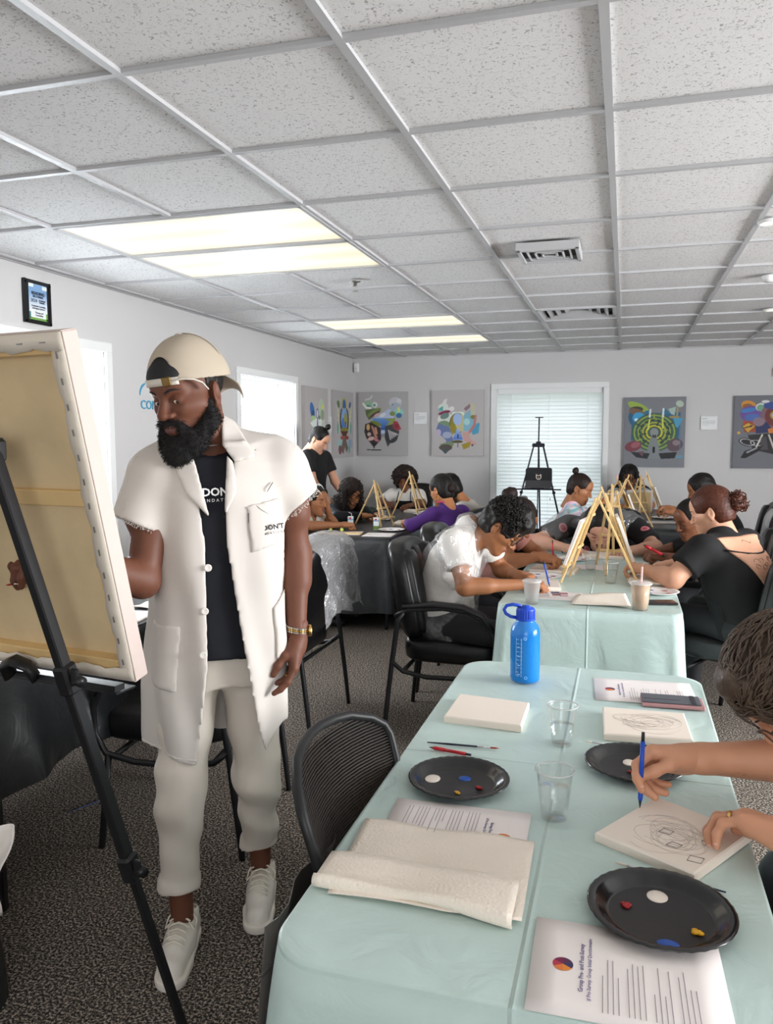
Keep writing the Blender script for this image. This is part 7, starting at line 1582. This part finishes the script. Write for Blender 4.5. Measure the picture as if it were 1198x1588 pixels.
# 4. tie dye child
b_ = (-.43, 6.65, 0); J = J_((-.50, 6.65, .54), (-.44, 6.65, .76), (-.395, 6.65, .93), (-.385, 6.51, .875), (-.37, 6.79, .875))
p, Mh, _ = person('child in turquoise tie dye tee and black apron, hair in a small bun, facing right', b_, J, SK_M, ((-.345, 6.64, 1.075), (.90, -.12, -.34)), dict(
    R=dict(elbow=(-.29, 6.46, .80), wrist=(-.205, 6.50, .955), F=(.6, .2, .45), N=(.3, .4, -.6), pose='grip', hs=.85), L=dict(elbow=(-.25, 6.80, .79), wrist=(-.12, 6.72, .80), pose='loose', hs=.85)), 'tee', topmat=TIED, topname='tie_dye_tee', sleeve=.85, w=.86, s=.98, armr=.85, seed=8)
hair_cap(p, Mh, .98, b_, HBRN, infl=.004, amp=.001); bun(p, Mh, .98, b_, HBRN, c=(0, -.085, .125), r=.030); apron(p, J, b_, .86, BTEE, y=-.01, top=.5, infl=.03)
# 5. girl behind the far easels
b_ = (.06, 8.80, 0); J = J_((.06, 8.88, .54), (.06, 8.84, .80), (.055, 8.76, .95), (-.11, 8.77, .885), (.22, 8.77, .885))
p, Mh, _ = person('girl with long dark hair in pale grey top, face hidden by the far wooden easels', b_, J, SK_M, ((.05, 8.70, 1.075), (-.05, -.86, -.50)), dict(R=dict(elbow=(-.17, 8.62, .79), wrist=(-.03, 8.46, .785), pose='loose'), L=dict(elbow=(.27, 8.60, .79), wrist=(.13, 8.42, .785), pose='grip')), 'top', topmat=GREYP, topname='sleeveless_top', sleeve=.35, seed=9)
hair_cap(p, Mh, 1, b_, HBLK, infl=.010, amp=.001); locks(p, Mh, 1, b_, HBLK, n=90, length=.26, wave=.004, seed=5, body=[((.055, 8.78, .90), .13)])
MB().tube([V((-.085, 8.62, 1.09)), V((-.075, 8.60, 1.05)), V((-.08, 8.62, 1.01))] and [V((-.07, 8.63, 1.10))-V(b_), V((-.072, 8.625, 1.05))-V(b_)], .014, 8).build('hair_clip', mat('clip_pink', hexc('#efc3cf'), .4), p)
# 6. boy at right of the far table
b_ = (.80, 6.92, 0); J = J_((.88, 6.92, .54), (.79, 6.92, .77), (.695, 6.92, .945), (.70, 7.08, .885), (.70, 6.76, .885))
p, Mh, _ = person('boy with short black hair in dark top painting at the far black table', b_, J, SK_M, ((.605, 6.91, 1.065), (-.93, -.12, -.34)), dict(L=dict(elbow=(.56, 6.70, .80), wrist=(.40, 6.74, .895), F=(-.8, .3, .15), N=(-.2, .5, -.6), pose='grip'), R=dict(elbow=(.50, 7.08, .80), wrist=(.37, 6.98, .90), F=(-.8, -.3, .1), pose='grip')), 'tee', topmat=BTEE, topname='tee_shirt', sleeve=.6, seed=10)
hair_cap(p, Mh, 1, b_, HBLK, infl=.012, amp=.0025, back=-.055, face=(.088, -.030, .070, .056, .088))
brush('dark brush in the far boy\'s raised hand', (.52, 6.70, .925), (.36, 6.80, .885), group='slim paint brushes')
# 7. child behind the auburn haired woman
b_ = (.56, 5.08, 0); J = J_((.62, 5.10, .54), (.53, 5.08, .74), (.455, 5.04, .90), (.45, 5.20, .83), (.46, 4.88, .83))
p, Mh, _ = person('child with cropped black hair looking down, face just left of the auburn bun woman', b_, J, SK_B, ((.385, 4.975, 1.012), (-.80, -.48, -.36)), dict(L=dict(elbow=(.36, 4.76, .79), wrist=(.235, 4.84, .80), F=(-.8, .1, .1), N=(-.1, .2, -1), pose='fist'), R=dict(elbow=(.30, 5.22, .79), wrist=(.2, 5.10, .79), pose='loose')), 'tee', topmat=BTEE, topname='tee_shirt', sleeve=.9, seed=11, s=.96, w=.88)
hair_cap(p, Mh, .96, b_, HBLK, infl=.004, amp=.0006, back=-.03, face=(.088, -.030, .070, .056, .086))
pen('fat red marker pen in the hidden child\'s fist', (.115, 4.80, .872), (.235, 4.80, .81), REDP, r=.009, name='red_marker', cat='marker', group=None)
# 8. woman with auburn bun
b_ = (.60, 4.30, 0); J = J_((.63, 4.27, .56), (.56, 4.29, .80), (.475, 4.34, 1.00), (.625, 4.47, .935), (.375, 4.165, .935))
p, Mh, _ = person('woman with auburn bun and bare tattooed upper back in a black dress', b_, J, SK_L, ((.435, 4.36, 1.115), (-.90, .28, -.33)), dict(
    L=dict(elbow=(.245, 4.10, .80), wrist=(.105, 4.27, .815), F=(-.7, .5, .1), N=(-.1, .1, -1), pose='loose'), R=dict(elbow=(.42, 4.62, .80), wrist=(.26, 4.62, .79), pose='loose')), 'dress', topmat=BTEE, topname='black_dress_top', sleeve=.62, w=1.22, armr=1.18, vx=.009, seed=12, top_infl=.014, lip=LIPL)
hair_cap(p, Mh, 1.02, b_, HAUB, infl=.008, amp=.0016, f0=30, f1=90, back=-.07); bun(p, Mh, 1.02, b_, HAUB, c=(-.0, -.125, .01), r=.046, vx=.004)
curls(p, Mh, 1.02, b_, HAUB, n=60, rad=(.045, .03, .045), c=(0, -.135, .01), r=.0028, cr=.014, ymax=2, zmin=-1)
# bare back panel: a V of skin with straps and a fine line tattoo, just proud of the cloth
bk = V((.77, -.63, 0)).normalized(); rtv = V((.63, .77, 0)).normalized(); c0 = V((.60, 4.31, .90)); up = (V(J['neck'])-V(J['chest'])).normalized(); back = up.cross(rtv).normalized()*1
if back.dot(bk) < 0: back = -back
gS = SDF((.3, 4.0, .55), (.95, 4.75, 1.15), .006); LL = [(q, kw) for q, kw in CLOTH]
gS.prims(LL); ff = gS.f-.009; gS.f = np.maximum(ff, -(ff+.018)); ct = V(J['chest'])*.25+V(J['neck'])*.75
def vpatch(X, Y, Z):
    u = (X-ct.x)*rtv.x+(Y-ct.y)*rtv.y+(Z-ct.z)*0; w_ = (Z-ct.z); bb = (X-ct.x)*bk.x+(Y-ct.y)*bk.y
    return np.maximum(np.maximum(-bb+.0, np.abs(u-.0)-(.135+.0*w_)-np.clip(w_, -.2, .08)*.62), np.maximum(-.19-w_, w_-.050+abs(u)*0))
carve(gS, vpatch); pb = npmesh('bare_back', [gS.mesh(1)], [SK_L], p, b_)
def backpt(u, w_):
    o = ct+rtv*u+V((0, 0, w_))
    for k in range(60):
        q = o+bk*(.25-k*.004); ix = [int(round((q[i]-gS.lo[i])/.006)) for i in range(3)]
        if all(0 <= ix[i] < gS.n[i] for i in range(3)) and ff[tuple(ix)] < 0: return q+bk*.004-V(b_)
    return o-V(b_)
MB().tube([backpt(-.15+.30*k/10, -.005-.02*sin(k*pi/10)) for k in range(11)], .0045, 6).build('back_strap', BTEE, p)
mb = MB(); rg = random.Random(2)
for k in range(9):
    x0, z0 = rg.uniform(-.05, .06), rg.uniform(-.11, -.05); rr = rg.uniform(.008, .020); mb.tube([backpt(x0+rr*cos(a), z0+rr*.8*sin(a)) for a in [j*.6 for j in range(9)]], .0009, 4)
mb.tube([backpt(-.03+.06*k/6, .028+.008*sin(k)) for k in range(7)], .0009, 4); o = mb.build('tattoo_lines', mat('tattoo_ink', hexc('#6b4434'), .7), p); o['kind'] = 'stuff'
mb = MB(); wr = V((.115, 4.258, .815))
for k in range(18): a = k*pi/9; q = wr+V((.5, .87, 0)).normalized()*.031*cos(a)+V((0, 0, .031*sin(a))); mb.ball(tuple(q-V(b_)), .0045, 6)
o = mb.build('bead_bracelet', mat('beads', hexc('#e8d6cf'), .3), p); o['kind'] = 'stuff'
apron(p, J, b_, 1.22, BTEE, y=.02, seed=14)
# 9. foreground man drawing at the right edge
b_ = (.72, 1.68, 0); J = J_((.76, 1.64, .56), (.68, 1.66, .86), (.545, 1.70, 1.045), (.60, 1.88, 1.00), (.60, 1.50, 1.00)); SKF = skin('fair', '#cf9677')
R0, R1 = V((.455, 1.72, .815)), V((.172, 1.672, .812))
p, Mh, _ = person('wavy haired man at the right edge drawing on a small canvas, wearing a gold ring', b_, J, SKF, ((.345, 1.715, .995), (-.60, -.10, -.79), (-.79, 0, .60)), dict(), 'tee', topmat=BTEE, topname='tee_shirt', sleeve=.6, seed=13, hvx=.003, s=1.06, male=1.)
FGA = [seg((.60, 1.88, 1.0), (.47, 1.80, .84), .052, .044, .03), seg((.47, 1.80, .84), (.35, 1.715, .812), .044, .038, .03), seg((.35, 1.715, .812), tuple(R1), .039, .027, .02), (('e', (.185, 1.674, .812), (.030, .033, .024), None), dict(k=.02)),
       seg((.60, 1.50, 1.0), (.47, 1.26, .84), .052, .044, .03), seg((.47, 1.26, .84), (.305, 1.425, .812), .044, .031, .02)]
A1 = mesh_prims(FGA, .006, 1)
# drawing hand: wrist to pencil; palm faces down and towards the thumb
tip = V((.046, 1.592, TZ+.0195)); PD = V((.02, .13, 1)).normalized()
def _hand(Rw): return hand_prims(Rw, (-.93, -.10, -.02), (-.05, -.66, -.75), True, .200, curls=[(44, 44, 18), (58, 56, 26), (66, 66, 34), (70, 72, 38)], thumb=[(.70, .38, .50), (.90, -.06, .44), (.92, -.22, .30)])
hR, tR = _hand(R1); gp = tR[0][0]*.5+tR[4][0]*.5; R1 = R1+(tip+PD*.050-gp); hR, tR = _hand(R1)
FGA[1] = seg((.47, 1.80, .84), (.35, R1.y+.04, R1.z), .052, .046, .03); FGA[2] = seg((.35, R1.y+.04, R1.z), tuple(R1), .047, .029, .02); FGA[3] = (('e', tuple(R1+V((.012, 0, 0))), (.030, .033, .024), None), dict(k=.02)); A1 = mesh_prims(FGA, .006, 1)
hL, tL = hand_prims((.292, 1.442, .812), (-.84, .54, .10), (-.15, -.25, -.95), False, .200, curls=[(26, 40, 22), (28, 44, 24), (30, 48, 26), (34, 44, 24)], thumb=[(.75, .55, .3), (.92, .25, .3), (.95, .05, .3)], spread=1.6)
body_o = [c for c in p.children if c.name.startswith('body')][0]
npmesh('sleeve', [mesh_prims([seg((.60, sy_, 1.0), (ex, ey, .84), .068, .064, .03, cut=[((.60+(ex-.60)*.72, sy_+(ey-sy_)*.72, 1.0-.16*.72), tuple((V((ex, ey, .84))-V((.60, sy_, 1.0))).normalized()))]) for sy_, ex, ey in ((1.86, .47, 1.80), (1.52, .47, 1.26))], .008, 1, folds(61, .003))], [BTEE], p, b_)
npmesh('forearm', [A1, mesh_prims(hR, .0018, 1), mesh_prims(hL, .0018, 1)], [SKF], p, b_)
NAIL = mat('finger_nail', hexc('#e3b5a0'), .25)
for (pt, d), hp_, nn_ in [(tR[0], hR, 0), (tR[4], hR, 0)]+[(tL[i], hL, 0) for i in range(4)]:
    x, y, z = frame_of(d, (0, 0, 1)); c = pt-d*.004+y*.0065; MB().ball(tuple(c-V(b_)), .0045, 10, sq=(1, 1, .5)).build('finger_nail', NAIL, p)
prm = [q for q in hL if q[0][0] == 'c'][7+2*3][0]; a_, c_ = V(prm[1]), V(prm[2]); cc = a_+(c_-a_)*.42; x, y, z = frame_of(c_-a_)
MB().tube([cc+x*.0118*cos(q*pi/10)+y*.0118*sin(q*pi/10)-V(b_) for q in range(20)], .0022, 6, closed=True, flat=1.4).build('gold_ring', GOLD, p)
mb = MB(); rg = random.Random(8)   # arm hair
for k in range(260):
    t_ = rg.random(); c = V((.35, 1.715, .812)).lerp(R1, t_) if rg.random() < .6 else V((.47, 1.80, .84)).lerp(V((.35, 1.715, .812)), t_); rr = .038-.010*t_; a = rg.uniform(-.6, 3.6); q = c+V((0, cos(a), sin(a)))*rr; mb.tube([q-V(b_), q+V((-.004, cos(a)*.002, sin(a)*.002))-V(b_), q+V((-.008, cos(a)*.003, sin(a)*.001))-V(b_)], .00025, 3)
o = mb.build('arm_hair', mat('arm_hair', hexc('#6b4a36'), .7), p); o['kind'] = 'stuff'
g = hair_cap(p, Mh, 1.06, b_, HGRY, infl=.020, amp=.0035, f0=35, f1=90, extra=[('e', (0, .050, .095), (.060, .05, .04), None)], face=(.094, -.040, .068, .052, .092), vx=.004, back=-.06)
# wavy tufts over the head
mb = MB(); rg = random.Random(12); Mo = Matrix.Translation(-V(b_)) @ Mh @ Matrix.Scale(1.06, 4)
for k in range(760):
    while True:
        d = V((rg.gauss(0, 1), rg.gauss(0, 1), rg.gauss(0, 1))).normalized()
        if d.z > -.25 and (d.y < .55 or d.z > .12): break
    c = V((d.x*.094, -.012+d.y*.115, .04+d.z*.108)); tg = V((d.x*.5+rg.gauss(0, .35), .9+rg.gauss(0, .25), .1)); tg = (tg-d*tg.dot(d)).normalized(); sd = d.cross(tg); ph = rg.uniform(0, 6.28); pts = []
    for q in range(7): u = q/6; pts.append(c+tg*(.052*u)+d*(.005*sin(u*3.1)+.002)-d*(.012*u*u)+sd*(.004*sin(u*5+ph)))
    mb.tube(pts, [.0026*(1-.8*(q/6)**2) for q in range(7)], 4, M=Mo)
o = mb.build('hair_tufts', HGRY, p); o['kind'] = 'stuff'; glasses(p, Mh, 1.06, b_, mat('thin_brown_frame', hexc('#4a3428'), .4))
pen('blue mechanical pencil in the foreground drawing hand', tuple(tip), tuple(tip+PD*.150), BLUEP, r=.0046)
# 10. standing woman, left wall
b_ = (-2.93, 7.26, 0); J = J_((-2.94, 7.28, .95), (-2.92, 7.26, 1.20), (-2.90, 7.22, 1.375), (-2.90, 7.05, 1.32), (-2.86, 7.42, 1.30))
p, Mh, _ = person('woman with top knot and black tee standing bent beside the left wall', b_, J, SK_L, ((-2.835, 7.19, 1.475), (.82, -.12, -.55)), dict(R=dict(elbow=(-2.82, 7.00, 1.06), wrist=(-2.66, 7.08, .86), pose='relax'), L=dict(elbow=(-2.76, 7.42, 1.06), wrist=(-2.60, 7.36, .86), pose='relax')), 'tee', topmat=BTEE, topname='tee_shirt', sleeve=.62, seed=15,
    legs=dict(kneeR=(-2.92, 7.17, .50), ankleR=(-2.95, 7.16, .09), kneeL=(-2.92, 7.37, .50), ankleL=(-2.95, 7.38, .09)), w=.9)
hair_cap(p, Mh, 1, b_, HBLK, infl=.004, amp=.001); bun(p, Mh, 1, b_, HBLK, c=(0, .02, .155), r=.030); MB().ball(tuple(Mh @ V((.085, -.02, -.055))-V(b_)), .007, 8).build('earring', BLACKM, p)
# 11. headband girl
b_ = (-2.58, 6.02, 0); J = J_((-2.66, 6.02, .54), (-2.58, 6.01, .70), (-2.485, 6.0, .855), (-2.50, 5.85, .815), (-2.46, 6.15, .815))
p, Mh, _ = person('girl with white headband resting her chin on one hand at the far left table', b_, J, SK_M, ((-2.405, 6.0, .985), (.93, -.28, -.12)), dict(R=dict(elbow=(-2.355, 5.80, .80), wrist=(-2.155, 5.99, .795), F=(.85, .35, 0), pose='fist'), L=dict(elbow=(-2.30, 6.14, .79), wrist=(-2.315, 6.07, .875), F=(0, -.3, .9), N=(-.9, -.2, .1), pose='loose')), 'tee', topmat=GREYT, topname='tee_shirt', sleeve=.6, seed=16, s=.97, w=.88, armr=.85)
hair_cap(p, Mh, .97, b_, HBLK, infl=.006, amp=.001); locks(p, Mh, .97, b_, HBLK, n=46, length=.24, wave=.004, seed=7, front=-.6, body=[((-2.49, 6.0, .84), .10)])
MB().tube([Mh @ V((.087*sin(a), .012, .035+.098*cos(a)))-V(b_) for a in [-1.9+k*.25 for k in range(16)]], .006, 6, flat=1.8).build('headband', TRIM, p)
# 12. curly haired girl
b_ = (-2.58, 6.78, 0); J = J_((-2.66, 6.78, .54), (-2.56, 6.78, .72), (-2.45, 6.77, .885), (-2.49, 6.61, .84), (-2.42, 6.92, .84))
p, Mh, _ = person('girl with long curly dark hair and black long sleeves leaning over her canvas', b_, J, SK_T, ((-2.355, 6.74, 1.0), (.78, -.38, -.50)), dict(R=dict(elbow=(-2.40, 6.50, .80), wrist=(-2.215, 6.68, .80), pose='grip'), L=dict(elbow=(-2.24, 7.0, .79), wrist=(-2.15, 6.86, .79), pose='grip')), 'top', topmat=NAVY, topname='long_sleeved_top', sleeve=1.9, seed=17)
hair_cap(p, Mh, 1, b_, HBRN, infl=.014, amp=.004); locks(p, Mh, 1, b_, HBRN, n=200, length=.34, wave=.018, wl=.05, r=.006, seed=8, front=-.6, body=[((-2.44, 6.77, .86), .13), ((-2.54, 6.78, .74), .14)], curl=True, sides=4)
brush('green tipped brush in the curly haired girl\'s hand', (-2.18, 6.66, .90), (-2.10, 6.72, .78), m=mat('brush_green', hexc('#2f7a4f'), .4))
# 13. apron girl
b_ = (-2.27, 8.36, 0); J = J_((-2.27, 8.44, .54), (-2.27, 8.38, .76), (-2.265, 8.30, .92), (-2.43, 8.31, .87), (-2.11, 8.31, .87))
p, Mh, _ = person('girl with wide curly bob, white tee and black apron, facing the viewer', b_, J, SK_B, ((-2.262, 8.23, 1.045), (.08, -.90, -.38)), dict(R=dict(elbow=(-2.50, 8.16, .80), wrist=(-2.385, 7.97, .80), F=(.5, -.6, .1), pose='grip'), L=dict(elbow=(-2.05, 8.16, .79), wrist=(-2.13, 7.95, .785), pose='loose')), 'tee', topmat=WTEE, topname='tee_shirt', sleeve=.85, seed=18)
hair_cap(p, Mh, 1, b_, HBRN, big=(.128, .125, .118), amp=.008, f0=60, f1=120, face=(.115, -.040, .062, .075, .098), back=-.12); curls(p, Mh, 1, b_, HBRN, n=420, rad=(.135, .13, .125), c=(0, -.012, .015), r=.004, cr=.010, ymax=.30, zmin=-.95); apron(p, J, b_, 1., BTEE, y=.0, top=.60, infl=.032)
brush('blue brush upright in the apron girl\'s hand', (-2.40, 7.93, .90), (-2.36, 7.90, .79), m=mat('brush_blue', 'x'))
text('lettering', 'DRAW & PAINT', .018, WTX, p, basis(V((-2.27, 8.21, .80))-V(b_), (1, 0, 0), (0, 0, 1)), .0005) if False else None
# 14. purple sweater
b_ = (-1.26, 6.12, 0); J = J_((-1.20, 6.06, .54), (-1.28, 6.12, .76), (-1.345, 6.17, .945), (-1.245, 6.30, .885), (-1.44, 6.035, .885))
p, Mh, _ = person('girl in purple sweater with low bun and hoop earring seen from behind', b_, J, SK_T, ((-1.395, 6.19, 1.075), (-.80, .50, -.33)), dict(L=dict(elbow=(-1.60, 6.05, .80), wrist=(-1.70, 6.26, .80), pose='grip'), R=dict(elbow=(-1.42, 6.50, .80), wrist=(-1.60, 6.50, .79), pose='loose')), 'top', topmat=PURP, topname='purple_sweater', sleeve=1.85, seed=19, w=.95)
hair_cap(p, Mh, 1, b_, HBLK, infl=.008, amp=.001, back=-.09); bun(p, Mh, 1, b_, HBRN, c=(0, -.115, -.02), r=.038)
hp = Mh @ V((-.086, .0, -.060))-V(b_); MB().tube([hp+V((.018*cos(a), 0, .018*sin(a)-.01)) for a in [k*pi/8 for k in range(16)]], .002, 6, closed=True).build('hoop_earring', GOLD, p)
glasses(p, Mh, 1, b_); MB().tube([V((-1.37+.055*cos(a), 6.16+.055*sin(a), .985))-V(b_) for a in [k*pi/8 for k in range(16)]], .006, 6, closed=True).build('lanyard', mat('lanyard_pink', hexc('#c9386d'), .6), p)
# 15. long straight black hair
b_ = (-1.22, 7.02, 0); J = J_((-1.14, 7.02, .54), (-1.26, 7.02, .74), (-1.385, 7.0, .91), (-1.35, 7.17, .86), (-1.36, 6.85, .86))
p, Mh, _ = person('girl with long straight black hair in pale top hidden behind the purple sweater girl', b_, J, SK_T, ((-1.50, 6.99, 1.035), (-.80, .05, -.60)), dict(L=dict(elbow=(-1.52, 6.74, .80), wrist=(-1.70, 6.86, .79), pose='grip'), R=dict(elbow=(-1.50, 7.26, .79), wrist=(-1.68, 7.2, .79), pose='loose')), 'top', topmat=GREYT, topname='pale_top', sleeve=1.0, seed=20)
hair_cap(p, Mh, 1, b_, HBLK, infl=.012, amp=.0015, back=-.10); locks(p, Mh, 1, b_, HBLK, n=190, length=.42, wave=.003, r=.006, seed=9, body=[((-1.385, 7.0, .90), .12), ((-1.30, 7.02, .80), .17), ((-1.22, 7.02, .66), .19)], sides=4)
# ------------------------------------------------------------------ clear plastic draped on chairs, white garment
def drape(label, x, y, ztop, yaw, w, hf, hb, seed, m=FILM, tails=0, cat='apron', name='plastic_apron'):
    t = thing(name, label, cat, (x, y, ztop), None, yaw); rg = random.Random(seed); a, b, c, d = [rg.uniform(0, 6.28) for _ in range(4)]
    def fn(u, v):
        s_ = v*(hf+hb)-hf; X = (u-.5)*w*(1+.10*sin(v*5+a)); r = .085
        if abs(s_) < r*1.2: ang = s_/r; Y = r*sin(ang); Z = r*(cos(ang)-1)+.02
        else: sg = 1 if s_ > 0 else -1; Y = sg*(r*sin(1.2)+(abs(s_)-r*1.2)*.10); Z = r*(cos(1.2)-1)-(abs(s_)-r*1.2)+.02
        k = .012+.10*min(.25, abs(s_)); n = sin(u*17+a+v*4)*sin(v*11+b+u*6)+.6*sin(u*31+v*13+c)+.4*sin(u*9-v*23+d)
        return (X+.3*k*n, Y+(1 if s_ >= 0 else -1)*k*abs(n)*.55+ (1 if s_ >= 0 else -1)*.012, Z-.05*(2*u-1)**4+.012*n*(abs(s_) > .1))
    MB().grid(34, 40, fn).build('sheet', m, t)
    for q in range(tails):
        X = (-.12, .10, .18)[q]; MB().grid(4, 12, lambda u, v: (X+.035*u+.03*v, -(.11+.02*sin(v*5+q)), -.38-.30*v)).build('tie_ribbon', m, t)
    return t
FILM2 = glassy('clear_film_bright', (.97, .97, .98), .22, .16, bump=1., bscale=18, milk=.22); FILM3 = glassy('silver_film', (.9, .9, .92), .30, .18, bump=1., bscale=16, milk=.35)
drape('crumpled clear plastic apron hung over the guest chair behind the man in white', -1.50, 3.83, .985, -R90, .56, .30, .44, 3, FILM2, 3)
drape('crumpled clear plastic over the chair in front of the far wall at right', 1.235, 6.25, .985, R90+pi+.5, .60, .45, .55, 4, FILM3)
drape('clear plastic sheet over the chair behind the tie dye child', -.92, 6.56, .985, R90+.25, .52, .35, .5, 5, FILM2)
# white garment over a dark cloth at the lower left edge
t = thing('white_garment', 'white printed cloth hanging in view at the lower left edge of the picture', 'garment', (-1.52, 1.44, .40)); mb = MB()
def gf(u, v):
    X = -.02+.17*u-.015*v*v; Z = .175*(1-v)*1.0-.03*sin(u*3)*v; return (X+.008*sin(v*9), .035*sin(u*9+v*3)+.02*u, Z-(.02*sin(u*14))*v)
mb.grid(20, 14, gf); g = mb.build('cloth', WTEE, t, solid=.004)
mb = MB(); 
for k in range(5): a, b2 = .55+.07*(k % 3), .25+.14*k; q = V(gf(a, b2)); mb.tube([q+V((0, -.006, 0)), q+V((.012, -.006, -.006)), q+V((.018, -.006, -.018))], .0014, 4)
mb.build('ink_mark', INKC, t)
t = thing('dark_cloth', 'black cloth heap under the white garment at the lower left edge', 'cloth', (-1.74, 1.52, 0))
mb = MB(); mb.grid(24, 16, lambda u, v: ((.15+.05*v+.02*sin(u*22)*v)*cos(u*6.28), (.16+.05*v)*sin(u*6.28), .62*(1-v)**.9+.005), closeu=True); mb.add([((.15)*cos(k*.2618), .16*sin(k*.2618), .625) for k in range(24)], [tuple(range(24))]); mb.build('drape', BLKC, t)
